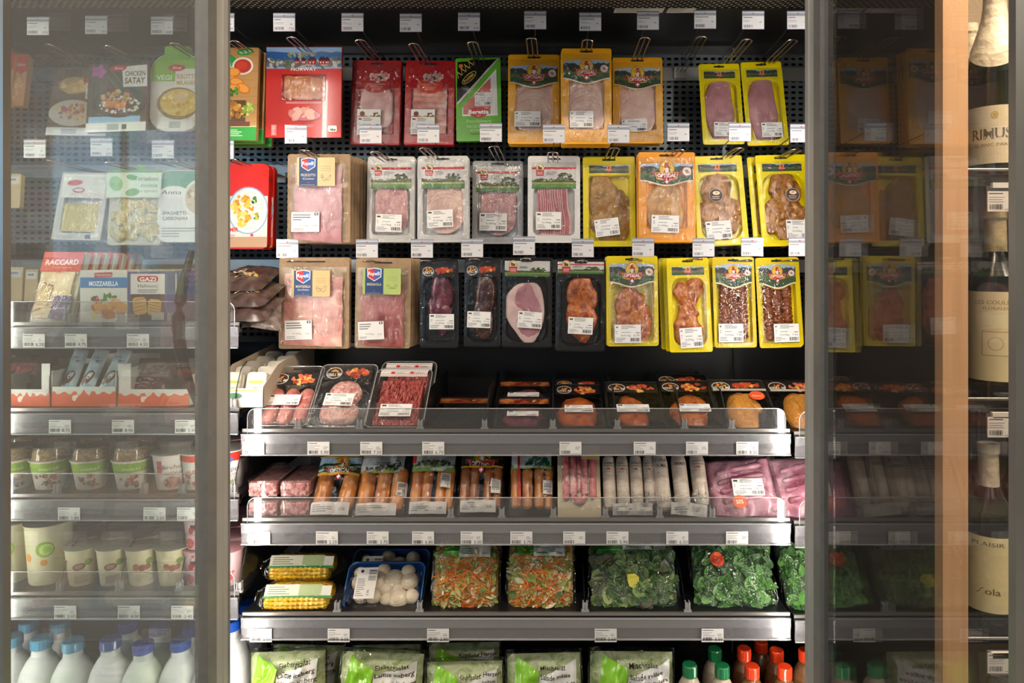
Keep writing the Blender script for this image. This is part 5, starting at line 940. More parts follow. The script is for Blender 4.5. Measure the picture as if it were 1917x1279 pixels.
lean(f_mince, 735, 800, 1.60, 756, 690, 1.74, 112, 'minced_meat_tray', 'clear tray of red minced beef with patterned top strip, front one')
lean(f_mince, 746, 796, 1.69, 761, 677, 1.83, 110, 'minced_meat_tray', 'clear minced beef tray behind, showing its patterned strip above')
lean(f_dark(None, fullhdr=True, st=False, H=.04), 852, 800, 1.61, 858, 745, 1.80, 108, 'dark_meat_tray', 'low dark tray with brown food label strip, right of the mince')
lean(f_dark('beef', fullhdr=True, H=.03), 977, 800, 1.61, 978, 746, 1.75, 108, 'dark_meat_tray', 'front lower dark tray of two with brown label strip')
lean(f_dark('beef', fullhdr=True, H=.03), 978, 762, 1.74, 979, 714, 1.90, 108, 'dark_meat_tray', 'rear raised dark tray of two with brown label strip')
lean(f_dark('marinade_bright', L=[(.0, .32, .36, .30, .021, 0), (-.02, .48, .33, .22, .021, 0)]), 1085, 800, 1.61, 1087, 720, 1.80, 98, 'marinated_meat_tray', 'dark tray with a bright orange marinated meat chunk')
lean(f_dark('marinade_bright', st=False), 1085, 790, 1.72, 1086, 710, 1.90, 98, 'marinated_meat_tray', 'second tray behind the bright orange meat chunk')
lean(f_dark('marinade_bright', -.05, L=[(-.05, .32, .24, .3, .020, 0), (-.08, .5, .2, .18, .020, .1)]), 1195, 800, 1.61, 1199, 716, 1.77, 112, 'marinated_meat_tray', 'dark tray with narrow orange fillet under a curled white sticker')
lean(f_dark('marinade', .05), 1303, 800, 1.61, 1294, 714, 1.77, 108, 'marinated_meat_tray', 'dark tray with glossy dark orange meat left of breaded cutlet')
lean(f_dark('marinade', st=False), 1296, 780, 1.70, 1286, 702, 1.88, 104, 'marinated_meat_tray', 'second tray behind the dark orange glazed meat')
def f_bread(root, w, h):
    f_dark('breaded', st=False, L=[(-.02, .38, .24, .32, .022, 0), (.04, .56, .26, .18, .02, .2)])(root, w, h); p = P(y=-.010); p.rect(-w*.45, h*.70, w*.45, h*.74, 'b0a898'); p.ell(w*.26, h*.60, w*.13, h*.09, 'd84c20'); p.text('Aktion', w*.26, h*.58, h*.05, 'f4e0d0', wid=w*.18); p.build('round_sticker', 'printed', root)
lean(f_bread, 1408, 804, 1.60, 1388, 712, 1.76, 118, 'breaded_cutlet_tray', 'dark tray with golden breaded cutlet and orange round sticker')
lean(f_bread, 1520, 806, 1.62, 1482, 712, 1.78, 112, 'breaded_cutlet_tray', 'dark breaded cutlet tray cut by the right door frame')
# ---------------------------------------------------------------- sausage shelf
def cubes(px, py, Yf, label):
    A = W3(px, py, Yf); t = thing('meat_cube_tray', label, 'meat pack', A); w, d, h = .073, .15, .036; m = MB(); r = random.Random(px)
    m.box(-w*.44, w*.44, .006, d-.004, .002, h-.004)
    for k in range(26): m.dome(r.uniform(-w*.4, w*.4), r.uniform(.006, h-.008), .007, .006, .005, .007, r.uniform(0, 3), k, .3, .1, n=9, k=3)
    m.build('diced_meat', 'meat_tray', t); m = MB()
    def ring(q, z): return [Vector((v.x*q, v.z*1+d/2, z)) for v in rr(w, d, .012, 4)]
    m.loft([ring(.86, 0), ring(.97, h-.002), ring(1.0, h), ring(1.02, h+.001)], True, False, smooth=True); m.build('tray', 'clear_tray', t)
    m = MB(); m.loft([ring(1.0, h+.0015), ring(.9, h+.003)], False, True, smooth=True); m.build('lid_film', 'film', t)
for k, (x, y, Y, wh) in enumerate(((490, 969, 1.605, 'bottom left'), (550, 969, 1.605, 'bottom right'), (490, 932, 1.605, 'top left'), (550, 932, 1.605, 'top right'))): cubes(x, y, Y, 'small clear tray of diced pink meat, %s of the block of four' % wh)
for x, Y, wh in ((493, 1.77, 'left'), (549, 1.77, 'right')):
    o = cubes(x, WZ, Y, '') if 0 else None
def pillow_mb(w, h, D, nx=16, nz=20, seed=0, amp=.004, back=True, e=.55, fr=3.0):
    m = MB()
    def d(u, v):
        q = max(0, 1-abs(u)**3)**e*max(0, 1-abs(v)**3.5)**e; return D*q+amp*q*noise.noise(Vector((u*fr+seed*3, v*fr*1.3, seed*1.3)))*2+amp*.4*q*noise.noise(Vector((u*fr*3, v*fr*2.4, seed)))
    for s in ((1, -1) if back else (1,)):
        vs = [((i/nx*2-1)*w/2*(1+.02*noise.noise(Vector((j*.7, seed, 0)))), -s*d(i/nx*2-1, j/nz*2-1), h*j/nz) for j in range(nz+1) for i in range(nx+1)]
        m.add(vs, [((j*(nx+1)+i, j*(nx+1)+i+1, (j+1)*(nx+1)+i+1, (j+1)*(nx+1)+i) if s > 0 else (j*(nx+1)+i, (j+1)*(nx+1)+i, (j+1)*(nx+1)+i+1, j*(nx+1)+i+1)) for j in range(nz) for i in range(nx)], smooth=True)
    return m, d
def sbag(hdr, mat, xs, seed=0, lab=True, bc=None):
    def f(root, w, h):
        m = MB()
        for k, (x, tl, r) in enumerate(xs): m.sausage((x*w, .004+.002*(k % 2), h*.10), ((x+tl)*w, .004, h*.80), r*w, .002, seed=k+seed, wob=.12, n=12)
        m.build('sausages', mat, root); b, d = pillow_mb(w, h, .019, 16, 24, seed, .0035); b.build('bag_film', 'bag_film', root)
        fn = lambda x, z, o: (x, -(max(0, d(x/w*2, z/h*2-1)))-.0006-o, z); p = P(fn=fn)
        if hdr == 'opt': p.rect(-w*.44, h*.66, w*.44, h*.92, '8fb0c8'); p.rect(-w*.44, h*.66, w*.44, h*.82, '24401c'); p.rect(-w*.44, h*.62, w*.44, h*.66, 'd8a830'); p.rect(-w*.44, h*.92, w*.44, h*.95, 'd8a830'); emblem(p, .04*w, h*.76, w*.5)
        if hdr == 'opt_dark': p.rect(-w*.47, h*.74, w*.47, h*.98, '141c10'); p.rect(-w*.47, h*.72, w*.47, h*.745, 'c89828'); p.scatter(0, h*.86, w*.4, h*.08, 20, ['24381c', '1c2c14', '3a4c20'], w*.07, 2); emblem(p, 0, h*.86, w*.56)
        if hdr == 'cerv': p.rect(-w*.44, h*.66, w*.40, h*.97, 'b0b8b8'); p.rect(-w*.44, h*.66, w*.40, h*.72, '8a9040'); p.text('Cervelas', -.05*w, h*.87, h*.055, '303030', wid=w*.34); p.fine(-w*.2, h*.78, w*.1, h*.84, 2, '606060'); p.scatter(w*.2, h*.79, w*.14, h*.05, 14, ['24301c', '34442a'], w*.06, 1); p.scatter(-w*.15, h*.73, w*.25, h*.02, 10, ['34301c', '54442a'], w*.05, 1); p.rect(-w*.5, h*.7, -w*.44, h*.95, 'b02828')
        if hdr == 'meadow': p.rect(-w*.44, h*.66, w*.46, h*.97, 'b8bcb8'); p.rect(-w*.44, h*.66, w*.46, h*.78, '6a8a3c'); p.scatter(0, h*.80, w*.42, h*.03, 26, ['24301c', '5a5c3a', '3c4428'], w*.06, 1); p.rect(-w*.46, h*.80, -w*.38, h*.97, 'c02828')
        if hdr == 'farm2': p.rect(-w*.46, h*.70, w*.44, h*.97, 'c0c0bc'); p.rect(-w*.46, h*.68, w*.44, h*.76, '7a9a5c'); p.scatter(w*.12, h*.80, w*.3, h*.05, 30, ['1c5a44', '24483c', '2c6a54'], w*.07, 1); p.rect(-w*.30, h*.2, -w*.25, h*.97, 'b82420', .06)
        if lab: p.rect(-w*.42, h*.03, w*.36, h*.20, 'c8c4c0'); p.fine(-w*.38, h*.06, w*.1, h*.17, 4, '7a7a78', seed); p.text(lab if isinstance(lab, str) else '2.20', w*.22, h*.09, h*.05, '303030')
        if bc: a, bz = bc; p.rect(w*a-.011, h*bz-.016, w*a+.011, h*bz+.016, 'c8c4c0'); p.bars(w*a-.009, h*bz-.014, w*a+.009, h*bz+.014, 12, '202024', seed+3, horiz=True)
        p.build('printed_label', 'printed', root)
    return f
lean(sbag('opt', 'frank', ((-.27, .0, .17), (.22, .06, .17)), 1, '2.20', None), 619, 970, 1.60, 628, 853, 1.70, 92, 'sausage_bag', 'clear bag of two plump orange sausages with golden edged meadow label')
lean(sbag('cerv', 'frank', ((-.30, .02, .16), (.02, .02, .15), (.32, .03, .15)), 2, '3.75', (.42, .42)), 706, 971, 1.61, 714, 852, 1.70, 98, 'sausage_bag', 'clear bag of short sausages with grey meadow label, second from the left')
lean(sbag('meadow', 'frank', ((-.34, .02, .12), (-.12, .02, .11), (.18, .02, .11), (.37, .0, .1)), 3, '6.80', (.30, .52)), 803, 968, 1.61, 811, 848, 1.70, 90, 'sausage_bag', 'clear bag of slim orange sausages with green and grey label above the mushrooms')
lean(sbag('opt_dark', 'frank_dark', ((-.36, .0, .11), (-.15, .0, .11), (.16, .0, .11), (.36, .0, .1)), 4, '3.00', (.34, .42)), 897, 965, 1.61, 899, 848, 1.70, 86, 'sausage_bag', 'clear bag of dark sausages with dark green label')
lean(sbag('farm2', 'frank', ((-.33, -.04, .12), (-.08, -.03, .12), (.18, -.02, .11), (.38, 0, .09)), 5, False, (.36, .40)), 994, 966, 1.61, 984, 846, 1.70, 86, 'sausage_bag', 'clear bag of long orange sausages with red vertical stripe')
def f_fresh(root, w, h):
    tray(root, w, h, 'c8b894', None, .002, .002, 'printed', 'backing_card'); m = MB(); m.sausage((-.30*w, -.006, h*.24), (-.30*w, -.006, h*.9), .085*w, 0); 
    pts = [(-.13*w, -.007, h*.9)]+[(-.13*w+.13*w*(1-math.cos(PI*k/8)), -.007, h*.33-.10*h*math.sin(PI*k/8)) for k in range(9)]+[(.13*w, -.007, h*.9)]; m.tube(pts, .085*w, 10); m.sausage((.32*w, -.006, h*.26), (.32*w, -.006, h*.9), .085*w, 0); m.sausage((0, -.004, h*.36), (0, -.004, h*.9), .07*w, 0); m.build('fresh_sausage', 'red_saus', root)
    film(root, w*.95, h*.9, .014, 'film_crinkle', h*.03, -.003); p = P(y=-.018); p.rect(-w*.44, h*.84, w*.06, h*1.0, '1c3460'); p.rect(w*.06, h*.80, w*.48, h*1.0, 'c8a868'); p.ell(-w*.18, h*.9, .0015, .0015, 'e0d0d0', 8); p.build('printed_label', 'printed', root)
lean(f_fresh, 1085, 972, 1.60, 1089, 838, 1.68, 82, 'fresh_sausage_pack', 'flat pack of coiled fresh red sausage with navy and beige card')
def f_white(n, txt, tilt, sw):
    def f(root, w, h):
        for k in range(n):
            x = (-.40+.8*k/(n-1))*w; m = MB(); r = w*.128 if n == 4 else w*.165; tl = tilt*w*(1 if n == 3 else (k % 2-.5))
            z0 = h*.1+.004*k; m.sausage((x-tl*.3, 0, z0), (x+tl*.2-tl*.6, .002, h*.98), r, .002, n=14, seed=k)
            ax = lambda z, x=x, tl=tl: x-tl*.3-(tl*.1)*((z-z0)/(h*.9)); rk = r
            p = P(fn=lambda X, Z, o, ax=ax, r=rk: (ax(Z)+(r+.0006+o)*math.sin(X/r), .0005-(r+.0006+o)*math.cos(X/r), Z), mb=m, mi=1)
            if txt and k == 0: p.text('ST. GALLER', 0, h*.82, h*.055, '201c1a', wid=r*1.7, bold=.02); p.text('OLMA-', 0, h*.73, h*.065, '201c1a', wid=r*1.6, bold=.02); p.fine(-r*.8, h*.2, r*.8, h*.66, 22, '4a423a', 3)
            elif txt and k == 1: p.text('WURST', 0, h*.76, h*.06, '201c1a', wid=r*1.4, bold=.02); p.rect(r*.2, h*.44, r*.75, h*.49, 'b82c2c'); p.rect(r*.44, h*.45, r*.52, h*.48, 'fff'*2); p.fine(-r*.8, h*.5, r*.2, h*.66, 5, '6a6058', 4); p.rect(-r*.7, h*.27, r*.7, h*.30, 'c87030')
            else: p.fine(-r*.8, h*.3, r*.8, h*.85, 12, '8a7c6e', k); p.rect(-r*.3, h*.72, r*.1, h*.75, 'a83c30')
            if k == n-1: p.rect(-r*.7, h*.24, r*.8, h*.48, 'b8b0a4'); p.bars(-r*.6, h*.26, r*.7, h*.46, 12, '3c4044', 2, horiz=True)
            m.build('white_sausage', ['white_saus', 'printed'], root)
        b, d = pillow_mb(w*1.02, h*.42, .022, 14, 12, n, .005); b.build('bag_film', 'bag_film', root)
        p = P(fn=lambda x, z, o: (x, -max(0, d(x/w*2/1.02, z/(h*.42)*2-1))-.0006-o, z)); p.rect(-w*.36, h*.03, w*.40, h*.20, 'c4bfb8', -.08 if txt else 0); p.fine(-w*.3, h*.06, w*.1, h*.16, 3, '8a8680', 3); p.text('2.75' if txt else '5.90', w*.2, h*.08, h*.04, '404040'); p.build('printed_label', 'printed', root)
    return f
lean(f_white(4, False, .0, 0), 1182, 970, 1.61, 1186, 850, 1.68, 98, 'white_sausage_pack', 'pack of four pale white sausages standing upright')
lean(f_white(3, True, .25, 0), 1288, 972, 1.60, 1276, 845, 1.68, 90, 'bratwurst_pack', 'pack of pale sausages with black printed lettering, left of the ribs')
def f_ribs(lbl):
    def f(root, w, h):
        b, d = pillow_mb(w, h, .024, 26, 26, 3, .008, fr=2.2); b.build('rib_meat', 'ribs', root); m = MB()
        for k in range(4): m.sausage((-w*.36, -.018+.001*k, h*(.30+.15*k)), (w*.34, -.020, h*(.36+.16*k)), .007, .004, seed=k, wob=.3)
        m.sausage((w*.40, -.010, h*.1), (w*.38, -.012, h*.97), .012, .002, wob=.5, seed=4); m.build('rib_bones', 'ribs', root)
        f2, d2 = pillow_mb(w*1.12, h*1.06, .031, 30, 30, 5, .006, fr=4); f2.build('vacuum_film', 'bag_film', root)
        if lbl:
            p = P(y=-.034); sticker(p, w*.05, h*.47, w*.46, h*.27, -.05, 'pig', '0,816kg', '14.70', 3); p.ell(-w*.12, h*.25, w*.10, w*.10, 'e0601c'); p.text('50%', -w*.12, h*.22, h*.09, 'f4d8c0', wid=w*.11, bold=.02); p.build('weight_label', 'printed', root)
    return f
lean(f_ribs(1), 1402, 978, 1.61, 1398, 862, 1.70, 126, 'rib_pack', 'vacuum pack of purple pink raw ribs with weight label and orange dot', roll=-4)
lean(f_ribs(0), 1405, 960, 1.75, 1400, 850, 1.86, 130, 'rib_pack', 'vacuum packed ribs lying behind the front ribs', roll=3)
lean(f_ribs(0), 1525, 978, 1.62, 1505, 856, 1.72, 118, 'rib_pack', 'vacuum packed ribs cut by the right door frame', roll=-5)
# ---------------------------------------------------------------- vegetables
def f_salad(kind, seed, hd):
    def f(root, w, h):
        b, d = pillow_mb(w*.96, h*.98, .028, 14, 16, seed, .005); b.build('salad_bed', 'leafy_bed' if kind != 'mix' else 'mix_bed', root)
        m = MB(); r = random.Random(seed)
        N = 560 if kind == 'mix' else 230
        for k in range(N):
            u, v = r.uniform(-.93, .93), r.uniform(-.93, .9); x, z = u*w/2*.96, h*.49+v*h*.49; y = -max(0, d(u, v))-r.uniform(-.002, .004)
            if kind == 'mix' and r.random() < (.62 if v < .2 else .4):
                a = r.uniform(-.9, .9)+(PI/2 if r.random() < .15 else 0); L = r.uniform(.014, .036); t = r.uniform(.0009, .0016); c = r.choice(['d8701c', 'e0802c', 'e88c34', 'c8641c', 'dc9030'])
                e = Vector((math.cos(a)*L/2, r.uniform(-.003, .003), math.sin(a)*L/2)); q = Vector((x*.88, y-.001, h*.5+(z-h*.5)*.92)); m.tube([q-e, q+Vector((0, -.001, .001)), q+e], t, 4, c, smooth=False)
            else:
                if kind == 'mix': s = r.uniform(.006, .014); c = r.choice(['8a9a4c', 'a8a868', '6a8a34', 'c8c4a0', '4c6c28', 'b8b070', '9caa5c', '7c9040', 'd8d0b0']); asp = r.uniform(.25, .6)
                elif kind == 'leaf': s = r.uniform(.010, .021); c = r.choice(['3c5a2c', '4c6a34', '2c4a24', '64803c', '7c9050', '44402c', '8a9a60', '34502a']); asp = r.uniform(.5, .8)
                else: s = r.uniform(.010, .018); c = r.choice(['33602a', '40722f', '284f20', '4f853a', '5c8e46', '315a28']); asp = r.uniform(.5, .75)
                a = r.uniform(0, 2*PI); R = Matrix.Rotation(a, 3, 'Y') @ Matrix.Rotation(r.uniform(-.7, .7), 3, 'X'); vs = []; fs = []
                n = 10
                for i in range(n): th = 2*PI*i/n; q = 1+.12*math.cos(th)+(r.uniform(-.25, .25) if kind == 'mix' else 0); vs.append(Vector((x, y, z))+R @ Vector((math.cos(th)*s*q, -.0012*math.cos(2*th)-.0008, math.sin(th)*s*asp)))
                vs.append(Vector((x, y, z))+R @ Vector((0, .0022, 0))); m.add(vs, [(i, (i+1) % n, n) for i in range(n)], c, smooth=True)
                if kind != 'mix': m.tube([vs[5], vs[10]+(vs[5]-vs[10])*0+R @ Vector((0, -.003, 0)), vs[0]], .0004, 4, '8aa868')
        o = m.build('salad_leaves', 'leafy', root); o['kind'] = 'stuff'
        f2, d2 = pillow_mb(w*1.04, h*1.02, .036, 24, 26, seed+5, .008, fr=3.4); f2.build('bag_film', 'bag_film', root)
        p = P(fn=lambda x, z, o: (x, -max(0, d2(x/w*2/1.04, z/h*2/1.02-1))-.002-o, z)); p.step = 1.5e-4
        if hd == 1: p.rect(-w*.34, h*.79, -w*.10, h*.98, '4c9a2c'); p.text('migrolino', -w*.22, h*.83, h*.035, 'd8e8c8', wid=w*.2); p.rect(-w*.10, h*.77, w*.36, h*.98, 'c8c8be'); p.fine(-w*.06, h*.80, w*.14, h*.94, 4, '6a8a4c', seed); p.text('200g', w*.28, h*.80, h*.045, '303030')
        if hd == 2: p.rect(-w*.42, h*.80, -w*.13, h*.98, '3c8a2c'); p.text('migrolino', -w*.28, h*.85, h*.04, 'd8e8c8', wid=w*.25); p.rect(-w*.12, h*.86, w*.38, h*.98, 'b8c4b8'); s3 = None; p.scatter(-w*.03, h*.42, w*.005, h*.005, 1, ['c8c048'], w*.11, 3)
        if hd == 3: p.ell(-w*.20, h*.70, w*.085, w*.085, 'd8481c'); p.text('statt', -w*.20, h*.72, h*.04, 'f0d8c8', rot=.5); p.text('5.09', -w*.19, h*.66, h*.05, 'f0d8c8', rot=.5)
        p.build('printed_label', 'printed', root)
    return f
food('leafy_bed', ['1c2c14', '2c4420', '3c5428'], 40, .6, .5, 90, coat=0); food('mix_bed', ['6a6a2c', 'a87838', '8a7a3c', 'b8682c'], 50, .6, .5, 90, coat=0)
Z3 = ZS['S3']
def stand(fn, x0, x1, yt, yb, Yb, Yt, name, label, cat='salad bag', skew=0):
    xm = (x0+x1)/2; xt = VX+(xm-VX)*Yb/Yt+skew; return lean(fn, xm, yb, Yb, xt, yt, Yt, (x1-x0)*.96, name, label, cat)
stand(f_salad('mix', 3, 1), 803, 936, 1014, 1150, 1.63, 1.70, 'salad_bag', 'clear bag of shredded carrot and lettuce salad, left of two')
stand(f_salad('mix', 8, 1), 945, 1078, 1012, 1150, 1.63, 1.70, 'salad_bag', 'clear bag of shredded carrot and lettuce salad, right of two')
stand(f_salad('leaf', 5, 2), 1102, 1277, 1016, 1152, 1.63, 1.72, 'salad_bag', 'clear bag of mixed dark salad leaves with one yellow leaf')
stand(f_salad('green', 6, 3), 1298, 1462, 1012, 1152, 1.63, 1.72, 'salad_bag', 'clear bag of bright green lamb lettuce with orange round sticker')
stand(f_salad('green', 9, 0), 1470, 1600, 1018, 1152, 1.63, 1.72, 'salad_bag', 'bag of green leaves cut by the right door frame')
stand(f_salad('mix', 11, 1), 815, 940, 1008, 1144, 1.74, 1.80, 'salad_bag', 'carrot salad bag standing behind the left carrot salad'); stand(f_salad('mix', 12, 1), 950, 1080, 1006, 1144, 1.74, 1.80, 'salad_bag', 'carrot salad bag standing behind the right carrot salad')
def corn(px, pyb, Y, label, s=1.0):
    A = W3(px, pyb, Y); t = thing('corn_pack', label, 'corn pack', A, (0, 0, .02)); L = .142*s; R = .023*s
    for k, (yy, zz) in enumerate(((.0, R), (.045*s, R))):
        m = MB(); n = 13
        for i in range(n):
            a = 2*PI*i/n; pth = []
            rows = 24
            prof = []
            for j in range(rows+1):
                u = j/rows; x = -L/2+L*u; q = R*.86*(1-.35*abs(2*u-1)**6); pth.append((x, yy+q*math.sin(a), zz+q*math.cos(a))); prof.append(.0059*s if j % 2 else .0038*s)
            m.tube(pth, prof, 6)
        m.sausage((-L/2+.004, yy, zz), (L/2-.004, yy, zz), R*.8, 0); m.build('corn_cob', 'corn', t)
    b = MB(); nx, n = 20, 14; rings = []
    for j in range(nx+1):
        u = j/nx*2-1; q = (1-.62*max(0, abs(u)-.72)/.28); rings.append([Vector((u*L*.72, .022*s+.052*s*q*math.cos(2*PI*i/n)*(1+.04*noise.noise(Vector((u*6, i, 0)))), R+.002+(R+.004)*q*math.sin(2*PI*i/n)*(1+.06*noise.noise(Vector((u*5, i*.7, 2)))))) for i in range(n)])
    b.loft(rings, True, True, smooth=True); b.build('wrapping', 'bag_film', t)
    p = P(fn=lambda x, z, o: (x, -.026*s+(z-R*1.35)*.9+.004, .002+z*1.04+o)); p.rect(-L*.52, R*1.48, L*.60, R*1.66, '2c7a34'); p.rect(-L*.5, R*1.66, L*.05, R*2.45, 'c8c4b0'); p.rect(L*.05, R*1.66, L*.42, R*2.45, '9aa878'); p.rect(L*.42, R*1.66, L*.58, R*2.35, 'c8c8bc'); p.fine(-L*.45, R*1.72, L*.0, R*2.35, 4, '6a7a50', 3); p.build('printed_band', 'printed', t)
corn(556, 1143, 1.625, 'pack of two yellow corn cobs in film, front lower one'); corn(563, 1086, 1.70, 'pack of two corn cobs in film, behind and above the front one')
def mush(px, pyb, Yb, xt, pyt, Yt, wpx, label):
    def f(t, w, h):
        m = MB(); D = .03
        def prof(k): return [Vector((v.x*(1+.0*k), 0, v.z)) for v in rr(w, h, .02, 6)]
        def bow(v, y): x, z = v.x, v.z; e = (z-h/2)/(h/2); return Vector((x*(1+.02*(1-e*e)), y, z+(-.010*math.cos(PI*x/w)*max(0, e)+.006*math.cos(PI*x/w)*max(0, -e)*0)))
        R = lambda q, y: [bow(Vector((v.x*q, 0, (v.z-h/2)*q+h/2)), y) for v in rr(w, h, .02, 6, 0, 0, h/2)]
        m.loft([R(1.0, -.001), R(.975, -.001), R(.93, .02), R(.86, .035)], False, True, '1c4c94'); m.loft([R(1.02, 0), R(1.0, .004), R(.95, .024), R(.88, .037)], False, True, '173f80')
        m.tube(R(1.0, -.002)+R(1.0, -.002)[:1], .0018, 6, '2a68b4'); m.build('tray', 'plastic_gloss', t)
        r = random.Random(px); pos = [(-.36, .60, .15), (-.30, .30, .13), (-.12, .63, .17), (.12, .66, .17), (.34, .62, .15), (-.14, .30, .13), (.06, .24, .12), (.17, .42, .13), (.22, .24, .17), (.40, .30, .12), (.30, .84, .12), (-.06, .86, .12), (.02, .46, .12), (-.4, .82, .1)]
        for a, b, q in pos:
            mm = MB(); R0 = q*w*.80; prof = [(R0*.22, -.9*R0), (R0*.30, -.5*R0), (R0*.32, -.25*R0), (R0*.72, -.32*R0), (R0*.97, -.1*R0), (R0*1.0, .08*R0), (R0*.9, .42*R0), (R0*.68, .68*R0), (R0*.35, .84*R0), (.0005, .89*R0)]
            mm.lathe(prof, 18); o = mm.build('mushroom', 'mushroom', t, (a*w*.92, .012-r.uniform(0, .003), b*h*.96), (PI/2+r.uniform(-.35, .35), r.uniform(-.3, .3), 0))
        film(t, w*1.0, h*.96, .024, 'bag_film', h*.02, -.006, 18, 14, .002, 5); p = P(y=-.034); a, b = -w*.20, h*.42; p.rect(a-w*.13, b-h*.32, a+w*.13, b+h*.32, 'd0cdc8', .02)
        p.bars(a+w*.02, b+h*.05, a+w*.12, b+h*.28, 12, '202020', 3, horiz=True); p.ell(a-w*.07, b+h*.24, w*.022, w*.022, '303030', 8); p.fine(a-w*.11, b-h*.28, a-w*.0, b+h*.1, 9, '8a8884', 5); p.text('2.95', a+w*.06, b-h*.2, .008, '202020', rot=PI/2); p.build('weight_label', 'printed', t)
    lean(f, px, pyb, Yb, xt, pyt, Yt, wpx, 'mushroom_tray', label, 'mushroom tray')
mush(712, 1141, 1.62, 716, 1052, 1.70, 146, 'blue tray of white mushrooms wrapped in film, front one'); mush(722, 1120, 1.72, 722, 1028, 1.80, 146, 'blue mushroom tray standing behind the front one')
# bottom salad bags
def f_pack(lines, seed, fill='leafy_bed', ang=.0, plus=True):
    def f(root, w, h):
        b, d = pillow_mb(w*.95, h*.96, .036, 16, 18, seed, .006); b.build('salad_filling', 'pale_fill', root)
        f2, d2 = pillow_mb(w*1.0, h, .043, 30, 32, seed+2, .010, fr=3.2); f2.build('bag_film', 'bag_film', root)
        fn = lambda x, z, o: (x, -max(0, d2(x/w*2, z/h*2-1))-.003-o, z); p = P(fn=fn)
        p.step = 3e-4
        def quad(pts, col, n=30):
            (ax, az), (bx, bz), (cx, cz), (dx, dz) = pts; o = p.lay(); vs = []
            for j in range(n+1):
                for i in range(n+1): u, v = i/n, j/n; vs.append(fn(((ax*(1-u)+bx*u)*(1-v)+(dx*(1-u)+cx*u)*v)*w, ((az*(1-u)+bz*u)*(1-v)+(dz*(1-u)+cz*u)*v)*h, o))
            p.mb.add(vs, [(j*(n+1)+i, j*(n+1)+i+1, (j+1)*(n+1)+i+1, (j+1)*(n+1)+i) for j in range(n) for i in range(n)], col, smooth=True)
        quad([(-.47, .05), (-.15, .05), (-.06, .86), (-.34, .97)], '84c22c'); quad([(-.15, .05), (.40, .05), (.42, .93), (-.05, .80)], 'd6d5d0')
        for k in range(2): quad([(-.13, .615-.0*k), (.41, .675), (.41, .682), (-.13, .623)], 'a8a49c', 10)
        for k, t in enumerate(lines): p.text(t, (-.04+.0*k)*w, h*(.86-.075*k)-.0, h*.058, '28261f', 'l', ang, wid=w*(.030*len(t)+.02), bold=.012)
        p.text('migrolino', -.30*w, h*.50, h*.05, 'e4ecd0', rot=.05, wid=w*.22, bold=.02); p.fine(-.09*w, h*.48, w*.12, h*.60, 3, '8ab050', seed); p.text('150g', w*.28, h*.50, h*.05, '303030', bold=.01); p.build('printed_label', 'printed_gloss', root)
    return f
food('pale_fill', ['6e8046', 'aab67c', 'c4cca0', '8c9e5c'], 28, .5, .5, 60, coat=.3)
ICE = ['Eisbergsalat', 'Laitue iceberg', 'Lattuga iceberg']; KO = ['Kopfsalat Herzen', 'Cœur de laitue', 'Cuore di lattuga']; MI = ['Mischsalat', 'Salade mêlée', 'Insalata mista']
def bagz(x0, x1, yt, Y, L, seed, label, ang=.06):
    xm = (x0+x1)/2; h = WZ(yt, Y+.03)-.365; A = Vector((WX(xm, Y), Y, .365)); t = thing('salad_bag', label, 'salad bag', A, (-.10, random.Random(seed).uniform(-.04, .04), 0)); f_pack(L, seed, ang=ang)(t, (x1-x0)*Y/FP, h)
bagz(464, 612, 1208, 1.62, ICE, 1, 'green and white iceberg lettuce bag, first from the left on the bottom deck', .08); bagz(626, 788, 1210, 1.62, ICE, 2, 'green and white iceberg lettuce bag, second on the bottom deck', .05)
bagz(796, 946, 1226, 1.62, KO, 3, 'green and white lettuce hearts bag, front one', .0); bagz(948, 1094, 1211, 1.62, MI, 4, 'green and white mixed salad bag right of the lettuce hearts', .0); bagz(1100, 1264, 1208, 1.62, MI, 5, 'green and white mixed salad bag beside the dressing bottles', .05)
bagz(500, 640, 1196, 1.73, ICE, 6, 'iceberg lettuce bag standing behind the first one', .0); bagz(655, 790, 1196, 1.73, ICE, 7, 'iceberg lettuce bag standing behind the second one', .0); bagz(800, 940, 1192, 1.73, KO, 8, 'lettuce hearts bag standing behind the front one', .0)
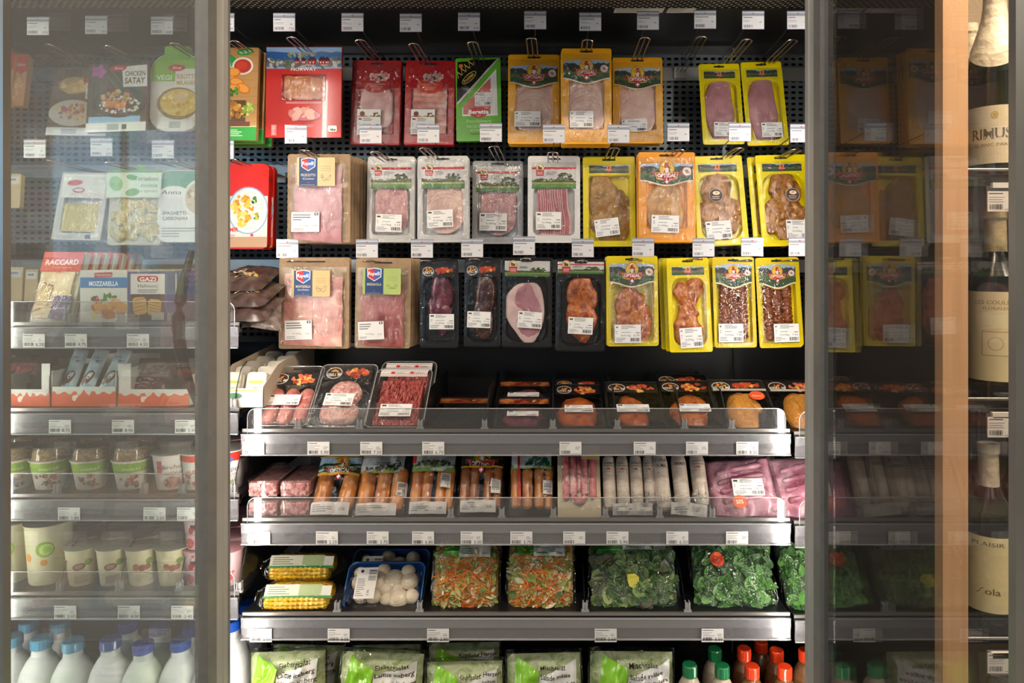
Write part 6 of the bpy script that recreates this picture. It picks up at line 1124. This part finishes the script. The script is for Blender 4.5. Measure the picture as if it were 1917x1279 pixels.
# ---------------------------------------------------------------- bottles
def bottle(px, pycap, Y, cap, body, label, kind, cat, parts=None):
    capr = .0165 if kind == 'dress' else .0225; H = WZ(pycap, Y)-.362; A = (WX(px, Y), Y, .362); t = thing('milk_bottle' if kind == 'milk' else 'dressing_bottle', label, cat, A); r = random.Random(int(px)); m = MB()
    if kind == 'milk': prof = [(.040, 0), (.046, .004), (.047, .03), (.047, H-.125), (.045, H-.10), (.038, H-.072), (.028, H-.050), (.0195, H-.038), (.0185, H-.028), (.0185, H-.018)]; pw = 2.6
    else: prof = [(.026, 0), (.030, .004), (.031, .03), (.031, H-.085), (.030, H-.065), (.026, H-.048), (.019, H-.035), (.014, H-.030), (.0135, H-.02)]; pw = 2
    m.lathe(prof, 28, body, pw=pw, smooth=True); m.build('bottle_body', 'milk_white' if kind == 'milk' else 'printed_gloss', t)
    if kind == 'milk': m = MB(); m.lathe([(.0205, H-.026), (.0205, H-.024), (.0190, H-.0235)], 24); m.build('neck_ring', 'milk_white', t)
    m = MB(); ch = .022 if kind == 'milk' else .026; n = 36; rings = []
    for rad, z in ((capr, H-ch), (capr*1.01, H-ch+.002), (capr, H-.003), (capr*.93, H-.0005), (capr*.9, H)):
        rings.append([Vector(((rad+(.0005 if k % 2 and z < H-.002 else 0))*math.cos(2*PI*k/n), (rad+(.0005 if k % 2 and z < H-.002 else 0))*math.sin(2*PI*k/n), z)) for k in range(n)])
    m.loft(rings, True, True, cap, 0, False); m.build('cap', 'printed_gloss', t)
LB, DB = '58a4cc', '2454b0'
MK = [(22, 1190, 1.66, LB, 'front, at the far left edge'), (78, 1193, 1.66, LB, 'front, second from the left'), (137, 1198, 1.66, LB, 'front, third from the left'), (207, 1194, 1.66, '3c5fa8', 'front, fourth from the left'), (268, 1202, 1.66, '4a5cb0', 'front, fifth from the left'), (338, 1196, 1.66, '3458a8', 'front, beside the door frame'),
 (55, 1162, 1.76, LB, 'behind, between first and second front bottles'), (113, 1163, 1.76, LB, 'behind, between second and third front bottles'), (240, 1163, 1.76, '2c46a4', 'behind, between fourth and fifth front bottles'), (298, 1168, 1.76, '2c4ca8', 'behind, left of the door frame'), (360, 1170, 1.76, '2c4ca8', 'behind, partly hidden by the door frame'), (431, 1160, 1.66, '1c50b8', 'right of the door frame beside the lettuce bags'), (398, 1200, 1.64, '1c50b8', 'mostly hidden behind the door frame'), (462, 1128, 1.85, '1c50b8', 'rear, showing its cap left of the corn')]
for x, y, Y, c, wh in MK: bottle(x, y, Y, c, 'e0e2e2', 'white milk bottle with %s cap, %s' % ('light blue' if c == LB else 'dark blue', wh), 'milk', 'milk bottle')
GR, RD = '1c7a48', 'e8401c'
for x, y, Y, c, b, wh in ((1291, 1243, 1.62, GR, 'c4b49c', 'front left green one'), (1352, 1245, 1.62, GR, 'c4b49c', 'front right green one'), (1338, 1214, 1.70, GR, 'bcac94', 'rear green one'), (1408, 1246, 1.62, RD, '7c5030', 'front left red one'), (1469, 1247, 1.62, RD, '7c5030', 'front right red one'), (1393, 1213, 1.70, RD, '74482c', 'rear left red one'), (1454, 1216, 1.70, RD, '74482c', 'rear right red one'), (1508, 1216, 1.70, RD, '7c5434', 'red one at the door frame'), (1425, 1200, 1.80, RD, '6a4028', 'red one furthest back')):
    bottle(x, y, Y, c, b, 'salad dressing bottle with %s cap, %s' % ('green' if c == GR else 'red', wh), 'dress', 'dressing bottle')
# ---------------------------------------------------------------- dairy cups
def cupfn(rb, rt, h): return lambda x, z, o: ((rb+(rt-rb)*z/h+.0005+o)*math.sin(x/((rb+rt)/2)), -(rb+(rt-rb)*z/h+.0005+o)*math.cos(x/((rb+rt)/2)), z)
def cup(px, Y, z, rb, rt, h, col, label, kind, cat='yoghurt cup', name='yoghurt_cup', rot=0):
    t = thing(name, label, cat, (WX(px, Y), Y, z), (0, 0, rot)); m = MB(); m.lathe([(rb*.95, 0), (rb, .003), (rt, h-.002), (rt+.0025, h-.001), (rt+.0025, h+.001)], 28, col); m.build('cup_body', 'printed', t)
    p = P(fn=cupfn(rb, rt, h)); R = (rb+rt)/2; hw = R*PI*.62
    if kind == 'muesli':
        p.rect(-hw, h*.62, hw, h*.95, '8aac34'); p.text('muesli', 0, h*.70, h*.17, 'e4ecc8', wid=R*1.0, slant=.2); p.scatter(0, h*.45, R*.8, h*.09, 12, ['b87038', 'c84838', '7a4424', 'e0d8c8'], .006, int(px)); p.scatter(.004, h*.22, R*.5, h*.1, 10, ['b8743c', '5c3c2c', 'c83c34', '4868a0', 'e4ddd0'], .0055, int(px)+1)
        m = MB(); m.lathe([(rt*.88, h), (rt*.86, h+.018), (rt*.7, h+.026), (.002, h+.029)], 20); m.build('granola', 'granola', t); m = MB(); m.lathe([(rt+.001, h+.001), (rt*.95, h+.004), (rt*.92, h+.026), (rt*.86, h+.031), (.002, h+.031)], 28, cap0=False); m.build('lid', 'clear_tray', t)
    elif kind == 'bircher': p.text('Bircher', 0, h*.62, h*.16, '5c3c34', wid=R*1.4, slant=.2); p.text('müesli', .004, h*.46, h*.14, '5c3c34', wid=R*1.2, slant=.2); p.ell(0, h*.22, R*.6, h*.17, 'c89080'); p.scatter(0, h*.22, R*.5, h*.14, 16, ['b8705c', 'd8b0a0', '6a4444'], .005, 2); p.rect(-R*.95, h*.5, -R*.6, h*.86, 'b84860')
    elif kind == 'tall': p.ell(-.002, h*.62, R*.42, R*.42, '8aac3c'); p.ell(.0, h*.62, R*.3, R*.3, 'c8d878'); p.ell(.002, h*.62, R*.2, R*.2, '9ab84c'); p.ell(-R*.9, h*.48, R*.2, R*.22, 'dc8c3c'); p.ell(-R*.1, h*.40, R*.17, R*.17, 'dc9040')
    elif kind == 'choc': p.ell(-R*.15, h*.56, R*.42, R*.26, '7c4a3c', rot=.2); p.ell(-R*.15, h*.56, R*.3, R*.17, 'b08878', rot=.2); p.ell(R*.45, h*.66, R*.26, R*.26, '7c9a34'); p.rect(-R*.5, h*.10, R*.5, h*.32, 'b09878')
    elif kind == 'nut': p.ell(-R*.4, h*.56, R*.22, R*.26, 'a86a54'); p.ell(R*.0, h*.52, R*.24, R*.26, '9c5c48'); p.ell(R*.35, h*.54, R*.2, R*.24, 'a86a54'); p.ell(R*.45, h*.70, R*.22, R*.22, '7c9a34'); p.fine(-R*.4, h*.12, R*.4, h*.34, 4, 'b8a888', 2)
    elif kind == 'pur': p.rect(-hw, h*.76, hw, h*1.0, 'c83428'); p.ell(0, h*.80, R*.4, h*.09, '3c5c9c'); p.text('joghurtpur', 0, h*.50, h*.17, '3c4468', wid=R*1.7); p.scatter(-R*.3, h*.22, R*.35, h*.14, 12, ['a83c30', 'c0584c', '8c2c24'], .007, 3); p.ell(R*.45, h*.2, R*.2, h*.1, '9cb070'); p.text('Framboise', R*.4, h*.4, h*.07, 'b84840', wid=R*.6)
    elif kind == 'pink': p.scatter(0, h*.5, R*1.0, h*.4, 12, ['c83c40', 'b83038', 'd85858'], .006, 4); p.rect(-.006, h*.66, .005, h*.76, '303038'); p.text('nature', 0, h*.46, h*.12, '8a6068', wid=R*1.1); p.ell(-R*.3, h*.22, R*.35, h*.14, 'c04844')
    elif kind == 'redrim': p.rect(-hw, h*.8, hw, h, 'c84830'); p.scatter(0, h*.35, R*.5, h*.2, 12, ['c07860', 'b85848', 'd0a088'], .006, 5)
    if kind != 'muesli': m = MB(); m.lathe([(rt+.003, h+.001), (rt+.003, h+.0016), (.001, h+.0018)], 28, {'pink': 'c89098', 'pur': 'b8b0ac', 'redrim': 'b8b0ac'}.get(kind, 'a8a094'), cap0=False); m.build('foil_lid', 'plastic_gloss', t)
    p.build('printed_label', 'printed', t); return t
Z = ZS['L3']
for k, (x, wh) in enumerate(((30, 'far left'), (95, 'second'), (171, 'third'), (247, 'fourth, next to the muesli yoghurt'))):
    cup(x, 1.65, Z, .030, .041, .068, 'd8d0c4', 'muesli topped cup with green band, %s in its row' % wh, 'muesli', 'muesli cup', 'muesli_cup', .5)
    cup(x+8+k*2, 1.755, Z, .030, .041, .068, 'd8d0c4', 'muesli cup behind the %s front one' % ('far left', 'second', 'third', 'fourth')[k], 'muesli', 'muesli cup', 'muesli_cup')
cup(321, 1.65, Z, .030, .040, .082, 'dccfc8', 'pinkish grey muesli yoghurt cup without granola dome', 'bircher', rot=.55); cup(330, 1.76, Z, .030, .040, .082, 'dccfc8', 'muesli yoghurt cup behind the front one', 'bircher'); cup(374, 1.65, Z, .031, .041, .085, 'e0dcd4', 'white cup with red rim against the door frame', 'redrim'); cup(425, 1.65, Z, .034, .045, .092, 'dcdad6', 'white yoghurt cup with red band right of the door frame', 'pur', rot=.35); cup(436, 1.76, Z, .034, .045, .092, 'dcdad6', 'red banded yoghurt cup behind the front one', 'pur')
Z = ZS['L4']
for k, x in enumerate((18, 92)):
    cup(x, 1.66, Z, .040, .049, .140, 'd8cfae', 'tall cream coloured cup with green leaf emblem, %s' % ('left one at the edge', 'right one of the tall pair'), 'tall', 'drink cup', 'drink_cup', 0) if 0 else cup(x, 1.66, Z, .040, .049, .140, 'd8cfae', 'tall cream coloured cup with green leaf emblem, %s' % ('left of the tall pair' if k == 0 else 'right of the tall pair'), 'tall', 'drink cup', 'drink_cup', .5)
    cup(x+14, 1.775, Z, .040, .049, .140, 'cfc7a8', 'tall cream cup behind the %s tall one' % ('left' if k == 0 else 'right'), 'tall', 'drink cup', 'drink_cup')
for k, (x, kd) in enumerate(((155, 'choc'), (213, 'choc'), (267, 'nut'), (323, 'nut'))):
    cup(x, 1.645, Z, .027, .036, .086, 'd9cba8', 'small cream cup with brown motif, %s of four' % ('first', 'second', 'third', 'fourth')[k], kd, 'dessert cup', 'dessert_cup', .5)
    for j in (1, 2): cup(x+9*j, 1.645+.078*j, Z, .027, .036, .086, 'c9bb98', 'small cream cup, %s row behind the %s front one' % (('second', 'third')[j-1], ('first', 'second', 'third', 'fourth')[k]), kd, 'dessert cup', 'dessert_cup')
for k, (x, Y, dz, wh) in enumerate(((375, 1.65, 0, 'lower left against the door frame'), (375, 1.65, .084, 'upper, stacked against the door frame'), (426, 1.645, 0, 'front, right of the door frame'), (434, 1.73, 0, 'second from the front, right of the door frame'), (442, 1.81, 0, 'third from the front'), (450, 1.89, 0, 'rearmost of the row'))): cup(x, Y, Z+dz, .029, .036, .080, 'd8b4b8', 'pink strawberry yoghurt cup, %s' % wh, 'pink')
# ---------------------------------------------------------------- cartons and cheese
def f_racc(root, w, h):
    tray(root, w, h, 'c8c0ac', None, .016, .006, 'plastic_gloss'); m = MB(); m.box(-w*.40, w*.36, -.006, .004, h*.05, h*.70); m.build('cheese_slices', 'cheese', root); p = P(y=-.0078); p.rect(-w*.49, h*.70, w*.49, h*.985, 'c8402c'); p.text('RACCARD', 0, h*.80, h*.105, 'f0e4dc', wid=w*.80, bold=.02); p.fine(-w*.2, h*.75, w*.3, h*.77, 1, 'e0a898'); p.ell(0, h*.68, .003, .003, 'c83028')
    p.poly([(-w*.02, h*.04), (w*.44, h*.04), (w*.44, h*.36), (w*.02, h*.36)], '4c3c70'); p.text('Raclette', w*.21, h*.17, h*.05, 'c8bcd8', wid=w*.3, slant=.2); p.poly([(-w*.45, h*.12), (-w*.08, h*.22), (-w*.05, h*.50), (-w*.38, h*.56)], '6a4c2c'); p.poly([(-w*.43, h*.14), (-w*.1, h*.23), (-w*.07, h*.48), (-w*.37, h*.54)], 'd0b070'); p.build('printed_label', 'printed', root); film(root, w*.96, h*.68, .003, 'film', h*.02, -.009)
Z = ZS['L1']
for k in range(7):
    Y = 1.62+.036*k; a = W3(93, 600, Y); t = thing('cheese_pack', 'red topped raclette cheese pack, front one of its row' if k == 0 else 'raclette cheese pack in the row behind the front one', 'cheese pack', (WX(93, 1.62), Y, Z), (-.34, 0, 0), None if k == 0 else 'raclette packs behind the front one'); f_racc(t, .098, .175)
def boxp(px0, px1, h, d, Y, z, fn, name, label, cat, group=None, n=1, step=.0):
    for k in range(n):
        w = (px1-px0)*Y/FP; t = thing(name, label[0] if k == 0 else label[1], cat, (WX((px0+px1)/2, Y), Y+k*step, z), (0, 0, 0), None if k == 0 else group); fn(t, w, h, d)
def f_mozz(t, w, h, d):
    m = MB(); m.box(-w/2, w/2, 0, d, 0, h, 'd8d6d0'); p = P(mb=m); p.rect(-w/2, h*.66, w/2, h*.86, '3478b8'); p.text('MOZZARELLA', -.0, h*.70, h*.12, 'f0f4f8', wid=w*.62, bold=.03); p.poly([(-w*.2, h*.86), (w*.18, h*.87), (w*.19, h*.96), (-w*.19, h*.95)], 'b82c34'); p.text('PANAROMA', 0, h*.885, h*.06, 'f0dcd8', wid=w*.34)
    p.ell(w*.04, h*.26, w*.46, h*.18, 'c8c4c0', 24); p.scatter(w*.12, h*.26, w*.32, h*.12, 26, ['d88838', 'c87428', 'e0a050', 'd89040'], w*.09, 2, 1.3); p.scatter(-w*.15, h*.44, w*.16, h*.07, 14, ['b83028', '5c8a34', '3c6c24', 'c84438'], w*.04, 3); p.scatter(w*.1, h*.5, w*.2, h*.02, 5, ['4c7a2c'], w*.04, 4, 2); p.ell(-w*.2, h*.12, w*.07, h*.06, 'd0cc48', 10); p.build('carton', 'printed', t)
def f_hall(t, w, h, d):
    m = MB(); m.box(-w/2, w/2, 0, d, 0, h, '4c5484'); p = P(mb=m); p.rect(-w*.44, h*.56, w*.44, h*.96, 'd4d0cc'); p.rect(-w*.44, h*.04, w*.44, h*.56, '4c3c38'); p.rrect(-w*.27, h*.80, w*.27, h*.92, h*.05, 'b83430'); p.text('GAZI', 0, h*.815, h*.11, 'f4ece8', wid=w*.42, bold=.03); p.text('Halloumi', 0, h*.69, h*.095, '3c3438', wid=w*.5); p.fine(-w*.25, h*.58, w*.3, h*.66, 2, '6a6468')
    p.rrect(-w*.38, h*.16, -w*.03, h*.5, .008, 'd0a050', .1); p.rrect(.0, h*.14, w*.34, h*.46, .008, 'd0a050', -.1)
    for k in range(4): p.line(-w*.34, h*(.22+.07*k), -w*.06, h*(.27+.07*k), .0015, '8a5c24'); p.line(w*.04, h*(.24+.06*k), w*.30, h*(.19+.06*k), .0015, '8a5c24')
    p.rect(w*.1, h*.05, w*.42, h*.20, 'b8b4b0'); p.build('carton', 'printed', t)
boxp(150, 238, .122, .035, 1.615, Z, f_mozz, 'cheese_carton', ('white and blue carton of breaded mozzarella, front one', 'breaded mozzarella carton behind the front one'), 'cheese carton', 'mozzarella cartons behind', 7, .05); boxp(240, 313, .118, .035, 1.615, Z, f_hall, 'cheese_carton', ('dark blue carton of grilling cheese with red logo, front one', 'dark blue grilling cheese carton behind the front one'), 'cheese carton', 'grilling cheese cartons behind', 7, .05)
def f_tray(t, w, h, d, hi=.0, txt=True, side='l'):
    m = MB(); m.box(-w/2, w/2, 0, .0015, 0, h, 'd4d0ca'); m.box(-w/2, -w/2+.0015, 0, d, 0, h*1.8, 'c8c4be'); m.box(w/2-.0015, w/2, 0, d, 0, h*1.8, 'c8c4be'); m.box(-w/2, w/2, d-.002, d, 0, h*2.2, 'bcb8b2'); m.box(-w/2, w/2, 0, d, 0, .0015, 'c8c4be')
    if side in 'lr': s = -1 if side == 'l' else 1; m.box(min(s*w/2, s*w*.32), max(s*w/2, s*w*.32), 0, .0015, h, h*2.5, 'd4d0ca')
    p = P(mb=m); n = 24; r = random.Random(int(w*1000)); pts = [(-w/2, 0), (w/2, 0)]+[(w/2-w*i/n, h*(.66+.12*math.sin(i*1.7)+.08*(i % 3 == 0))) for i in range(n+1)]; p.poly(pts, 'dc5c2c'); p.ell(-w*.15, h*.42, .005, .007, 'ecd8cc'); p.ell(-w*.11, h*.52, .003, .004, 'ecd8cc', 8); p.build('carton', 'printed', t)
Z = ZS['L2']
t = thing('display_carton', 'white and orange open snack carton at the far left, with a high side', 'display carton', (WX(50, 1.62), 1.62, Z)); f_tray(t, .108, .040, .18, side='r')
t = thing('display_carton', 'white and orange open carton holding three snack bars', 'display carton', (WX(157, 1.62), 1.62, Z)); f_tray(t, .150, .046, .18, side='x')
t = thing('display_carton', 'wide white and orange open carton, right of the snack bars, nearly empty', 'display carton', (WX(287, 1.62), 1.62, Z)); f_tray(t, .165, .040, .18, side='l')
def f_bar(root, w, h):
    b, d = pillow_mb(w, h, .008, 8, 16, 2, .001); b.build('wrapper', 'bar_wrap', root); p = P(fn=lambda x, z, o: (x, -max(0, d(x/w*2, z/h*2-1))-.0006-o, z)); p.rect(-w*.42, h*.66, w*.42, h*.92, 'a8c4d0'); p.text('Kinder', 0, h*.78, h*.07, 'c83030', wid=w*.62, bold=.02); p.text('Pingui', 0, h*.70, h*.09, '2c4c90', wid=w*.7, slant=.2, bold=.02)
    p.ell(-w*.05, h*.32, w*.28, h*.19, '5c3c34', rot=-.4); p.ell(w*.05, h*.40, w*.14, h*.11, 'e4e0dc', rot=-.4); p.ell(w*.1, h*.14, w*.26, h*.06, '9cc0d4'); p.build('printed_label', 'printed_gloss', root)
food('bar_wrap', ['98b4c0', 'c0d0d8', 'd4dce0'], 25, .25, .4, 60, coat=.6)
for k, (x, xt) in enumerate(((124, 130), (158, 172), (196, 212))): lean(f_bar, x, 735, 1.64, xt, 656+k*-2, 1.68, 28, 'snack_bar', 'blue silver wrapped snack bar, %s of three in the carton' % ('left', 'middle', 'right')[k], 'snack bar', roll=6+k*4)
def f_pk(cols, lab):
    def f(root, w, h):
        b, d = pillow_mb(w, h, .022, 10, 12, 3, .006); b.build('wrapper', 'dark_wrap', root); p = P(fn=lambda x, z, o: (x, -max(0, d(x/w*2, z/h*2-1))-.0006-o, z)); p.rect(-w*.35, h*.55, w*.3, h*.8, cols); p.fine(-w*.3, h*.2, w*.3, h*.45, 3, 'b8a8a8'); p.build('printed_label', 'printed', root)
    return f
food('dark_wrap', ['2c201e', '4a3834', '5c4a44'], 20, .25, .5, 50, coat=.6)
lean(f_pk('8a3838', 1), 40, 755, 1.70, 60, 665, 1.74, 80, 'snack_pack', 'dark red snack pack inside the far left carton', 'snack pack'); lean(f_pk('7c6c64', 1), 275, 750, 1.68, 285, 672, 1.74, 82, 'snack_pack', 'dark brown snack pack inside the wide open carton', 'snack pack')
def f_cream(t):
    w, h, d = .112, .088, .34; m = MB(); sd = [(0, 0), (0, h*.55), (d*.25, h*1.0), (d, h*1.25), (d, 0)]
    for x in (-w/2, w/2-.0015): m.loft([[Vector((x, a, b)) for a, b in sd], [Vector((x+.0015, a, b)) for a, b in sd]], col='c4b6a4')
    m.box(-w/2, w/2, 0, .0015, 0, h*.5, 'd4ccc0'); p = P(mb=m); p.ell(-w*.1, h*.3, w*.16, h*.08, '4c7a5c'); p.rect(-w*.4, h*.42, w*.4, h*.47, 'a8b060'); m.build('box', 'printed', t)
t = thing('display_carton', 'white carton of cream portion packs right of the door frame', 'display carton', (WX(448, 1.61), 1.61, ZS['L2'])); f_cream(t)
for j in range(5):
    for i in range(2):
        m = MB(); w = .048; m.loft([[Vector((v.x*q, y, v.z)) for v in rr(w, .075, .01, 4, 0, 0, .0375)] for q, y in ((.95, .04), (1, .036), (1, .004), (.95, 0))], col='d0c8b8'); p = P(mb=m); p.rect(-w*.36, .048, w*.36, .055, 'a4ac58'); p.ell(0, .03, w*.3, .008, '6a9a7c')
        o = m.build('cream_pack', 'printed', None, (WX(448, 1.61)-.027+.054*i, 1.62+.058*j, ZS['L2']+.006+.005*j), (-.35, 0, 0)); tag(o, 'cream coloured portion pack in the white carton by the door frame', 'cream pack', 'cream portion packs in the white carton')
def f_blackpack(root, w, h):
    b, d = pillow_mb(w, h, .018, 12, 12, 6, .005); b.build('wrapper', 'dark_wrap', root); p = P(fn=lambda x, z, o: (x, -max(0, d(x/w*2, z/h*2-1))-.0006-o, z)); p.scatter(-w*.1, h*.5, w*.3, h*.25, 14, ['c8a878', '8a6848', 'd8c8a8', '3a3430'], .010, 3, 1.6); p.ell(w*.25, h*.35, .006, .004, 'c89c30'); p.build('printed_label', 'printed', root)
for k, (yb, yt, Yb, Yt, wh) in enumerate(((602, 560, 1.62, 1.74, 'bottom'), (575, 535, 1.64, 1.78, 'middle'), (545, 505, 1.68, 1.82, 'top'))): lean(f_blackpack, 440, yb, Yb, 445, yt, Yt, 110-k*8, 'snack_pack', 'black and brown snack pack piled right of the door frame, %s' % wh, 'snack pack')
t = thing('snack_pack', 'crumpled silver brown pack hanging over the shelf end, right of the pile', 'snack pack', W3(488, 615, 1.66), (-.9, .2, .5)); food('silver_wrap', ['4a4040', '8a7c78', 'b0a8a4'], 30, .2, .6, 50, coat=.8); b, d = pillow_mb(.09, .11, .014, 12, 12, 3, .006); b.build('wrapper', 'silver_wrap', t)
# ---------------------------------------------------------------- wine rack at the right
rack = thing('wine_rack', 'wooden wine rack with dark side panel and light wood front post', 'wine rack', (.8, 1.25, 0))
def rpart(n, mb, mat): o = mb.build(n, mat); o.parent = rack; o.matrix_parent_inverse = Matrix.Translation((-.8, -1.25, 0)); return o
YR = 1.03
m = MB(); m.box(.576, .584, YR+.02, 1.43, 0, 2.6); rpart('side_panel', m, 'dark_laminate'); m = MB(); m.box(.5745, .612, YR, YR+.022, 0, 2.6); rpart('front_post', m, 'beech_wood')
food('rack_back', ['6a5c4c', '7c6c5a', '8a7a66'], 3, .6, .05, 20, coat=0); m = MB(); m.box(.584, 1.3, 1.40, 1.42, 0, 2.6); rpart('back_board', m, 'rack_back')
m = MB(); m.box(.612, 1.3, 1.04, 1.40, 2.45, 2.47); rpart('top_board', m, 'beech_wood')
RK = [(325, 'upper'), (748, 'middle'), (1190, 'lower')]
for py, nm in RK:
    z = WZ(py, 1.06); m = MB(); m.box(.612, 1.3, 1.07, 1.40, z-.018, z-.004); rpart('shelf_board', m, 'dark_laminate'); m = MB(); m.tube([(.613, 1.045, z+.004), (1.2, 1.045, z+.004)], .0022, 8); rpart('front_rod', m, 'aluminium')
    m = MB(); m.box(.655, 1.2, 1.045, 1.056, z-.052, z-.020, mi=0); m.box(.655, 1.2, 1.040, 1.046, z-.024, z-.016, mi=1); o = m.build('price_rail', ['holder_clear', 'white_paint']); o.parent = rack; o.matrix_parent_inverse = Matrix.Translation((-.8, -1.25, 0))
    o = price_tag(1878, py+52, None, 'warm lit white price tag on the %s rail of the wine rack' % nm, Y=1.040, wpx=58, hpx=38)
def wine(px, Y, z, H, R, label, lab, capc, capl, labr, lines):
    t = thing('wine_bottle', label, 'wine bottle', (WX(px, Y), Y, z), (0, 0, -math.atan2(WX(px, Y), Y))); m = MB(); m.lathe([(R*.9, 0), (R, .004), (R, H*.58), (R*.93, H*.64), (R*.6, H*.71), (R*.40, H*.77), (R*.36, H*.94), (R*.40, H*.945), (R*.40, H*.98)], 32); m.build('glass', 'wine_dark', t)
    m = MB(); m.lathe([(R*.42, H*(1-capl)), (R*.385, H*.93), (R*.43, H*.945), (R*.43, H*.995), (R*.30, H)], 24); m.build('capsule', capc, t)
    p = P(fn=lambda x, zz, o: ((R+.0006+o)*math.sin(x/R), -(R+.0006+o)*math.cos(x/R), zz)); a, b = labr; p.step = 4e-5; p.rect(-R*1.45, H*a, R*1.45, H*b, lab)
    for (txt, q, s, wd, c) in lines: p.text(txt, 0, H*(a+(b-a)*q), H*s, c, wid=wd*R, bold=.01)
    if len(lines) == 2 and not capc.startswith('snow'):
        cz = H*(a+(b-a)*.42); k = R*.5; p.rect(-k, cz-k, k, cz+k, 'b8a478'); p.rect(-k*.9, cz-k*.9, k*.9, cz+k*.9, 'ddd0a8'); p.ell(0, cz, k*.55, k*.55, 'b8a478'); p.ell(0, cz, k*.48, k*.48, 'ddd0a8')
    p.build('label', 'printed', t); return t
z1, z2, z3 = (WZ(py, 1.06)-.004 for py, _ in RK)
# sparkling bottle with tall foil, top shelf
t = thing('sparkling_wine_bottle', 'large sparkling wine bottle with pale pointed foil on the top shelf of the rack', 'wine bottle', (WX(1862, 1.12), 1.12, z1), (0, 0, -.56)); R = .043; H = .335
m = MB(); m.lathe([(R*.95, 0), (R, .005), (R, H*.50), (R*.93, H*.57), (R*.70, H*.66), (R*.44, H*.76), (R*.36, H*.84), (R*.34, H)], 32); m.build('glass', 'wine_dark', t)
m = MB(); n = 36; rings = []
def crad(u): # radius of the bottle by height fraction
    L = [(.50, 1.0), (.57, .93), (.66, .70), (.76, .44), (.84, .36), (1.0, .34)]
    for (a, ra), (b, rb_) in zip(L[:-1], L[1:]):
        if u <= b: return R*(ra+(rb_-ra)*max(0, u-a)/(b-a))
    return R*.34
for j in range(9):
    ring = []
    for i in range(n):
        a = 2*PI*i/n; low = .52+.13*abs(math.sin(a+PI/2))*0+.13*(1-abs(math.cos((a+PI/2)))); u = low+(1.02-low)*j/8; rad = crad(u)+.0012; ring.append(Vector((rad*math.cos(a), rad*math.sin(a), H*u)))
    rings.append(ring)
m.loft(rings, False, True, smooth=True); m.build('foil', 'snowy_foil', t)
p = P(fn=lambda x, zz, o: ((R+.0006+o)*math.sin(x/R), -(R+.0006+o)*math.cos(x/R), zz)); p.step = 4e-5; p.rect(-R*1.5, H*.07, R*1.5, H*.34, 'd8ccb0'); p.text('RIMUSS', 0, H*.185, H*.07, '4c4438', wid=R*1.5, bold=.02); p.text('BLANC PARTY', 0, H*.15, H*.022, '7a7060', wid=R*1.3); p.ell(0, H*.295, R*.12, R*.14, 'b8a050'); p.ell(0, H*.295, R*.08, R*.1, 'd8ccb0'); p.build('label', 'printed', t)
wine(1864, 1.10, z2, .300, .0385, 'red wine bottle with gold capsule and square crest label, middle shelf', 'd8cca0', 'foil_gold', .30, (.10, .56), [('LES COULÉES', .86, .028, 1.5, '8a7c54'), ('FLORALES', .80, .02, .9, '8a7c54')]); 
wine(1850, 1.10, z3, .290, .0375, 'wine bottle with cream capsule and sketched house label, lower shelf', 'ddd2a4', 'snowy_foil', .25, (.12, .52), [('PLAISIR', .88, .03, 1.2, '6a5c3c'), ('Zola', .24, .05, .9, '5c5038')])
wine(1905, 1.16, z2, .300, .0385, 'gold capsuled bottle behind, right of the crest labelled bottle', 'cfc296', 'foil_gold', .30, (.10, .56), [('A', .5, .02, .4, '8a7c54')]); wine(1795, 1.18, z2, .300, .0385, 'gold capsuled bottle half hidden by the wooden post', 'cfc296', 'foil_gold', .30, (.10, .56), [('A', .5, .02, .4, '8a7c54')])
wine(1905, 1.16, z3, .290, .0375, 'wine bottle right of the sketched house label bottle', 'cfc296', 'wine_dark', .25, (.12, .52), [('A', .5, .02, .4, '8a7c54')]); wine(1818, 1.22, z3+.02, .30, .036, 'taller wine bottle behind on the lower rack shelf', 'b8ac88', 'wine_dark', .28, (.12, .52), [('A', .5, .02, .4, '8a7c54')])
wine(1868, 1.12, WZ(1275, 1.12)-.29, .290, .0375, 'wine bottle top with gold capsule below the lowest rail', 'cfc296', 'foil_gold', .28, (.12, .52), [('A', .5, .02, .4, '8a7c54')])
wine(1812, 1.2, z1, .28, .036, 'slim bottle behind the sparkling wine, with pale capsule', 'c8c0a8', 'snowy_foil', .3, (.1, .5), [('A', .5, .02, .4, '8a7c54')])
# unseen warm area light, added to brighten the wine rack and its post
sp = bpy.data.lights.new('added_rack_light', 'AREA'); sp.shape = 'RECTANGLE'; sp.size = .5; sp.size_y = .06; sp.energy = 30; sp.color = (1, .78, .52); so = bpy.data.objects.new('added_rack_light', sp); COL.objects.link(so); so.location = (.95, .75, 2.55); so.rotation_euler = (math.radians(24), 0, 0)
